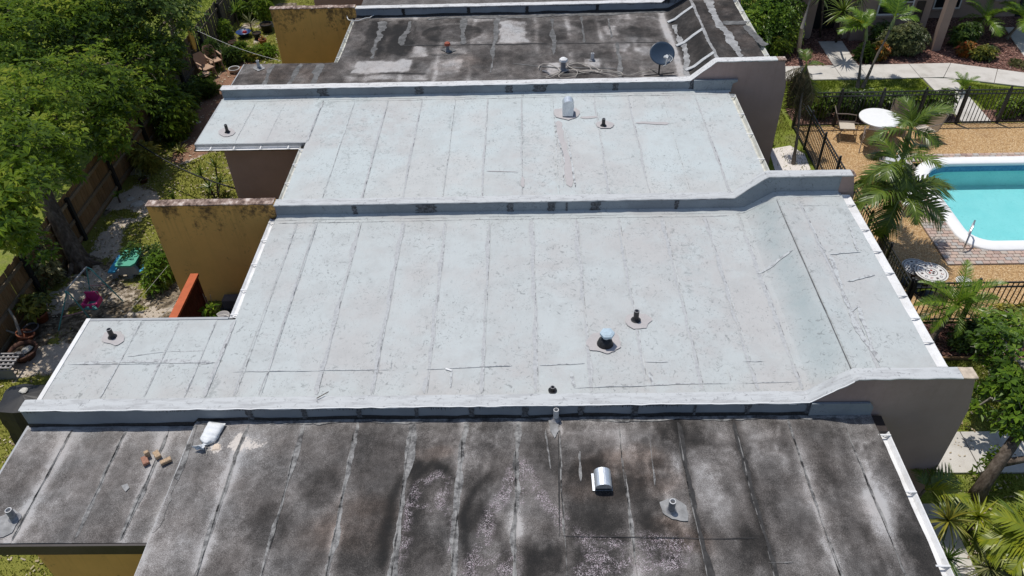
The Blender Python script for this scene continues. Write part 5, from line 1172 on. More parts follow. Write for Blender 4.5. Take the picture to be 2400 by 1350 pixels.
# ---- palm fronds
FR = {}
def frond_mesh(key, L, nl, ll, mat, droop, vee, seed, lw=0.028, sag=0.35, tone=(0.5, 0.15)):
    if key in FR: return FR[key]
    rng = np.random.default_rng(seed); V = []; F = []; T = []
    n = 14; sp = []; e = 0.0; p = np.zeros(3)
    for i in range(n+1):
        sp.append((p.copy(), e)); p = p+np.array([math.cos(e), 0, math.sin(e)])*L/n; e -= droop/n*(0.4+1.2*i/n)
    # rachis
    for i, (q, e_) in enumerate(sp):
        w_ = 0.018*(1-i/n)+0.004; V += [tuple(q+np.array([0, w_, 0])), tuple(q+np.array([0, 0, w_])), tuple(q+np.array([0, -w_, 0]))]; T += [0.75]*3
    for i in range(n):
        a = 3*i; F += [(a, a+3, a+4, a+1), (a+1, a+4, a+5, a+2)]
    for j in range(nl):
        t = 0.14+0.86*(j+0.5)/nl; x = t*n; i = min(n-1, int(x)); f = x-i
        q = sp[i][0]*(1-f)+sp[i+1][0]*f; e_ = sp[i][1]*(1-f)+sp[i+1][1]*f
        d = np.array([math.cos(e_), 0, math.sin(e_)]); up = np.array([-math.sin(e_), 0, math.cos(e_)])
        ln = ll*(math.sin(math.pi*min(1, 0.25+0.75*t))**0.7)*(1.0 if t < 0.85 else 1-(t-.85)*2.2)
        for sg in (-1, 1):
            lat = np.array([0, sg, 0]); ang = R(38+18*t+rng.normal(0, 5)); dd = lat*math.sin(R(90)-ang*0.55)+d*math.sin(ang*0.9)+up*(vee+rng.normal(0, .12)); dd /= np.linalg.norm(dd)
            l_ = ln*rng.uniform(0.85, 1.1); s_ = d*lw*0.5; tn = float(np.clip(rng.normal(*tone), 0, 1))
            b0 = len(V); mid = q+dd*l_*0.55-np.array([0, 0, sag*l_*0.12]); tip = q+dd*l_-np.array([0, 0, sag*l_*0.55])
            V += [tuple(q-s_), tuple(q+s_), tuple(mid+s_*1.1), tuple(mid-s_*1.1), tuple(tip+s_*.15), tuple(tip-s_*.15)]; T += [tn]*6
            F += [(b0, b0+1, b0+2, b0+3), (b0+3, b0+2, b0+4, b0+5)]
    me = npmesh('frond', np.array(V), np.array(F), mat, None, {'tone': np.array(T)})
    d_ = me.data; bpy.data.objects.remove(me); FR[key] = d_; return d_
def palm(name, label, base, top, tr, fr, key, cat='palm', group=None, trunkmat='palm_trunk', shaft=None, jitter=0.15, seed=1, scale=1.0):
    """fr: list of (azimuth deg, elevation deg, length factor[, mesh key]); key: default frond mesh key"""
    t = thing(name, label, cat, base, group); rng = random.Random(seed)
    B = Vector(base); T = Vector(top); n = 8
    m = MB(); P = [B.lerp(T, i/n)+Vector((0.05*math.sin(i*1.1+seed), 0.05*math.cos(i*0.9+seed), 0))*(i/n) for i in range(n+1)]
    P[-1] = T; m.tube(P, [tr*(1.35-0.55*min(1, i/2))*(1-0.25*i/n)+0.004*((-1)**i) for i in range(n+1)], 9); m.build('trunk', trunkmat, t)
    if shaft: MB().tube([T-(T-P[-2]).normalized()*shaft, T-(T-P[-2]).normalized()*shaft*.5, T+Vector((0, 0, .05))], [tr*1.05, tr*1.2, tr*0.6], 9).build('crown_shaft', 'crown_shaft', t)
    for i, f in enumerate(fr):
        o = link('frond', FR[f[3] if len(f) > 3 else key], None, t)
        o.location = T-B+Vector((0, 0, rng.uniform(-.05, .05)))
        s = f[2]*scale
        o.matrix_local = Matrix.Translation(o.location) @ Matrix.Rotation(R(f[0])+rng.uniform(-jitter, jitter), 4, 'Z') @ Matrix.Rotation(-R(f[1])+rng.uniform(-.08, .08), 4, 'Y') @ Matrix.Rotation(rng.uniform(-.35, .35), 4, 'X') @ Matrix.Scale(s, 4)
    return t
frond_mesh('mid', 1.0, 38, 0.42, 'leaf_palm', 1.7, 0.2, 11, 0.029, 0.6)
frond_mesh('mid_droop', 1.0, 38, 0.42, 'leaf_palm', 2.2, 0.0, 12, 0.029, 1.0)
frond_mesh('feather', 1.0, 44, 0.24, 'leaf_bright', 1.15, 0.45, 13, 0.016, 0.25)
frond_mesh('broad', 1.0, 22, 0.42, 'leaf_palmyellow', 1.2, 0.25, 14, 0.042, 0.45)
frond_mesh('dead', 1.0, 26, 0.30, 'leaf_palmdead', 0.8, -0.1, 15, 0.022, 1.2)
frond_mesh('lit', 1.0, 28, 0.34, 'leaf_bright', 1.3, 0.25, 16, 0.03, 0.5)
def strips(name, poly_w, n, h, w_, mat, seed, label, zfun=None, tonef=None):
    """many small upright blades inside a weight function -> stuff"""
    rng = np.random.default_rng(seed); x0, x1, y0, y1, wf = poly_w
    X = rng.uniform(x0, x1, n); Y = rng.uniform(y0, y1, n); k = rng.random(n) < wf(X, Y); X, Y = X[k], Y[k]; n = len(X)
    a = rng.uniform(0, 6.28, n); H = h*rng.uniform(0.5, 1.3, n); W = w_*rng.uniform(0.6, 1.3, n); lx = rng.normal(0, 0.5, n)*H; ly = rng.normal(0, 0.5, n)*H
    V = np.stack([np.stack([X-np.cos(a)*W, Y-np.sin(a)*W, 0*X+0.01], -1), np.stack([X+np.cos(a)*W, Y+np.sin(a)*W, 0*X+0.01], -1), np.stack([X+lx, Y+ly, H+0.02], -1)], 1).reshape(-1, 3)
    F = np.arange(n*3).reshape(-1, 3)
    t = np.clip(0.5+1.1*(fbm(X*0.8, Y*0.8, seed)-0.5)+rng.normal(0, .2, n), 0, 1)
    o = npmesh(name, V, F, mat, None, {'tone': np.repeat(t, 3)}, kind='stuff'); o['label'] = label; return o
def flakes(name, dom, n, s, mat, seed, label):
    rng = np.random.default_rng(seed); x0, x1, y0, y1, wf = dom
    X = rng.uniform(x0, x1, n); Y = rng.uniform(y0, y1, n); k = rng.random(n) < wf(X, Y); X, Y = X[k], Y[k]; n = len(X)
    a = rng.uniform(0, 6.28, n); L = s*rng.uniform(0.5, 1.4, n); W = L*rng.uniform(0.3, 0.6, n); z = 0.03+rng.uniform(0, .035, n); tl = rng.normal(0, .35, n)*L
    c, s_ = np.cos(a), np.sin(a)
    V = np.stack([np.stack([X-c*L-s_*W, Y-s_*L+c*W, z-tl], -1), np.stack([X-c*L+s_*W, Y-s_*L-c*W, z-tl*.6], -1), np.stack([X+c*L+s_*W, Y+s_*L-c*W, z+tl], -1), np.stack([X+c*L-s_*W, Y+s_*L+c*W, z+tl*.7], -1)], 1).reshape(-1, 3)
    o = npmesh(name, V, np.arange(n*4).reshape(-1, 4), mat, None, {'tone': np.repeat(np.clip(rng.normal(.5, .25, n), 0, 1), 4)}, kind='stuff'); o['label'] = label; return o
def potshape(m, c, r_, h, n=16): return m.lathe(c, [(r_*0.72, 0), (r_*0.95, h*0.85), (r_*1.04, h*0.86), (r_*1.04, h), (r_*0.92, h), (r_*0.9, h*0.86)], n, True, False)
def pot(label, c, r_, h, mat, group=None, tilt=None, plant=None, cat='pot', soil=True):
    t = thing('flower_pot', label, cat, c, group)
    potshape(MB(), c, r_, h).build('pot', mat, t, True)
    if soil: MB().lathe((c[0], c[1], c[2]+h*0.84), [(r_*0.9, 0), (r_*0.4, 0.015)], 14).build('potting_soil', 'pot_soil', t)
    return t

# ================================================================== LEFT YARD
def gweight(X, Y):
    a = yard_attr(X, Y); return np.clip(a[..., 0]*1.1-0.15, 0, 1)*np.clip(1-a[..., 2], 0, 1)
strips('yard_grass', (YX0+.2, -5.9, 5.0, 34.0, gweight), 90000, 0.055, 0.014, 'grass_blade', 5, 'patchy short grass of the back yard')
flakes('fallen_leaves', (YX0+.1, -6.2, 5.0, 30.0, lambda X, Y: np.clip(fbm(X*1.1, Y*1.1, 55)*1.8-0.45, 0.08, 1)), 11000, 0.028, 'litter', 6, 'dry leaves and pale chips scattered over the yard')
# neighbour's lawn beyond the fence
grid_sheet('neighbour_lawn', -40, -12.05, 4, 70, 1.0, lambda X, Y: 0.02+0*X, 'soil_grass')
strips('lawn_grass', (-20, -12.1, 24.0, 36.0, lambda X, Y: 0*X+1), 42000, 0.06, 0.016, 'grass_lush', 7, 'sunlit green lawn beyond the wooden fence')
# timber fences, each plank a part
def plank_fence(label, x, y0, y1, h, mat, rails, step, gap, seed, railmat, loose=0.03, group=None):
    t = thing('plank_fence', label, 'fence', (x, y0, 0), group); rg = random.Random(seed)
    y = y0; k = 0
    while y < y1:
        w_ = step*(1-gap)*rg.uniform(0.94, 1.02); hh = h*rg.uniform(0.985, 1.015); xo = rg.uniform(-.006, .006); tl = rg.uniform(-loose, loose)
        m = MB(); m.prism_y([(x+xo, 0.01), (x+xo+0.018, 0.01), (x+xo+0.018+tl*.3, hh), (x+xo+tl*.3, hh)], y, y+w_)
        o = m.build('plank', mat, t); y += step; k += 1
    for z in rails: 
        yy_ = y0
        while yy_ < y1-0.2:
            ye = min(yy_+2.4, y1); MB().box(x+0.032, x+0.072, yy_+0.01, ye-0.01, z, z+0.085).build('rail', railmat, t); yy_ += 2.4
    yy_ = y0+0.05
    while yy_ < y1:
        MB().box(x+0.03, x+0.12, yy_-0.05, yy_+0.05, 0, h-0.06).build('post', 'wood_and_shade_black', t); yy_ += 2.4
    return t
plank_fence('tan plank fence with horizontal rails under the big tree', -11.98, 9.4, 22.6, 1.42, 'wood_tan', (0.12, 0.65, 1.18), 0.145, 0.04, 1, 'wood_rail')
plank_fence('weathered grey-brown plank fence with gaps behind the potted plants', -11.98, 22.7, 37.0, 1.45, 'wood_grey', (0.35, 1.15), 0.15, 0.16, 2, 'wood_grey', 0.10)
# big tree
rng = np.random.default_rng(3)
tb = (-11.55, 15.5, 0.0)
bt = thing('shade_tree', 'big leafy tree with rosette leaves overhanging the tan fence at left', 'tree', tb)
CB = []
for px, py, z, r_ in [(325, 130, 3.3, 1.2), (250, 60, 4.2, 1.3), (130, 60, 5.0, 1.5), (20, 100, 5.2, 1.5), (70, 230, 4.9, 1.4), (190, 180, 4.4, 1.3), (280, 230, 3.0, 1.1), (375, 170, 2.5, .8), (235, 300, 2.9, .9), (115, 320, 4.3, .95), (0, 350, 6.4, .95), (30, 440, 6.2, .62), (50, 520, 5.2, .42), (265, 335, 2.2, .5), (95, 415, 5.8, .45), (5, 560, 5.0, .5), (390, 215, 1.9, .6), (100, 590, 2.0, .35), (200, 20, 5.4, 1.4), (60, -40, 5.6, 1.6), (-80, 60, 5.2, 1.8), (-90, 300, 6.6, 1.3), (-90, 520, 5.4, 1.0), (155, 390, 3.2, .4), (60, 340, 4.8, .8), (10, 500, 5.8, .5), (75, 560, 3.0, .4), (410, 130, 2.4, .5)]:
    z *= 0.72; c = at(px, py, z); CB.append((c[0], c[1], z, r_*1.05, r_*1.05, r_*0.66))
foliage(bt, CB, 80, 0.165, 0.36, 7, 'leaf_tree', 5, 'crown', 0.40, 0.15, gap=0.36)
m = MB()
tp = [(-11.55, 15.5, -0.05), (-11.6, 15.6, 0.4), (-11.75, 15.75, 1.0), (-11.9, 15.95, 1.8), (-12.0, 16.3, 2.6)]
m.tube(tp, [0.34, 0.24, 0.20, 0.18, 0.16], 12)
m.tube([(-11.35, 15.35, -0.02), (-11.45, 15.5, 0.3), (-11.62, 15.72, 0.9), (-11.75, 15.9, 1.5)], [0.10, 0.09, 0.09, 0.06], 8)
for a_ in (0.3, 1.6, 2.9, 4.3, 5.4): m.tube([(-11.55+0.16*math.cos(a_), 15.5+.16*math.sin(a_), 0.25), (-11.55+0.34*math.cos(a_), 15.5+.34*math.sin(a_), 0.04), (-11.55+0.6*math.cos(a_), 15.5+.6*math.sin(a_), -0.02)], [0.10, 0.07, 0.02], 7)
m.build('trunk', 'bark', bt, True)
m = MB(); start = np.array(tp[-1])
hubs = [np.array((-12.9, 17.8, 2.9)), np.array((-13.2, 15.9, 2.5)), np.array((-12.6, 19.6, 2.9)), np.array((-15.0, 19.5, 3.2))]
for hb in hubs: limb(m, start, hb, 0.13, 0.09, rng, 5, 0.12)
for (x, y, z, r_, _, _) in CB:
    hb = min(hubs, key=lambda q: np.linalg.norm(q-np.array((x, y, z)))); e = np.array((x, y, z)); limb(m, hb, e, 0.065, 0.025, rng, 6, 0.18)
    for _k in range(5): limb(m, e*0.85+hb*.15, e+rng.normal(0, r_*0.5, 3), 0.022, 0.006, rng, 4, 0.07)
m.build('limb', 'bark', bt)
# second, darker tree further back
t2 = thing('shade_tree', 'darker tree behind the big tree, next to the sunlit lawn', 'tree', (-12.6, 27.2, 0))
CB2 = [(c[0], c[1], z, r_, r_, r_*.75) for c, z, r_ in [(at(px, py, z), z, r_) for px, py, z, r_ in [(360, 20, 3.6, 1.0), (410, 40, 3.0, .9), (405, 85, 2.3, .6), (300, -20, 4, 1.2), (400, -20, 3.6, .9), (435, 75, 1.9, .45), (385, 105, 2.2, .5)]]]
foliage(t2, CB2, 80, 0.14, 0.42, 6, 'leaf_dark', 8, 'crown', 0.4, 0.3, gap=.35)
m = MB(); limb(m, (-12.6, 27.2, 0), (-12.9, 27.6, 2.0), 0.14, 0.10, rng, 5, 0.06); [limb(m, (-12.9, 27.6, 2.0), q[:3], 0.06, 0.02, rng, 5, .1) for q in CB2]; m.build('trunk', 'bark', t2)
# shrubs along the fence
def pb(px, py, z=0.0): return at(px, py, z)
bush('shrub', 'green shrub under the tree edge beside the bare brown soil', 'shrub', pb(425, 310), (0.7, 1.0, 1.3), 0.17, 'leaf_tree', 21, 120, 0.34, 6)
bush('shrub', 'leafy shrub at the corner of the bare soil, below the grey fence', 'shrub', pb(445, 245), (0.45, 0.5, 0.7), 0.16, 'leaf_dark', 22, 140, 0.3, 6)
bush('shrub', 'feathery green shrub in the shade against the grey fence', 'shrub', pb(492, 225), (0.5, 0.5, 0.55), 0.13, 'leaf_dark', 23, 170, 0.2, 6)
bush('shrub', 'pale yellow-leaved shrub beside the tan fence', 'shrub', pb(350, 395), (0.42, 0.45, 0.75), 0.17, 'leaf_yellow', 24, 120, 0.25, 8)
bush('shrub', 'green shrub growing against the foot of the yellow wall', 'shrub', pb(385, 665), (0.35, 0.6, 0.8), 0.13, 'leaf_bright', 25, 120, 0.4, 5)
bush('shrub', 'dark weedy shrub between the blue picnic table and the yellow wall', 'shrub', pb(372, 630), (0.35, 0.5, 0.65), 0.10, 'leaf_dark', 26, 150, 0.4, 5)
bush('shrub', 'olive-leaved shrub hanging low at the fence left of the trunk', 'shrub', pb(110, 670), (0.5, 0.6, 1.0), 0.15, 'leaf_olive', 27, 90, 0.4, 6)
rg = np.random.default_rng(31)
def rplant(name, label, px, py, n, L, W, mat, el=(0.3, 1.4), dr=(0.2, 0.8), z=0.02, stalk=0.0, cat='plant', tops=None, group=None):
    b = pb(px, py); t = thing(name, label, cat, (b[0], b[1], 0), group); sp = []; m = MB()
    for (ox, oy, hz) in (tops or [(0, 0, stalk)]):
        c = (b[0]+ox, b[1]+oy, z+hz); sp += rosette_specs(c, n, L, W, rg, el, dr)
        m.tube([(b[0]+ox*.3, b[1]+oy*.3, 0), (b[0]+ox*.7, b[1]+oy*.8, hz*.6+.01), c], [0.03, 0.024, 0.02] if hz > .1 else [0.05, 0.045, 0.03], 6)
    m.build('stem', 'bark', t); blade_mesh('foliage', sp, mat, t); return t
rplant('dracaena', 'spiky dark green dracaena cluster beside the brown wing wall', 505, 462, 30, 0.36, 0.035, 'leaf_palm', (-0.2, 1.5), (0.1, 0.6), tops=[(-0.35, 0.3, 0.55), (0.12, 0.35, 0.75), (-0.05, -0.05, 0.35), (0.25, 0.05, 0.45)])
rplant('spiky_plant', 'small spiky plant rising just behind the yellow wall top', 408, 470, 20, 0.35, 0.03, 'leaf_dark', (0.6, 1.5), (0.05, 0.4))
rplant('bromeliad', 'yellow-green bromeliad on the sand beside the bare soil', 423, 357, 20, 0.32, 0.055, 'leaf_yellow', (0.2, 1.1))
rplant('bromeliad', 'dark bromeliad clump in the shade above the yellow bromeliad', 400, 330, 26, 0.35, 0.05, 'leaf_dark', (0.2, 1.2))
rplant('bromeliad', 'small bright green plant between two bromeliads', 408, 345, 14, 0.26, 0.06, 'leaf_bright', (0.4, 1.2))
rplant('sprout', 'lone bright green sprout near the stepping stone', 282, 475, 12, 0.22, 0.07, 'leaf_bright', (0.3, 1.2), stalk=0.2)
rplant('snake_plant', 'clump of upright snake plants by the fence at far left', 35, 735, 26, 0.6, 0.05, 'leaf_dark', (0.9, 1.5), (0, 0.3))
rplant('snake_plant', 'snake plants behind the potted croton', 105, 700, 24, 0.55, 0.05, 'leaf_dark', (0.8, 1.5), (0, 0.3))
rplant('spider_plant', 'strappy green plant with yellow centre in front of the tan chairs', 533, 148, 26, 0.34, 0.03, 'leaf_goldgreen', (0.3, 1.3), stalk=0.25)
rplant('spider_plant', 'strappy dark plant behind the yellow-centred one', 525, 128, 26, 0.4, 0.03, 'leaf_dark', (0.3, 1.3), stalk=0.2)
rplant('flowering_plant', 'leafy plant with red flower in the far yard', 572, 122, 34, 0.4, 0.035, 'leaf_palm', (0.3, 1.4), stalk=0.1)
rplant('flowering_plant', 'low leafy plant right of the red flower', 603, 128, 30, 0.35, 0.04, 'leaf_bright', (0.3, 1.3), stalk=0.1)
b = pb(583, 112); tag(MB().lathe((b[0], b[1], 0.62), [(0.02, -.05), (0.10, 0.0), (0.07, 0.05), (0.02, 0.06)], 7).build('red_flower', 'leaf_red', None), 'single red flower among green leaves in the far yard', 'flower')
rplant('young_palm', 'young upright palm-like plant standing near the far fence', 560, 62, 22, 0.6, 0.05, 'leaf_bright', (0.2, 1.4), (0.3, 0.9), stalk=0.55)
rplant('young_palm', 'young plant with tan drooping leaves near the blue bowl', 592, 78, 20, 0.5, 0.035, 'leaf_olive', (0.2, 1.4), (0.5, 1.2), stalk=0.35)
for k, (px, py, lb, sz, L, mt) in enumerate([(545, 150, 'dark leafy clump right of the tan garden chairs', (.4, .4, .6), .14, 'leaf_dark'), (560, 135, 'green clump between the strappy plants and the red flower', (.45, .4, .5), .16, 'leaf_tree'), (500, 150, 'vine growing up the grey fence behind the tan chairs', (.3, .6, .9), .12, 'leaf_dark'), (535, 95, 'leafy vine on the grey fence above the pots', (.25, .6, .8), .12, 'leaf_tree'), (480, 208, 'dark fern in the shade near the birdbath', (.35, .5, .5), .16, 'leaf_dark'), (585, 140, 'low green border plant behind the dark wing roof', (.5, .35, .4), .15, 'leaf_palm'), (625, 128, 'green plant spilling beside the far yellow wall', (.4, .4, .35), .15, 'leaf_bright'), (575, 45, 'bushy potted plant in front of the drooping shrub', (.5, .4, .7), .14, 'leaf_tree'), (610, 40, 'dark potted shrub next to the large black pot', (.4, .4, .8), .14, 'leaf_dark')]):
    bush('shrub', lb, 'shrub', pb(px, py), sz, L, mt, 300+k, 150, .3, 6)
# far shrubs at the top by the yellow wall
bush('bamboo_shrub', 'dense dark shrub of drooping narrow leaves at the top beside the yellow wall', 'shrub', pb(590, 5), (1.3, 0.8, 2.0), 0.20, 'leaf_dark', 41, 110, 0.16, 6)
bush('shrub', 'potted leafy shrub in front of the dark drooping shrub', 'shrub', pb(628, 62), (0.45, 0.4, 1.1), 0.16, 'leaf_tree', 42, 90, 0.3, 5)
# pots
def P0(px, py): b = pb(px, py); return (b[0], b[1], 0.015)
pot('large black nursery pot beside the far yellow wall', P0(628, 76), 0.25, 0.36, 'pot_black')
pot('smaller black pot left of the large black one', P0(605, 92), 0.17, 0.26, 'pot_black')
o = pot('orange pot of yellow-orange leaves on the far grass', P0(618, 105), 0.15, 0.22, 'terracotta'); blade_mesh('foliage', rosette_specs((P0(618, 105)[0], P0(618, 105)[1], 0.22), 22, 0.2, 0.04, rg), 'leaf_croton', o)
pot('small dark pot on the ground by the grey fence', P0(548, 110), 0.16, 0.2, 'pot_brown')
pot('round white bowl pot beside the strappy plant', P0(551, 170), 0.2, 0.16, 'pot_white')
o = thing('bowl', 'blue rimmed bowl among the pots near the far fence', 'bowl', P0(574, 88)); c = P0(574, 88); MB().lathe(c, [(0.12, 0), (0.28, 0.22), (0.31, 0.23), (0.26, 0.22), (0.14, 0.05)], 16, True, True).build('shell', 'bowl_blue', o, True)
o = pot('terracotta pot holding the yellow-leaved croton', P0(100, 752), 0.2, 0.26, 'terracotta'); c = P0(100, 752)
foliage(o, [(c[0], c[1], 0.52, 0.38, 0.36, 0.26)], 130, 0.16, 0.4, 7, 'leaf_goldgreen', 44, 'foliage', 0.5)
pot('dark grey pot beside the tipped terracotta pot', P0(82, 785), 0.17, 0.24, 'pot_grey')
# tipped pot with bare cactus stems
c = P0(60, 808); o = thing('flower_pot', 'tilted terracotta pot with bare stems at lower left', 'pot', c)
m = MB(); potshape(m, (0, 0, 0), 0.19, 0.26); rt = Matrix.Rotation(0.35, 3, 'Y') @ Matrix.Rotation(-0.3, 3, 'X'); m.v = [tuple(rt @ Vector(v) + Vector(c)+Vector((0, 0, .05))) for v in m.v]; m.build('pot', 'terracotta', o, True)
m = MB(); m.tube([Vector(c)+Vector((-.03, .05, .25)), Vector(c)+Vector((-.12, .25, .55)), Vector(c)+Vector((-.26, .4, .75))], [0.035, 0.03, 0.025], 6); m.tube([Vector(c)+Vector((-.05, .05, .25)), Vector(c)+Vector((-.4, .1, .4))], [0.03, 0.02], 6); m.build('stem', 'leaf_olive' if False else 'twig', o)
c = P0(62, 838); o = thing('planter_bowl', 'wide brown planter with pale stones inside at lower left', 'planter', c)
MB().lathe(c, [(0.2, 0), (0.30, 0.2), (0.33, 0.21), (0.33, 0.24), (0.28, 0.24), (0.26, 0.17)], 20, True, False).build('pot', 'pot_brown', o, True); MB().lathe((c[0], c[1], 0.17), [(0.265, 0), (0.1, 0.02)], 16).build('potting_soil', 'pot_soil', o)
m = MB(); stone(m, (c[0]+.08, c[1]+.04, 0.18), 0.12, 0.6, sd=1); m.build('stone', 'stone_pale', o); m = MB(); stone(m, (c[0]-.1, c[1]-.05, 0.18), 0.06, 0.6, sd=2); m.build('stone', 'stone_pale', o)
# stepping stones and rocks
for k, (px, py, r_, lb) in enumerate([(322, 480, .17, 'pale round stepping stone on the sand above the yellow wall corner'), (307, 468, .11, 'smaller pale flat stone next to the stepping stone'), (338, 417, .12, 'white flat scrap stone beside the potted bromeliad'), (465, 288, .08, 'small white rock on the bare brown soil')]):
    b = pb(px, py); m = MB(); stone(m, (b[0], b[1], 0.01), r_, 0.22, 11, sd=20+k); tag(m.build('stepping_stone', 'stone_pale', None), lb, 'stone')
c = P0(338, 428); o = pot('brown pot of spiky bromeliad at the lawn edge', c, 0.13, 0.15, 'pot_brown'); blade_mesh('foliage', rosette_specs((c[0], c[1], 0.15), 20, 0.34, 0.035, rg, (0.2, 1.2)), 'leaf_olive', o)
# covered grill
b = pb(65, 1015); gc = thing('covered_grill', 'black fabric-covered grill behind the near parapet at left', 'grill', (-9.95, 10.1, 0))
gx, gy = -9.95, 10.1
def coverlump(m, cx, cy, rx, ry, h, seed, n=26, L=10):
    V = []
    for l in range(L+1):
        t = l/L; 
        for i in range(n):
            a = 6.2832*i/n; f = 1+0.10*math.sin(a*7+seed)*(1-t*0.8)+(float(fbm(a*1.5+seed, t*3, 66))-.5)*0.16
            s_ = (1.0-0.12*t) if t < 0.8 else (0.9-(t-0.8)*4.3)
            sup = (abs(math.cos(a))**6+abs(math.sin(a))**6)**(-1/6)*0.88
            V.append((cx+math.cos(a)*rx*s_*f*sup, cy+math.sin(a)*ry*s_*f*sup, h*(t/0.8*0.92 if t < 0.8 else 0.92+(t-.8)*0.4)))
    m.add(V, [(l*n+i, l*n+(i+1) % n, (l+1)*n+(i+1) % n, (l+1)*n+i) for l in range(L) for i in range(n)] + [tuple(L*n+i for i in range(n))])
m = MB(); coverlump(m, gx, gy, 0.58, 0.46, 1.15, 1.0); m.build('cover', 'cover_black', gc)
m = MB(); coverlump(m, gx+0.55, gy+0.30, 0.36, 0.36, 0.95, 4.0); m.build('side_cover', 'cover_black', gc)
m = MB(); stone(m, (gx-0.02, gy+0.1, 1.15), 0.075, 0.5, sd=5); tag(m.build('rock', 'stone_pale', None), 'pale rock weighing down the black grill cover', 'rock')
m = MB(); c = P0(20, 870)
for i in range(7): m.box(c[0]-0.4+i*0.11, c[0]-0.36+i*0.11, c[1]-.25, c[1]+.25, 0.30, 0.33)
for i in range(5): m.box(c[0]-0.4, c[0]+0.34, c[1]-.25+i*.11, c[1]-.22+i*.11, 0.332, 0.36)
m.box(c[0]-.4, c[0]+.34, c[1]-.26, c[1]-.24, 0.01, 0.3); m.box(c[0]-.4, c[0]+.34, c[1]+.24, c[1]+.26, 0.01, 0.3); tag(m.build('lattice_crate', 'crate_grey', None), 'grey lattice crate at the left edge above the grill', 'crate')
# kids picnic table
b = pb(318, 637); kt = thing('picnic_table', 'small plastic picnic table with green top and blue benches', 'table', (b[0], b[1], 0)); rt = rotz(0.0)
kx, ky = b[0], b[1]
m = MB(); m.prism_z([(kx-.22, ky-.36), (kx+.16, ky-.36), (kx+.24, ky-.25), (kx+.24, ky+.25), (kx+.16, ky+.36), (kx-.16, ky+.36), (kx-.24, ky+.25), (kx-.24, ky-.3)], 0.44, 0.49); m.build('table_top', 'kid_green', kt)
for s_ in (-1, 1):
    m = MB(); m.prism_z([(kx+s_*.40-.09, ky-.34), (kx+s_*.40+.09, ky-.34), (kx+s_*.40+.09, ky+.34), (kx+s_*.40-.09, ky+.34)], 0.24, 0.285); m.build('bench', 'kid_blue', kt)
for yy_ in (-.27, .2):
    m = MB(); m.prism_y([(kx-.48, 0.0), (kx-.36, 0.0), (kx-.30, .13), (kx-.08, .13), (kx-.05, 0), (kx+.05, 0), (kx+.08, .13), (kx+.30, .13), (kx+.36, 0), (kx+.48, 0), (kx+.43, .24), (kx+.24, .24), (kx+.17, .438), (kx-.17, .438), (kx-.24, .24), (kx-.43, .24)], ky+yy_, ky+yy_+.10); m.build('leg_frame', 'kid_grey', kt)
tt = thing('leafy_cutting', 'leafy green branch lying across the green picnic table top', 'plant', (kx, ky, 0.5)); foliage(tt, [(kx+.08, ky+.15, 0.58, 0.30, 0.26, 0.09)], 160, 0.13, 0.35, 5, 'leaf_dark', 49, 'foliage', 0.5)
# kids swing
sw = thing('toy_swing', 'toddler swing with teal A-frame legs and pink seat', 'swing', (-10.45, 13.55, 0))
f1, f2, f3 = pb(137, 776), pb(290, 708), pb(218, 755); f4 = (f2[0]-0.95, f2[1]+0.55, 0)
tA = ay(163, 700, (f1[1]+f3[1])/2); tB = ay(195, 660, (f1[1]+f3[1])/2+0.55)
tA = (tA[0], tA[1], 1.12); tB = (tA[0]+0.12, tA[1]+0.85, 1.12)
m = MB(); m.tube([f1, (tA[0]-.03, tA[1], tA[2]-.12), tA], 0.016, 7); m.build('leg', 'swing_teal', sw); m = MB(); m.tube([f3, (tA[0]+.06, tA[1], tA[2]-.1), tA], 0.016, 7); m.build('leg', 'swing_teal', sw)
m = MB(); m.tube([f2, (tB[0]+.08, tB[1], tB[2]-.06), tB], 0.016, 7); m.build('leg', 'swing_teal', sw); m = MB(); m.tube([(tB[0]-.35, tB[1]+.1, 0), tB], 0.016, 7); m.build('leg', 'swing_teal', sw)
MB().tube([tA, tB], 0.02, 7).build('top_bar', 'swing_grey', sw)
lp = lambda a, b, t: tuple(a[i]*(1-t)+b[i]*t for i in range(3))
MB().tube([lp(f1, tA, .35), lp(f3, tA, .35)], 0.01, 6).build('cross_bar', 'swing_rosebar', sw); MB().tube([lp((tB[0]-.35, tB[1]+.1, 0), tB, .45), lp(f2, tB, .5)], 0.01, 6).build('cross_bar', 'swing_rosebar', sw)
sx, sy, sz = (tA[0]+tB[0])/2+0.18, (tA[1]+tB[1])/2-0.1, 0.42
m = MB(); m.prism_z([(sx-.17, sy-.14), (sx+.15, sy-.16), (sx+.17, sy+.12), (sx-.14, sy+.15)], sz-.05, sz-.02); m.build('seat', 'swing_teal', sw)
m = MB(); m.cbox((sx-.02, sy+.14, sz+.12), .32, .04, .28); m.cbox((sx-.17, sy, sz+.06), .04, .28, .12); m.cbox((sx+.16, sy, sz+.06), .04, .28, .12); m.tube([(sx-.16, sy-.14, sz+.12), (sx, sy-.2, sz+.14), (sx+.16, sy-.14, sz+.12)], 0.03, 7); m.tube([(sx, sy-.17, sz+.13), (sx, sy-.12, sz-.03)], 0.025, 6); m.build('seat_shell', 'swing_pink', sw)
m = MB(); [m.tube([(sx+dx, sy+.1, sz+.2), lp(tA, tB, t_)], 0.007, 5) for dx, t_ in ((-.15, .35), (.15, .65))]; m.build('rope', 'rope', sw)
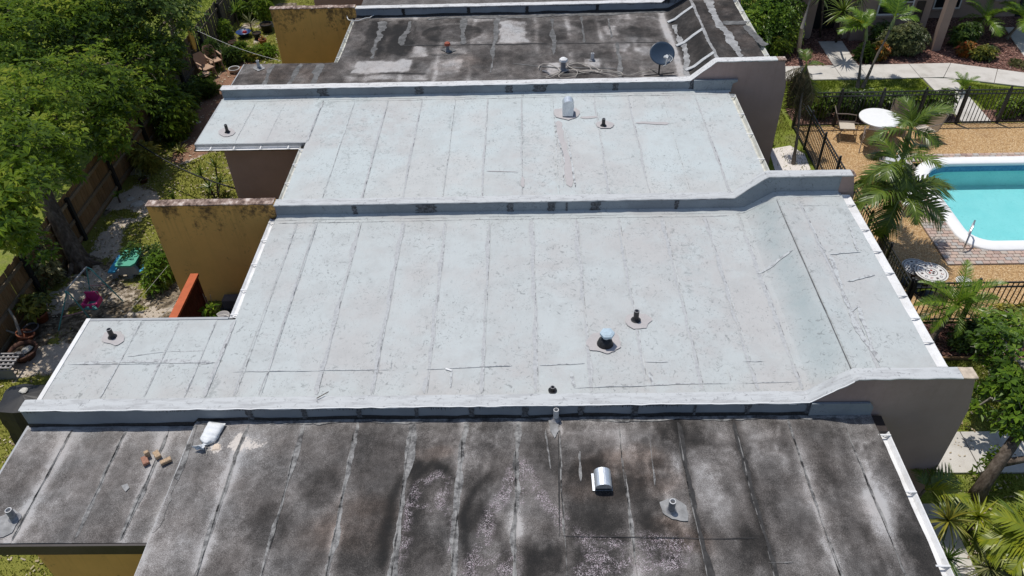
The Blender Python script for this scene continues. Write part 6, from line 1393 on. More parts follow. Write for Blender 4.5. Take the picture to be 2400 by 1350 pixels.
# courtyard of the middle house
oy0, oy1, ox = 10.95, 13.35, -7.47
cf = thing('courtyard_fence', 'orange-stained timber fence closing the small courtyard', 'fence', (ox, 12.1, 0))
MB().box(ox-.09, ox+.09, oy0, oy1, 1.44, 1.50).build('top_rail', 'wood_orange', cf)
y = oy0
while y < oy1-0.1: MB().box(ox-.012, ox+.012, y, y+0.135, 0.02, 1.44).build('plank', 'wood_darkred', cf); y += 0.145
MB().box(ox-.05, ox+.05, oy1-.1, oy1+.0, 0.02, 1.439).build('post', 'wood_darkred', cf); MB().box(ox+.014, ox+.05, oy0, oy1-.12, 0.5, 0.58).build('rail', 'wood_darkred', cf)
cm = MB().box(-7.40, -5.62, 10.9, 14.05, 0.012, 0.05); struct('patio_slab', cm, 'mat_dark')
m = MB().box(-7.3, -5.7, 13.75, 14.0, 0.052, 0.30); tag(m.build('concrete_ledge', 'pot_grey', None), 'low grey ledge at the foot of the yellow wall in the courtyard', 'ledge')
def P1(px, py, z=0.05): b = at(px, py, z); return (b[0], b[1], z)
c = P1(484, 745); c = (-7.05, 13.1, 0.05); bk = thing('bucket', 'white plastic bucket with rim handle in the courtyard', 'bucket', c)
MB().lathe(c, [(0.115, 0), (0.15, 0.36), (0.165, 0.365), (0.165, 0.39), (0.145, 0.39), (0.11, 0.02)], 20, True, True).build('pail', 'bucket', bk, True); MB().tube([(c[0]-.14, c[1], .42), (c[0], c[1]+.08, .40), (c[0]+.14, c[1], .42)], 0.008, 5).build('handle', 'plastic_white', bk)
c = (-5.98, 13.45, 0.05); o = pot('white pot by the gutter in the courtyard corner', c, 0.2, 0.42, 'pot_white'); foliage(o, [(c[0]-.25, c[1]+.15, 0.62, 0.3, 0.2, 0.2)], 60, 0.10, 0.25, 5, 'leaf_dark', 52, 'foliage')
c = (-6.72, 12.55, 0.05); pot('black pot beside the red ball in the courtyard', c, 0.15, 0.24, 'pot_black')
tag(MB().lathe((-6.88, 12.72, 0.40), [(0.005, -.10), (0.06, -.085), (0.09, -.045), (0.10, 0), (0.09, .045), (0.06, .085), (0.005, .10)], 16).build('ball', 'ball_red', None, True), 'shiny red ball on the pots in the courtyard', 'ball')
c = (-7.05, 12.35, 0.05); o = pot('white pot with pale leaf next to the yellow leaves', c, 0.15, 0.3, 'pot_white')
c = (-7.2, 12.15, 0.05); o = thing('potted_plant', 'plant with large yellow leaves beside the orange fence', 'plant', c); blade_mesh('foliage', [((c[0], c[1], 0.35), a_, .5, .3, .11, .5) for a_ in (0.2, 1.4, 2.6, 3.6, 5.0)], 'leaf_yellow', o); MB().tube([c, (c[0], c[1], .4)], .012, 5).build('stem', 'twig', o)
c = (-7.22, 12.95, 0.05); o = thing('potted_plant', 'small bright green leafy plant between the fence and the bucket', 'plant', c); foliage(o, [(c[0], c[1], 0.75, 0.16, 0.16, 0.16)], 90, 0.13, 0.4, 5, 'leaf_bright', 53, 'foliage'); m = MB(); [m.tube([c, (c[0]+dx, c[1]+dy, .6), (c[0]+dx*2, c[1]+dy*2, 1.1)], .008, 5) for dx, dy in ((0, .03), (-.05, .08), (.04, .06))]; m.build('stem', 'twig', o)
tag(MB().lathe((-6.4, 11.95, 0.05), [(0.08, 0), (0.13, 0.10), (0.14, 0.10), (0.1, 0.02)], 14, True, True).build('bowl', 'bowl_blue', None, True), 'small blue bowl on the courtyard floor', 'bowl')
# rope lines and hose
def sagline(name, label, a, b, sag, rad, mat, cat='rope', n=14):
    P = [(a[0]+(b[0]-a[0])*t, a[1]+(b[1]-a[1])*t, a[2]+(b[2]-a[2])*t-sag*math.sin(math.pi*t)) for t in np.linspace(0, 1, n)]; return tag(MB().tube(P, rad, 5).build(name, mat, None, True), label, cat)
sagline('clothesline', 'pale rope strung from the courtyard fence towards the white wing roof', (ox-.1, 13.0, 1.35), (-8.6, 10.75, 1.1), 0.05, 0.006, 'rope')
sagline('clothesline', 'second pale rope further left over the shaded yard', (-8.4, 14.0, 1.2), (-9.4, 11.0, 0.9), 0.05, 0.005, 'rope')
sagline('hanging_hose', 'black hose hanging between the tan fence and the brown wing wall', (-11.9, 20.2, 1.3), (-7.86, 17.6, 0.95), 0.28, 0.022, 'hose_black', 'hose')
sagline('clothesline', 'white line strung across the far yard to the far yellow wall', (-11.9, 27.2, 1.5), (-8.4, 25.45, 1.0), 0.12, 0.006, 'cable_white')
m = MB().box(-7.30, -7.16, 16.2, 17.5, 0.02, 0.95); t = thing('planter_screen', 'black timber screen standing at the foot of the brown wing wall', 'screen', (-7.8, 16.9, 0))
MB().box(-7.86, -7.74, 16.0, 17.1, 0.02, 0.9).build('panel', 'wood_and_shade_black', t); MB().box(-7.89, -7.71, 15.98, 17.12, 0.902, 0.95).build('top_cap', 'wood_and_shade_black', t)
# tan chairs by the far fence
def tanchair(label, px, py, a):
    b = pb(px, py); t = thing('garden_chair', label, 'chair', (b[0], b[1], 0)); rt = rotz(a)
    def tr(m): m.v = [tuple(rt @ Vector(v)+Vector((b[0], b[1], 0))) for v in m.v]; return m
    tr(MB().cbox((0, 0, .40), .46, .44, .035)).build('seat', 'tan_chair', t)
    m = MB(); m.prism_y([(-.21, 0), (.21, 0), (.23, .30), (.15, .47), (-.15, .47), (-.23, .30)], 0, 0.035); rx = Matrix.Rotation(-0.30, 3, 'X'); m.v = [tuple(rx @ Vector(v)+Vector((0, .20, .42))) for v in m.v]; tr(m).build('backrest', 'tan_chair', t)
    for sx in (-1, 1):
        for sy in (-1, 1): tr(MB().beam((sx*.18, sy*.17, .40), (sx*.23, sy*.23, 0.01), .04, .04)).build('leg', 'tan_chair', t)
        m = MB(); m.beam((sx*.24, .22, .62), (sx*.25, -.18, .60), .05, .03); m.beam((sx*.25, -.17, .6), (sx*.24, -.18, .4), .04, .04); tr(m).build('armrest', 'tan_chair', t)
tanchair('tan garden chair leaning near the grey fence, left one of two', 490, 182, 0.9); tanchair('tan garden chair beyond the first, right one of two', 508, 165, 0.7)
b = ay(498, 72, 27.5); pd = thing('paddle_board', 'yellow oval board hung on the far grey fence', 'board', (-11.85, 26.6, 0.4)); m = MB(); m.lathe((0, 0, 0), [(0.0, 0), (1, 0), (1, .04), (0, .04)], 20, False, False, 0.17, 0.50); rr_ = Matrix.Rotation(R(90), 3, 'Y') @ Matrix.Rotation(0, 3, 'Z'); m.v = [(-11.88+v[2], 26.75+v[0], 1.35+v[1]) for v in m.v]; m.build('board', 'paddle', pd)
c = P0(516, 140); o = thing('kettle_pot', 'round black pot on the ground beside the tan chairs', 'pot', c); MB().lathe((c[0], c[1], 0), [(0.12, 0.01), (0.2, 0.12), (0.2, 0.22), (0.14, 0.32), (0.12, 0.30)], 16).build('pot', 'pot_black', o, True)
c = P0(488, 205); o = thing('birdbath', 'small pale birdbath in the shade by the grey fence', 'birdbath', c); MB().lathe(c, [(0.13, 0), (0.06, 0.05), (0.05, 0.4), (0.2, 0.48), (0.22, 0.5), (0.15, 0.47)], 14).build('bowl', 'tan_chair', o, True)

# ================================================================== RIGHT SIDE: pool, deck, walks
FX, FYB, FYF = 8.46, 22.0, 13.02
# pool deck in three sheets round the opening, one mesh
mb = MB()
for x0, x1, y0, y1 in ((FX+.03, PX0, FYF, FYB+.02), (PX0, PX1, FYF, PY0), (PX0, PX1, PY1, FYB+.02)):
    mb.add([(x0, y0, 0.03), (x1, y0, 0.03), (x1, y1, 0.03), (x0, y1, 0.03)], [(0, 1, 2, 3)])
deck = struct('pool_deck', mb, 'pebble')
def rrect(x0, x1, y0, y1, rbl, rtl, n=10):
    P = []
    P += [(x0+rbl-rbl*math.cos(a), y0+rbl-rbl*math.sin(a)) for a in np.linspace(0, math.pi/2, n)]
    P += [(x1, y0), (x1, y1)]
    P += [(x0+rtl-rtl*math.sin(a), y1-rtl+rtl*math.cos(a)) for a in np.linspace(0, math.pi/2, n)]
    return P
inn = rrect(11.46, 23.5, 15.93, 19.59, 0.55, 0.95); out = rrect(11.09, 23.9, 15.52, 19.93, 0.80, 1.25); n = len(inn)
def ringmesh(rings):
    m = MB(); n = len(rings[0])
    for r_ in rings: m.v += r_
    for k in range(len(rings)-1):
        for i in range(n): i2 = (i+1) % n; m.f.append((k*n+i, k*n+i2, (k+1)*n+i2, (k+1)*n+i))
    return m
z3 = lambda P, z: [(x, y, z) for x, y in P]
mid = lambda t: [(a[0]*(1-t)+b[0]*t, a[1]*(1-t)+b[1]*t) for a, b in zip(out, inn)]
m = ringmesh([z3(out, 0.02), z3(out, 0.085), z3(mid(.06), 0.11), z3(mid(.92), 0.10), z3(inn, 0.075), z3(inn, 0.0)]); struct('pool_coping', m, 'pool_white', True)
flo = -0.70
m = ringmesh([z3(mid(.995), 0.02), z3(mid(.995), -0.20)]); struct('pool_tile_band', m, 'tile_blue')
m = ringmesh([z3(inn, -0.19), z3(inn, flo)]); m.f.append(tuple(n+i for i in range(n))); m.f = [f for f in m.f]
struct('pool_basin', m, 'plaster')
m = MB(); m.v = z3(mid(.99), -0.135); m.f = [tuple(range(n))]; struct('pool_water', m, 'water')
for k in range(3):   # steps under the handrail
    r_ = 1.25-0.33*k; P = [(11.46, 15.93)] + [(11.46+r_*math.cos(a), 15.93+r_*math.sin(a)) for a in np.linspace(0, math.pi/2, 9)]
    m = MB().prism_z([p for p in P], flo+0.001, flo+0.15*(k+1)); struct('pool_step', m, 'plaster')
# pavers round the pool
PV = {}
def pavers(x0, x1, y0, y1, ax_, cell, rnd):
    lst = []; 
    j = 0; y = y0
    while y < y1-0.02:
        h = min(cell[1], y1-y); x = x0-(cell[0]*0.5 if j % 2 else 0)
        while x < x1-0.01:
            a, b = max(x, x0), min(x+cell[0], x1)
            if b-a > 0.03: lst.append((a, b, y, y+h))
            x += cell[0]
        y += cell[1]; j += 1
    return lst
def inside_out(cx, cy):
    # inside the coping's outer outline?
    c = False; P = out; j = len(P)-1
    for i in range(len(P)):
        if (P[i][1] > cy) != (P[j][1] > cy) and cx < (P[j][0]-P[i][0])*(cy-P[i][1])/(P[j][1]-P[i][1])+P[i][0]: c = not c
        j = i
    return c
cells = pavers(10.44, 13.2, 15.02, 15.62, 0, (0.175, 0.125), 0) + pavers(10.44, 11.35, 15.645, 20.2, 0, (0.165, 0.125), 0) + pavers(11.35, 16.0, 19.80, 20.2, 0, (0.175, 0.13), 0)
jb = MB()
cnt = 0
for a, b, c_, d in cells:
    if inside_out((a+b)/2, (c_+d)/2) and inside_out(a+.01, d-.01) and inside_out(b-.01, c_+.01) and inside_out(a+.01, c_+.01): continue
    key = (round(b-a, 3), round(d-c_, 3)); g = 0.006
    if key not in PV:
        m = MB(); w_, h_ = key; e = 0.006
        m.v = [(-w_/2+g, -h_/2+g, 0), (w_/2-g, -h_/2+g, 0), (w_/2-g, h_/2-g, 0), (-w_/2+g, h_/2-g, 0), (-w_/2+g, -h_/2+g, .03), (w_/2-g, -h_/2+g, .03), (w_/2-g, h_/2-g, .03), (-w_/2+g, h_/2-g, .03), (-w_/2+g+e, -h_/2+g+e, .036), (w_/2-g-e, -h_/2+g+e, .036), (w_/2-g-e, h_/2-g-e, .036), (-w_/2+g+e, h_/2-g-e, .036)]
        m.f = [(k, (k+1) % 4, (k+1) % 4+4, k+4) for k in range(4)] + [(k+4, (k+1) % 4+4, (k+1) % 4+8, k+8) for k in range(4)] + [(8, 9, 10, 11)]
        me = bpy.data.meshes.new('paver'); me.from_pydata(m.v, [], m.f); me.materials.append(M('paver')); PV[key] = me
    o = bpy.data.objects.new('paver', PV[key]); C.objects.link(o); o.parent = deck; o.location = ((a+b)/2, (c_+d)/2, 0.036+random.uniform(-.002, .002)); cnt += 1
m = MB(); m.add([(10.43, 15.01, .034), (16, 15.01, .034), (16, 15.6, .034), (10.43, 15.6, .034)], [(0, 1, 2, 3)]); m.add([(10.43, 15.6, .034), (11.2, 15.6, .034), (11.2, 20.21, .034), (10.43, 20.21, .034)], [(0, 1, 2, 3)]); m.add([(11.2, 19.8, .034), (16, 19.8, .034), (16, 20.21, .034), (11.2, 20.21, .034)], [(0, 1, 2, 3)])
m.build('paver_bed', 'paver_joint', deck)
# handrail
hr = thing('pool_handrail', 'chrome handrail arching over the corner of the pool', 'handrail', (11.25, 15.35, 0))
b0 = at(2256, 592, 0.06)
pts = [(b0[0], b0[1], 0.04), (b0[0]+.02, b0[1]+.05, 0.3), (b0[0]+.10, b0[1]+.18, 0.55), (b0[0]+.22, b0[1]+.36, 0.66), (b0[0]+.36, b0[1]+.58, 0.62), (b0[0]+.42, b0[1]+.68, 0.45), (b0[0]+.43, b0[1]+.70, -0.3)]
Q = []
for i in range(len(pts)-1):
    for t in np.linspace(0, 1, 5)[:-1]: Q.append(tuple(pts[i][j]*(1-t)+pts[i+1][j]*t for j in range(3)))
Q.append(pts[-1]); MB().tube(Q, 0.022, 9).build('rail', 'chrome', hr, True); MB().lathe((b0[0], b0[1], .036), [(0.05, 0), (0.05, .012), (0.03, .025)], 14).build('escutcheon', 'brick_tan', hr)
# sidewalk slabs
def slab(lst, parent, z0=0.01, z1=0.05, mat='concrete'):
    MB().prism_z(lst, z0, z1).build('slab', mat, parent)
def walkway(name, quads):
    m = MB(); [m.add([(x, y, 0.006) for x, y in q], [tuple(range(len(q)))]) for q in quads]; o = struct(name, m, 'paver_joint')
    for q in quads:
        c = np.mean(q, 0); slab([tuple(np.array(p)+(c-np.array(p))/np.linalg.norm(c-np.array(p))*0.012) for p in q], o)
yA, yB = 25.2, 26.3
qs = [[(x, yA), (x+1.45, yA), (x+1.45, yB), (x, yB)] for x in (6.7, 8.15, 9.6)] + [[(11.05, yA), (11.93, yA), (11.93, yB), (11.05, yB)], [(11.93, yA), (13.72, yA), (13.72, yB), (11.93, yB)], [(13.72, yA), (14.5, yA), (15.2, yB), (13.72, yB)], [(14.5, yA), (16.0, 24.7), (16.6, 25.75), (15.2, yB)], [(16.0, 24.7), (17.6, 24.15), (18.2, 25.1), (16.6, 25.75)], [(17.6, 24.15), (19.4, 23.6), (20, 24.6), (18.2, 25.1)]]
qs += [[(11.05, yB), (11.93, yB), (11.95, 27.15), (11.07, 27.15)], [(11.07, 27.15), (11.95, 27.15), (12.0, 28.35), (11.1, 28.35)]]
qs += [[(13.80, 22.05), (14.72, 22.05), (14.75, 23.6), (13.82, 23.6)], [(13.82, 23.6), (14.75, 23.6), (14.85, 25.09), (13.78, 25.19)]]
qs += [[(17.9, 26.2), (19.5, 25.6), (20.2, 27.2), (18.2, 27.9)], [(18.2, 27.9), (20.2, 27.2), (20.6, 29.3), (18.5, 29.3)]]
walkway('sidewalk', qs)
walkway('front_walk', [[(5.4, 8.86), (7.0, 8.86), (7.0, 9.84), (5.4, 9.84)], [(7.0, 8.86), (8.53, 8.86), (8.53, 9.84), (7.0, 9.84)], [(8.53, 8.86), (10.1, 8.86), (10.1, 9.84), (8.53, 9.84)], [(10.1, 8.86), (11.6, 8.86), (11.6, 9.84), (10.1, 9.84)], [(6.6, 6.9), (7.55, 6.9), (7.55, 7.75), (6.6, 7.75)], [(6.6, 6.0), (7.55, 6.0), (7.55, 6.9), (6.6, 6.9)], [(6.6, 7.75), (7.55, 7.75), (7.55, 8.2), (6.6, 8.2)]])
# beds
def bed(name, poly, mat='mulch', z=0.022):
    m = MB(); m.v = [(x, y, z) for x, y in poly]; m.f = [tuple(range(len(poly)))]; return struct(name, m, mat)
bed('mulch_bed', [(7.6, 26.32), (15.1, 26.32), (18.4, 25.15), (20.5, 24.7), (20.5, 31), (7.6, 31)])
flakes('mulch_chips', (7.6, 19.5, 24.9, 29.5, lambda X, Y: ((Y > 26.4-np.clip(X-15.2, 0, 9)*0.42)*1.0)*(1-((X > 11.0) & (X < 12.05)))*(1-((X > 17.95+(Y-26.2)*.15) & (Y > 25.7)))), 14000, 0.03, 'chips', 61, 'reddish bark mulch chips of the planting beds')
bed('shrub_bed', [(FX+.1, FYB+.1), (13.78, FYB+.1), (13.78, 23.1), (FX+.1, 23.3)], 'mulch', 0.018); bed('side_bed', [(14.76, FYB+.1), (20, FYB+.1), (20, 22.9), (14.76, 22.9)], 'mulch', 0.018)
bed('front_bed', [(7.2, 11.85), (12.5, 11.85), (12.5, 12.95), (7.2, 12.95)], 'mulch', 0.02)
flakes('bed_chips', (7.2, 12.0, 11.9, 12.9, lambda X, Y: 0*X+1), 2600, 0.03, 'chips', 62, 'bark chips in the bed by the near pool fence')
tag(MB().box(7.2, 10.6, 11.80, 11.845, 0.01, 0.10).build('bed_edging', 'edging', None), 'low timber edging between the mulch bed and the lawn', 'edging')
bed('sand_patch', [(7.25, 19.0), (8.3, 18.9), (8.4, 20.4), (8.1, 20.9), (7.4, 20.7)], 'sand_white', 0.014)
# right lawns
def lawnw(X, Y): return 0.35+0.65*(fbm(X*.8, Y*.8, 71) > 0.42)
strips('right_lawn_grass', (7.2, 13.7, 23.2, 25.15, lawnw), 26000, 0.05, 0.013, 'grass_lush', 72, 'green lawn between pool fence hedge and far sidewalk')
strips('corner_lawn_grass', (14.9, 18.5, 22.9, 25.0, lambda X, Y: (Y < 25.0-np.clip(X-14.5, 0, 9)*.36)*1.0), 14000, 0.06, 0.015, 'grass_lush', 73, 'bright green lawn corner right of the pool path')
strips('side_lawn_grass', (7.2, 8.4, 9.9, 25.0, lambda X, Y: lawnw(X, Y)*(1-0.8*((Y > 18.9) & (Y < 20.9)))), 16000, 0.05, 0.013, 'grass_blade', 74, 'narrow grass strip between the houses and pool fence')
strips('near_lawn_grass', (7.2, 11.0, 9.86, 11.8, lawnw), 16000, 0.05, 0.013, 'grass_blade', 75, 'patchy lawn beyond the near sidewalk')
strips('front_lawn_grass', (7.6, 11.0, 5.5, 8.85, lambda X, Y: 0.6+0*X), 15000, 0.05, 0.013, 'grass_blade', 76, 'sparse grass around the leaning tree at lower right')
flakes('lawn_litter', (7.2, 10.5, 5.5, 11.7, lambda X, Y: 0*X+.6), 1500, 0.025, 'litter', 77, 'dry leaves on the near lawn')
# ---- picket fences round the pool, each picket a part
PK = {}
def picket_fence(label, p0, p1, npost, h=1.2):
    t = thing('picket_fence', label, 'fence', (p0[0], p0[1], 0), 'black metal fence around the pool'); L = math.dist(p0, p1); dx, dy = (p1[0]-p0[0])/L, (p1[1]-p0[1])/L
    for z in (0.10, h-0.14, h-0.015): MB().beam((p0[0], p0[1], z), (p1[0], p1[1], z), 0.03, 0.03).build('rail', 'iron_black', t)
    k = 'pk'
    if k not in PK:
        m = MB().box(-.0085, .0085, -.0085, .0085, 0.05, h-0.03); me = bpy.data.meshes.new('picket'); me.from_pydata(m.v, [], m.f); me.materials.append(M('iron_black')); PK[k] = me
        m = MB().box(-.032, .032, -.032, .032, 0.0, h+0.03); m.lathe((0, 0, h+.03), [(.036, 0), (.036, .012), (.02, .02), (.038, .05), (.03, .08), (.005, .09)], 8); me = bpy.data.meshes.new('post'); me.from_pydata(m.v, [], m.f); me.materials.append(M('iron_black')); PK['po'] = me
    n = int(L/0.115)
    for i in range(n):
        o = bpy.data.objects.new('picket', PK[k]); C.objects.link(o); o.parent = t; s_ = (i+0.5)*L/n; o.location = (dx*s_, dy*s_, 0)
    for i in range(npost):
        o = bpy.data.objects.new('post', PK['po']); C.objects.link(o); o.parent = t; s_ = i*L/(npost-1); o.location = (dx*s_, dy*s_, 0)
picket_fence('black picket fence behind the white patio table', (FX, FYB), (17.4, FYB), 8)
picket_fence('black picket fence running along the left side of the pool deck', (FX, FYF+.05), (FX, FYB-.05), 8)
picket_fence('black picket fence on the near side of the pool deck', (FX+.05, FYF), (15.5, FYF), 6)
# ---- patio table and chairs
c = (10.75, 21.25); pt = thing('patio_table', 'round white patio table on a drum base by the far fence', 'table', (c[0], c[1], .03))
MB().lathe((c[0], c[1], 0.03), [(0.02, .64), (0.56, .645), (0.60, .66), (0.60, .69), (0.57, .705), (0.02, .705)], 36).build('table_top', 'plastic_white', pt, False)
MB().lathe((c[0], c[1], 0.03), [(0.30, 0.0), (0.31, .05), (0.24, .10), (0.20, .5), (0.12, .638)], 20).build('pedestal', 'plastic_white', pt, True)
def sling_chair(label, x, y, a):
    t = thing('patio_chair', label, 'chair', (x, y, .03), 'sling chairs around the white patio table'); rt = rotz(a)
    def tr(m): m.v = [tuple(rt @ Vector(v)+Vector((x, y, .03))) for v in m.v]; return m
    m = MB(); m.add([(-.23, -.24, .40), (.23, -.24, .40), (.23, .20, .37), (-.23, .20, .37), (-.23, -.24, .385), (.23, -.24, .385), (.23, .2, .355), (-.23, .2, .355)], [(0, 1, 2, 3), (7, 6, 5, 4), (0, 4, 5, 1), (2, 6, 7, 3)]); tr(m).build('seat', 'sling_light', t)
    m = MB(); m.add([(-.23, .21, .38), (.23, .21, .38), (.22, .40, .86), (-.22, .40, .86), (-.23, .23, .38), (.23, .23, .38), (.22, .42, .86), (-.22, .42, .86)], [(0, 1, 2, 3), (7, 6, 5, 4), (2, 6, 7, 3)]); tr(m).build('backrest', 'sling', t)
    for s in (-1, 1):
        m = MB(); m.tube([(s*.245, .42, .88), (s*.245, .21, .38), (s*.245, -.26, .41), (s*.25, -.30, .2), (s*.25, -.33, .01)], .014, 6); tr(m).build('leg', 'chair_metal', t)
        m = MB(); m.tube([(s*.25, .10, .38), (s*.25, .32, .01)], .014, 6); tr(m).build('leg', 'chair_metal', t)
        m = MB(); m.tube([(s*.25, .30, .62), (s*.26, 0, .64), (s*.26, -.27, .62), (s*.25, -.28, .40)], .016, 6); tr(m).build('armrest', 'chair_metal', t)
    m = MB(); m.tube([(-.245, .42, .88), (.245, .42, .88)], .014, 6); tr(m).build('top_bar', 'chair_metal', t)
sling_chair('tan sling chair at the left of the white patio table', 9.85, 21.35, 1.35)
sling_chair('tan sling chair seen from behind in front of the white patio table', 10.35, 20.55, 2.75)
sling_chair('tan sling chair at the right of the white table, behind palm fronds', 12.15, 21.05, -1.2)
sling_chair('tan sling chair beyond the white table against the fence', 11.5, 21.6, -0.35)
tag(MB().box(10.62, 10.66, 18.9, 18.95, 0.03, 0.04).build('deck_drain', 'iron_black', None), 'small dark drain on the pebble deck', 'drain')
# white lounge behind the palm
lg = thing('lounge_chair', 'white pool lounge chair half hidden behind the palm fronds', 'lounge', (10.35, 18.0, .03)); MB().cbox((10.35, 17.8, .36), .6, 1.3, .06).build('mattress', 'plastic_white', lg); m = MB(); m.add([(10.05, 18.45, .36), (10.65, 18.45, .36), (10.65, 18.95, .80), (10.05, 18.95, .80), (10.05, 18.5, .32), (10.65, 18.5, .32), (10.65, 19.0, .76), (10.05, 19.0, .76)], [(0, 1, 2, 3), (7, 6, 5, 4), (0, 4, 5, 1), (2, 6, 7, 3), (1, 5, 6, 2), (3, 7, 4, 0)]); m.build('backrest', 'plastic_white', lg)
for sx in (-.26, .26):
    for sy in (-.6, .55): MB().tube([(10.35+sx, 17.8+sy, .34), (10.35+sx, 17.8+sy, .03)], .018, 6).build('leg', 'plastic_white', lg)
# ---- mosaic tables
def mosaic(label, cx, cy, r_, h, seed):
    t = thing('mosaic_table', label, 'table', (cx, cy, .03)); rg_ = random.Random(seed); z = .03+h
    MB().lathe((cx, cy, z), [(r_*.98, -.035), (r_, -.03), (r_, -.002)], 40, True, False).build('rim', 'mosaic_dark', t)
    MB().lathe((cx, cy, z), [(r_, -.002), (r_*.93, 0), (r_*.93, .001)], 40, False, False).build('rim_band', 'mosaic_white', t)
    MB().lathe((cx, cy, z), [(r_*.93, .0), (.001, .001)], 40, False, False).build('table_top', 'mosaic_white', t)
    MB().lathe((cx, cy, z), [(r_*.90, .003), (r_*.86, .003)], 40, False, False).build('ring_inlay', 'mosaic_dark', t); MB().lathe((cx, cy, z), [(r_*.38, .003), (r_*.34, .003)], 28, False, False).build('ring_inlay', 'mosaic_dark', t)
    for k in range(12):
        a = k*math.pi/6+.2; s_ = r_*.085; q = (cx+math.cos(a)*r_*.64, cy+math.sin(a)*r_*.64, z+.003); rt = rotz(a+.6*(k % 3))
        m = MB()
        if k % 3 == 0: m.cbox(q, s_*1.7, s_*1.7, .004, rt)
        else:
            for ox_, oy_, w_, h_ in ((0, -1, 2, .4), (0, 1, 2, .4), (-1, 0, .4, 1.6), (1, 0, .4, 1.6)):
                if k % 3 == 2 and ox_ == 1: continue
                v = rt @ Vector((ox_*s_*.8, oy_*s_*.8, 0)); m.cbox((q[0]+v.x, q[1]+v.y, q[2]), w_*s_*.8, h_*s_*.8, .004, rt)
        m.build('motif_inlay', ('mosaic_dark', 'mosaic_blue', 'mosaic_red')[k % 3], t)
    for i in range(5):
        a = i*1.257; MB().cbox((cx+math.cos(a)*r_*.16, cy+math.sin(a)*r_*.16, z+.003), r_*.16, r_*.13, .004, rotz(a)).build('centre_inlay', 'mosaic_red' if i % 2 else 'mosaic_dark', t)
    m = MB(); m.lathe((cx, cy, .03), [(.22, 0), (.22, .03), (.05, .06), (.045, h-.04)], 14); m.build('pedestal', 'iron_black', t)
q = at(2184, 635, .68); mosaic('round mosaic-topped table near the pool corner, front one of two', q[0], q[1], .37, .62, 1)
q = at(2150, 622, .58); mosaic('lower round mosaic table half hidden behind the front one', q[0], q[1], .33, .50, 2)
q = at(2262, 652, .5); tag(MB().lathe((q[0], q[1], .38), [(.02, 0), (.17, .01), (.18, .04), (.02, .05)], 18).build('stool_seat', 'mosaic_white', None), 'small pale round stool behind the feathery palm', 'stool')

# ================================================================== RIGHT SIDE: planting
def fr_round(n, els, ln, a0=0, keys=None): return [(a0+i*360/n*1.0+ (i % 2)*14, els[i % len(els)], ln*(1-.1*(i % 3)), *( [keys[i % len(keys)]] if keys else [])) for i in range(n)]
G3 = 'multi-stemmed palm beside the pool deck'
palm('palm_tree', 'lowest palm crown of the cluster beside the near pool fence', (8.85, 15.25, 0), (8.78, 15.35, 1.95), .06, fr_round(11, (25, 5, 45, -15), 1.4, 10, ['mid', 'mid_droop', 'mid']), 'mid', group=G3, shaft=.5, seed=2)
palm('palm_tree', 'middle palm crown of the cluster, fronds reaching over the deck', (8.98, 15.6, 0), (8.72, 15.75, 2.55), .06, fr_round(8, (35, 10, 60, -10), 1.2, 40, ['mid', 'mid_droop']), 'mid', group=G3, shaft=.5, seed=3)
palm('palm_tree', 'tallest palm crown of the cluster, in front of the white patio table', (9.15, 16.0, 0), (9.22, 16.6, 2.95), .06, fr_round(7, (60, 30, 78, 15), 1.1, 20, ['mid', 'mid']), 'mid', group=G3, shaft=.5, seed=4)
palm('palm_tree', 'feathery green palm in the mulch bed by the near pool fence', (9.02, 12.45, 0), (9.30, 12.55, 0.95), .07, fr_round(19, (20, -5, 45, 65, 5), 1.10, 0), 'feather', seed=5)
palm('palm_tree', 'thin palm with hanging brown fronds beside the brown wall end', (7.92, 19.85, 0), (7.90, 20.6, 2.75), .05, [(200, -60, 1.3, 'dead'), (260, -70, 1.4, 'dead'), (300, -55, 1.2, 'dead'), (160, -40, 1.1, 'dead'), (20, 30, .6, 'mid'), (90, 60, .6, 'mid'), (180, 0, .7, 'dead'), (240, -65, 1.6, 'dead'), (230, -75, 1.5, 'mid_droop'), (280, -80, 1.5, 'dead'), (320, -70, 1.4, 'dead'), (0, -60, 1.2, 'dead')], 'mid', seed=6)
palm('palm_tree', 'left stem of the twin palms on the lawn by the far sidewalk', (11.35, 24.6, 0), (11.45, 25.4, 1.75), .055, [(170, 35, 1.1), (200, 20, 1.15), (150, 60, 1.0), (100, 40, .9, 'lit'), (60, 60, .8, 'lit'), (250, 50, .8), (190, 50, 1.0, 'broad')], 'lit', group='twin palms by the far sidewalk', shaft=.4, seed=7)
palm('palm_tree', 'right stem of the twin palms, leaning to the right', (11.52, 24.6, 0), (12.25, 25.3, 2.15), .055, [(60, 65, 1.1), (100, 70, 1.15), (20, 30, 1.0), (130, 50, 1.0), (-20, 25, .8), (80, 45, 1.0), (160, 60, .8)], 'lit', group='twin palms by the far sidewalk', shaft=.4, seed=8)
palm('palm_tree', 'small pale-fronded palm where the pool path meets the sidewalk', (14.62, 24.1, 0), (14.62, 24.1, .25), .05, fr_round(11, (50, 30, 70), .62, 0, ['feather']), 'feather', seed=9)
palm('palm_tree', 'arching green palm against the recessed tan wall', (17.35, 28.7, 0), (17.0, 28.3, .85), .07, fr_round(12, (35, 10, 55, -30), 1.15, 0, ['feather', 'lit']), 'feather', seed=10)
palm('palm_tree', 'bright palm at the top right beside the door path', (18.1, 28.3, 0), (18.3, 28.1, .9), .07, fr_round(12, (40, 15, 65), 1.15, 15, ['feather', 'lit']), 'feather', seed=11)
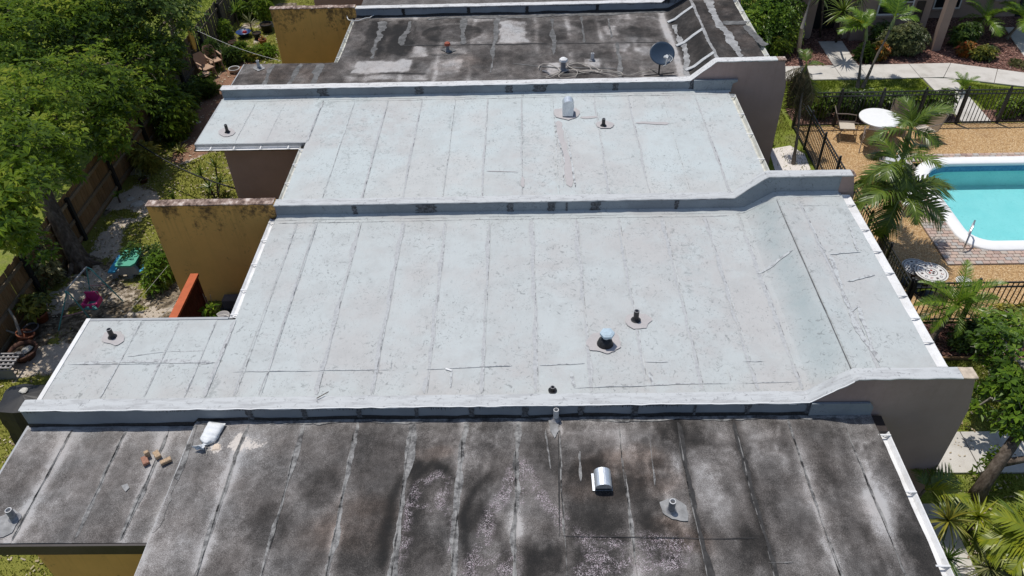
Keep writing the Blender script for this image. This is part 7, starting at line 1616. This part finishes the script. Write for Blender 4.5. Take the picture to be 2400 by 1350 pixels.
# yucca and its pale trunk
rg = np.random.default_rng(77)
def tallrosette(name, label, base, top, n, L, W, mat, tr=0.04, el=(-0.7, 1.4), dr=(0.2, 0.9), cat='plant', tmat='bark', group=None):
    t = thing(name, label, cat, base, group); MB().tube([base, tuple((base[i]+top[i])/2+(.04 if i < 2 else 0) for i in range(3)), top], [tr*1.2, tr, tr*.8], 8).build('trunk', tmat, t, True)
    blade_mesh('foliage', rosette_specs(top, n, L, W, rg, el, dr), mat, t, 5); return t
tallrosette('yucca', 'spiky green yucca rosette standing in front of the dark doorway', (11.75, 28.3, 0), (11.15, 26.9, 1.75), 70, .75, .05, 'leaf_palm')
tallrosette('yucca', 'second darker yucca head behind the first', (11.3, 28.8, 0), (10.75, 28.0, 1.9), 60, .7, .045, 'leaf_dark')
tallrosette('yucca', 'yucca head at the top right of the doorway', (12.4, 28.9, 0), (12.0, 27.9, 1.9), 50, .6, .045, 'leaf_dark')
t = thing('bare_palm', 'bare pale palm trunk leaning past the clipped shrub at the top', 'palm', (10.0, 27.3, 0)); a = at(1880, 65, 1.6); b = at(1915, -60, 3.2); MB().tube([(10.1, 27.4, 0), (a[0], a[1], 1.6), (b[0], b[1], 3.2)], [.08, .065, .06], 9).build('trunk', 'twig', t)
# clipped dense shrub at the top
bush('clipped_shrub', 'tall dense green shrub beside the far dark roof gutter', 'shrub', (9.3, 28.2), (1, 1, 2), 0.14, 'leaf_bright', 81, 150, .42, 6, blobs_=[(9.0, 28.0, 1.0, .9, .8, 1.0), (9.5, 28.4, 1.3, .8, .8, 1.0), (8.6, 28.6, 1.2, .8, .8, 1.0), (9.6, 27.8, .7, .6, .6, .7), (8.3, 27.4, .8, .7, .7, .8)])
bush('shrub', 'low ferny shrub at the foot of the clipped shrub', 'shrub', (8.9, 27.1), (.7, .5, .7), .18, 'leaf_palm', 82, 120, .2, 6)
bush('shrub', 'dark leafy shrub behind the end of the far brown wall', 'shrub', (7.8, 26.2), (.7, .6, .9), .16, 'leaf_dark', 83, 120, .3, 6)
bush('shrub', 'strappy dark green plant below the twin palms', 'shrub', (12.2, 26.75), (.35, .3, .5), .22, 'leaf_dark', 84, 140, .14, 6)
bush('variegated_shrub', 'large rounded shrub with cream and olive leaves below the window', 'shrub', (13.85, 27.2), (.95, .6, 1.05), .085, 'leaf_olive', 85, 330, .5, 6, shell=.7)
bush('shrub', 'dark green shrub behind the variegated one', 'shrub', (13.3, 27.9), (.7, .4, .9), .10, 'leaf_dark', 86, 200, .5, 5)
bush('croton', 'orange and yellow croton beside the twin palm trunks', 'shrub', (12.75, 26.75), (.38, .32, .62), .15, 'leaf_croton', 87, 190, .35, 6)
bush('croton', 'bright orange-red croton in the far mulch bed', 'shrub', (16.0, 26.95), (.32, .3, .5), .15, 'leaf_croton', 88, 190, .35, 6)
bush('croton', 'yellow-green croton right of the orange-red one', 'shrub', (16.5, 26.6), (.5, .35, .42), .15, 'leaf_goldgreen', 89, 170, .35, 6)
bush('shrub', 'dark purple-leaved shrub against the recessed wall', 'shrub', (16.2, 27.7), (.6, .4, .85), .15, 'leaf_dark', 90, 150, .4, 6)
bush('shrub', 'small grassy plant at the edge of the far mulch bed', 'shrub', (17.4, 26.0), (.35, .25, .2), .12, 'leaf_olive', 91, 150, .2, 5)
# hedge behind the back fence
for i, (x, r_) in enumerate([(9.35, .55), (10.2, .6), (11.05, .6), (11.9, .6), (12.7, .5), (13.3, .42)]):
    bush('hedge_shrub', ['leftmost dark hedge shrub behind the far pool fence', 'second hedge shrub from the left behind the pool fence', 'hedge shrub directly behind the white patio table', 'hedge shrub behind the tall palm fronds', 'hedge shrub near the pool path, larger of the right two', 'small last hedge shrub beside the pool path'][i], 'shrub', (x, 22.62), (r_, .42, .85), .10, 'leaf_dark' if i % 2 else 'leaf_tree', 100+i, 210, .5, 5, group='hedge along the far pool fence')
for i, x in enumerate((15.3, 15.9)): bush('hedge_shrub', ['round shrub right of the pool path behind the fence', 'shrub at the right frame edge behind the far fence'][i], 'shrub', (x, 22.5), (.4, .35, .6), .10, 'leaf_tree', 108+i, 200, .5, 5, group='hedge along the far pool fence')
# near bed and trees on the right
bush('hedge_shrub', 'yellow-green hedge shrub inside the near pool fence at right', 'shrub', (10.6, 12.6), (.8, .45, .75), .10, 'leaf_goldgreen', 111, 230, .5, 5)
bush('hedge_shrub', 'bright hedge shrub at the right frame edge by the near fence', 'shrub', (11.5, 12.5), (.7, .5, .8), .10, 'leaf_bright', 112, 220, .5, 5)
bush('shrub', 'dark low shrub under the feathery palm', 'shrub', (9.75, 12.3), (.55, .45, .6), .09, 'leaf_dark', 113, 230, .5, 5)
tr_ = thing('leaning_tree', 'leaning tree with glossy green leaves at the right edge', 'tree', (8.2, 8.35, 0))
m = MB(); tk = [(8.2, 8.35, -.05), (8.3, 8.45, .35), (8.42, 8.55, .8), (8.75, 8.85, 1.15), (9.2, 9.3, 1.6)]
m.tube(tk, [.16, .12, .115, .10, .09], 10); m.tube([(8.42, 8.55, .75), (8.8, 8.5, .95), (9.4, 8.5, 1.1)], [.08, .06, .05], 8); m.build('trunk', 'bark', tr_, True)
CB3 = []
for px, py, z, r_ in [(2355, 800, 1.9, .42), (2325, 830, 1.6, .28), (2395, 850, 1.9, .45), (2390, 760, 1.7, .42), (2380, 910, 1.7, .36), (2345, 905, 1.3, .2), (2400, 960, 1.6, .36), (2290, 955, .9, .18), (2350, 985, 1.2, .2), (2440, 800, 1.9, .6), (2440, 930, 1.8, .5), (2300, 790, 1.5, .22), (2330, 760, 1.6, .3), (2360, 870, 1.5, .3), (2385, 1010, 1.3, .22), (2310, 905, 1.0, .2)]:
    q = at(px, py, z); CB3.append((q[0], q[1], z, r_, r_, r_*.75))
foliage(tr_, CB3, 150, .12, .5, 6, 'leaf_bright', 120, 'crown', .45, .2, gap=.33)
m = MB(); rng = np.random.default_rng(9)
for q in CB3:
    limb(m, (9.2, 9.3, 1.6) if q[1] > 9.6 else (8.75, 8.85, 1.15), q[:3], .04, .012, rng, 5, .08)
    for _k in range(3): limb(m, q[:3], np.array(q[:3])+rng.normal(0, q[3]*.6, 3), .012, .004, rng, 3, .05)
m.build('limb', 'twig', tr_)
bush('sprout_shrub', 'small leafy suckers growing on the leaning trunk', 'shrub', (8.45, 8.75), (.2, .2, .9), .10, 'leaf_tree', 121, 60, .5, 5)
# lower-right tropical plants
palm('palm_tree', 'yellow-green broad-leafed palm at the lower right corner', (8.35, 6.9, 0), (8.45, 6.95, .75), .05, [(170, 20, 1.05, 'broad'), (150, 45, 1.0, 'broad'), (195, 5, 1.0, 'broad'), (110, 50, .9, 'broad'), (215, 20, .9, 'broad'), (60, 40, .9, 'broad'), (250, 30, .8, 'broad'), (20, 40, .8, 'broad')], 'broad', seed=21)
palm('palm_tree', 'dark palm squeezed between the brown wall and the near gutter', (6.75, 8.0, 0), (6.85, 7.95, .85), .04, [(20, 25, .75, 'mid'), (60, 40, .6, 'mid'), (-20, 15, .75, 'mid'), (-60, 30, .8, 'mid_droop'), (330, 45, .7, 'broad'), (10, 5, .8, 'mid_droop'), (100, 50, .4, 'mid')], 'mid', seed=22)
tallrosette('dracaena', 'spiky dracaena head beside the near gutter at lower right', (7.0, 7.3, 0), (6.82, 7.15, 1.15), 60, .48, .035, 'leaf_goldgreen', .03)
tallrosette('dracaena', 'dark spiky dracaena low beside the near gutter', (6.95, 6.75, 0), (6.75, 6.7, .75), 46, .42, .03, 'leaf_dark', .03)
tallrosette('dracaena', 'grassy spiky plant at the bottom edge on the right', (7.6, 6.75, 0), (7.6, 6.75, .35), 50, .45, .03, 'leaf_olive', .03)
tallrosette('dracaena', 'yellow spiky plant behind the broad-leafed palm', (7.75, 7.65, 0), (7.72, 7.6, .55), 46, .5, .04, 'leaf_palmyellow', .03)
tallrosette('dracaena', 'green strappy plant at the foot of the leaning tree', (8.5, 7.7, 0), (8.5, 7.7, .35), 44, .5, .045, 'leaf_palm', .03)
tallrosette('dracaena', 'grassy tuft at the bottom right corner', (8.0, 6.6, 0), (8.0, 6.6, .2), 50, .45, .03, 'leaf_olive', .03)

# ================================================================== BUILDING AT THE TOP RIGHT
bd = thing('apartment_building', 'tan stucco building with white-framed windows at the top right', 'building', (15, 29, 0))
HB = 3.0
def wallrect(x0, x1, y0, y1, z1=HB, z0=0.0, mat='stucco_tan', name='wall'): return MB().box(x0, x1, y0, y1, z0, z1).build(name, mat, bd)
wallrect(12.25, 14.98, 28.4, 28.6); wallrect(14.78, 14.98, 28.602, 30.4); wallrect(14.98, 20.6, 30.4, 30.6); wallrect(9.2, 10.9, 28.7, 28.9)
wallrect(10.902, 12.248, 29.6, 29.8, mat='wood_and_shade_black', name='shaded_entry_wall'); wallrect(12.05, 12.248, 28.6, 29.6); wallrect(10.75, 10.90, 28.9, 29.6)  # back wall of the entry coloured black to stand for the porch shade
wallrect(14.95, 15.25, 27.35, 27.6, 3.6, name='column'); wallrect(14.985, 15.2, 27.6, 30.4, 3.6, 2.4, name='beam')
wallrect(8.0, 20.8, 28.75, 33, 3.15, 3.02, 'drip_grey', 'roof'); wallrect(10.0, 14.9, 28.2, 28.745, 3.13, 3.02, 'drip_grey', 'eave')
wallrect(14.4, 14.7, 28.36, 28.398, 1.5, .2, 'metal_brown', 'wall_plaque')
def window(x0, x1, z0, z1, y, panes=2):
    o = MB().box(x0, x1, y-.02, y-.004, z0, z1).build('window', 'glass_dark', bd)
    f = .055; m = MB(); m.box(x0-f, x1+f, y-.05, y-.022, z0-f, z0); m.box(x0-f, x1+f, y-.05, y-.022, z1, z1+f); m.box(x0-f, x0, y-.05, y-.022, z0, z1); m.box(x1, x1+f, y-.05, y-.022, z0, z1)
    zm = (z0+z1)/2-.1; m.box(x0, x1, y-.045, y-.024, zm-.02, zm+.02); m.build('frame', 'frame_white', o)
    MB().box(x0-.1, x1+.1, y-.10, y-.052, z0-.11, z0-f-.002).build('sill', 'stucco_tan', o)
window(13.05, 14.22, 1.05, 2.1, 28.4); window(16.1, 17.05, .45, 1.9, 30.4); window(18.45, 18.95, .75, 1.7, 30.4)
wallrect(19.4, 20.3, 30.36, 30.398, 2.1, 0.02, 'glass_dark', 'door')
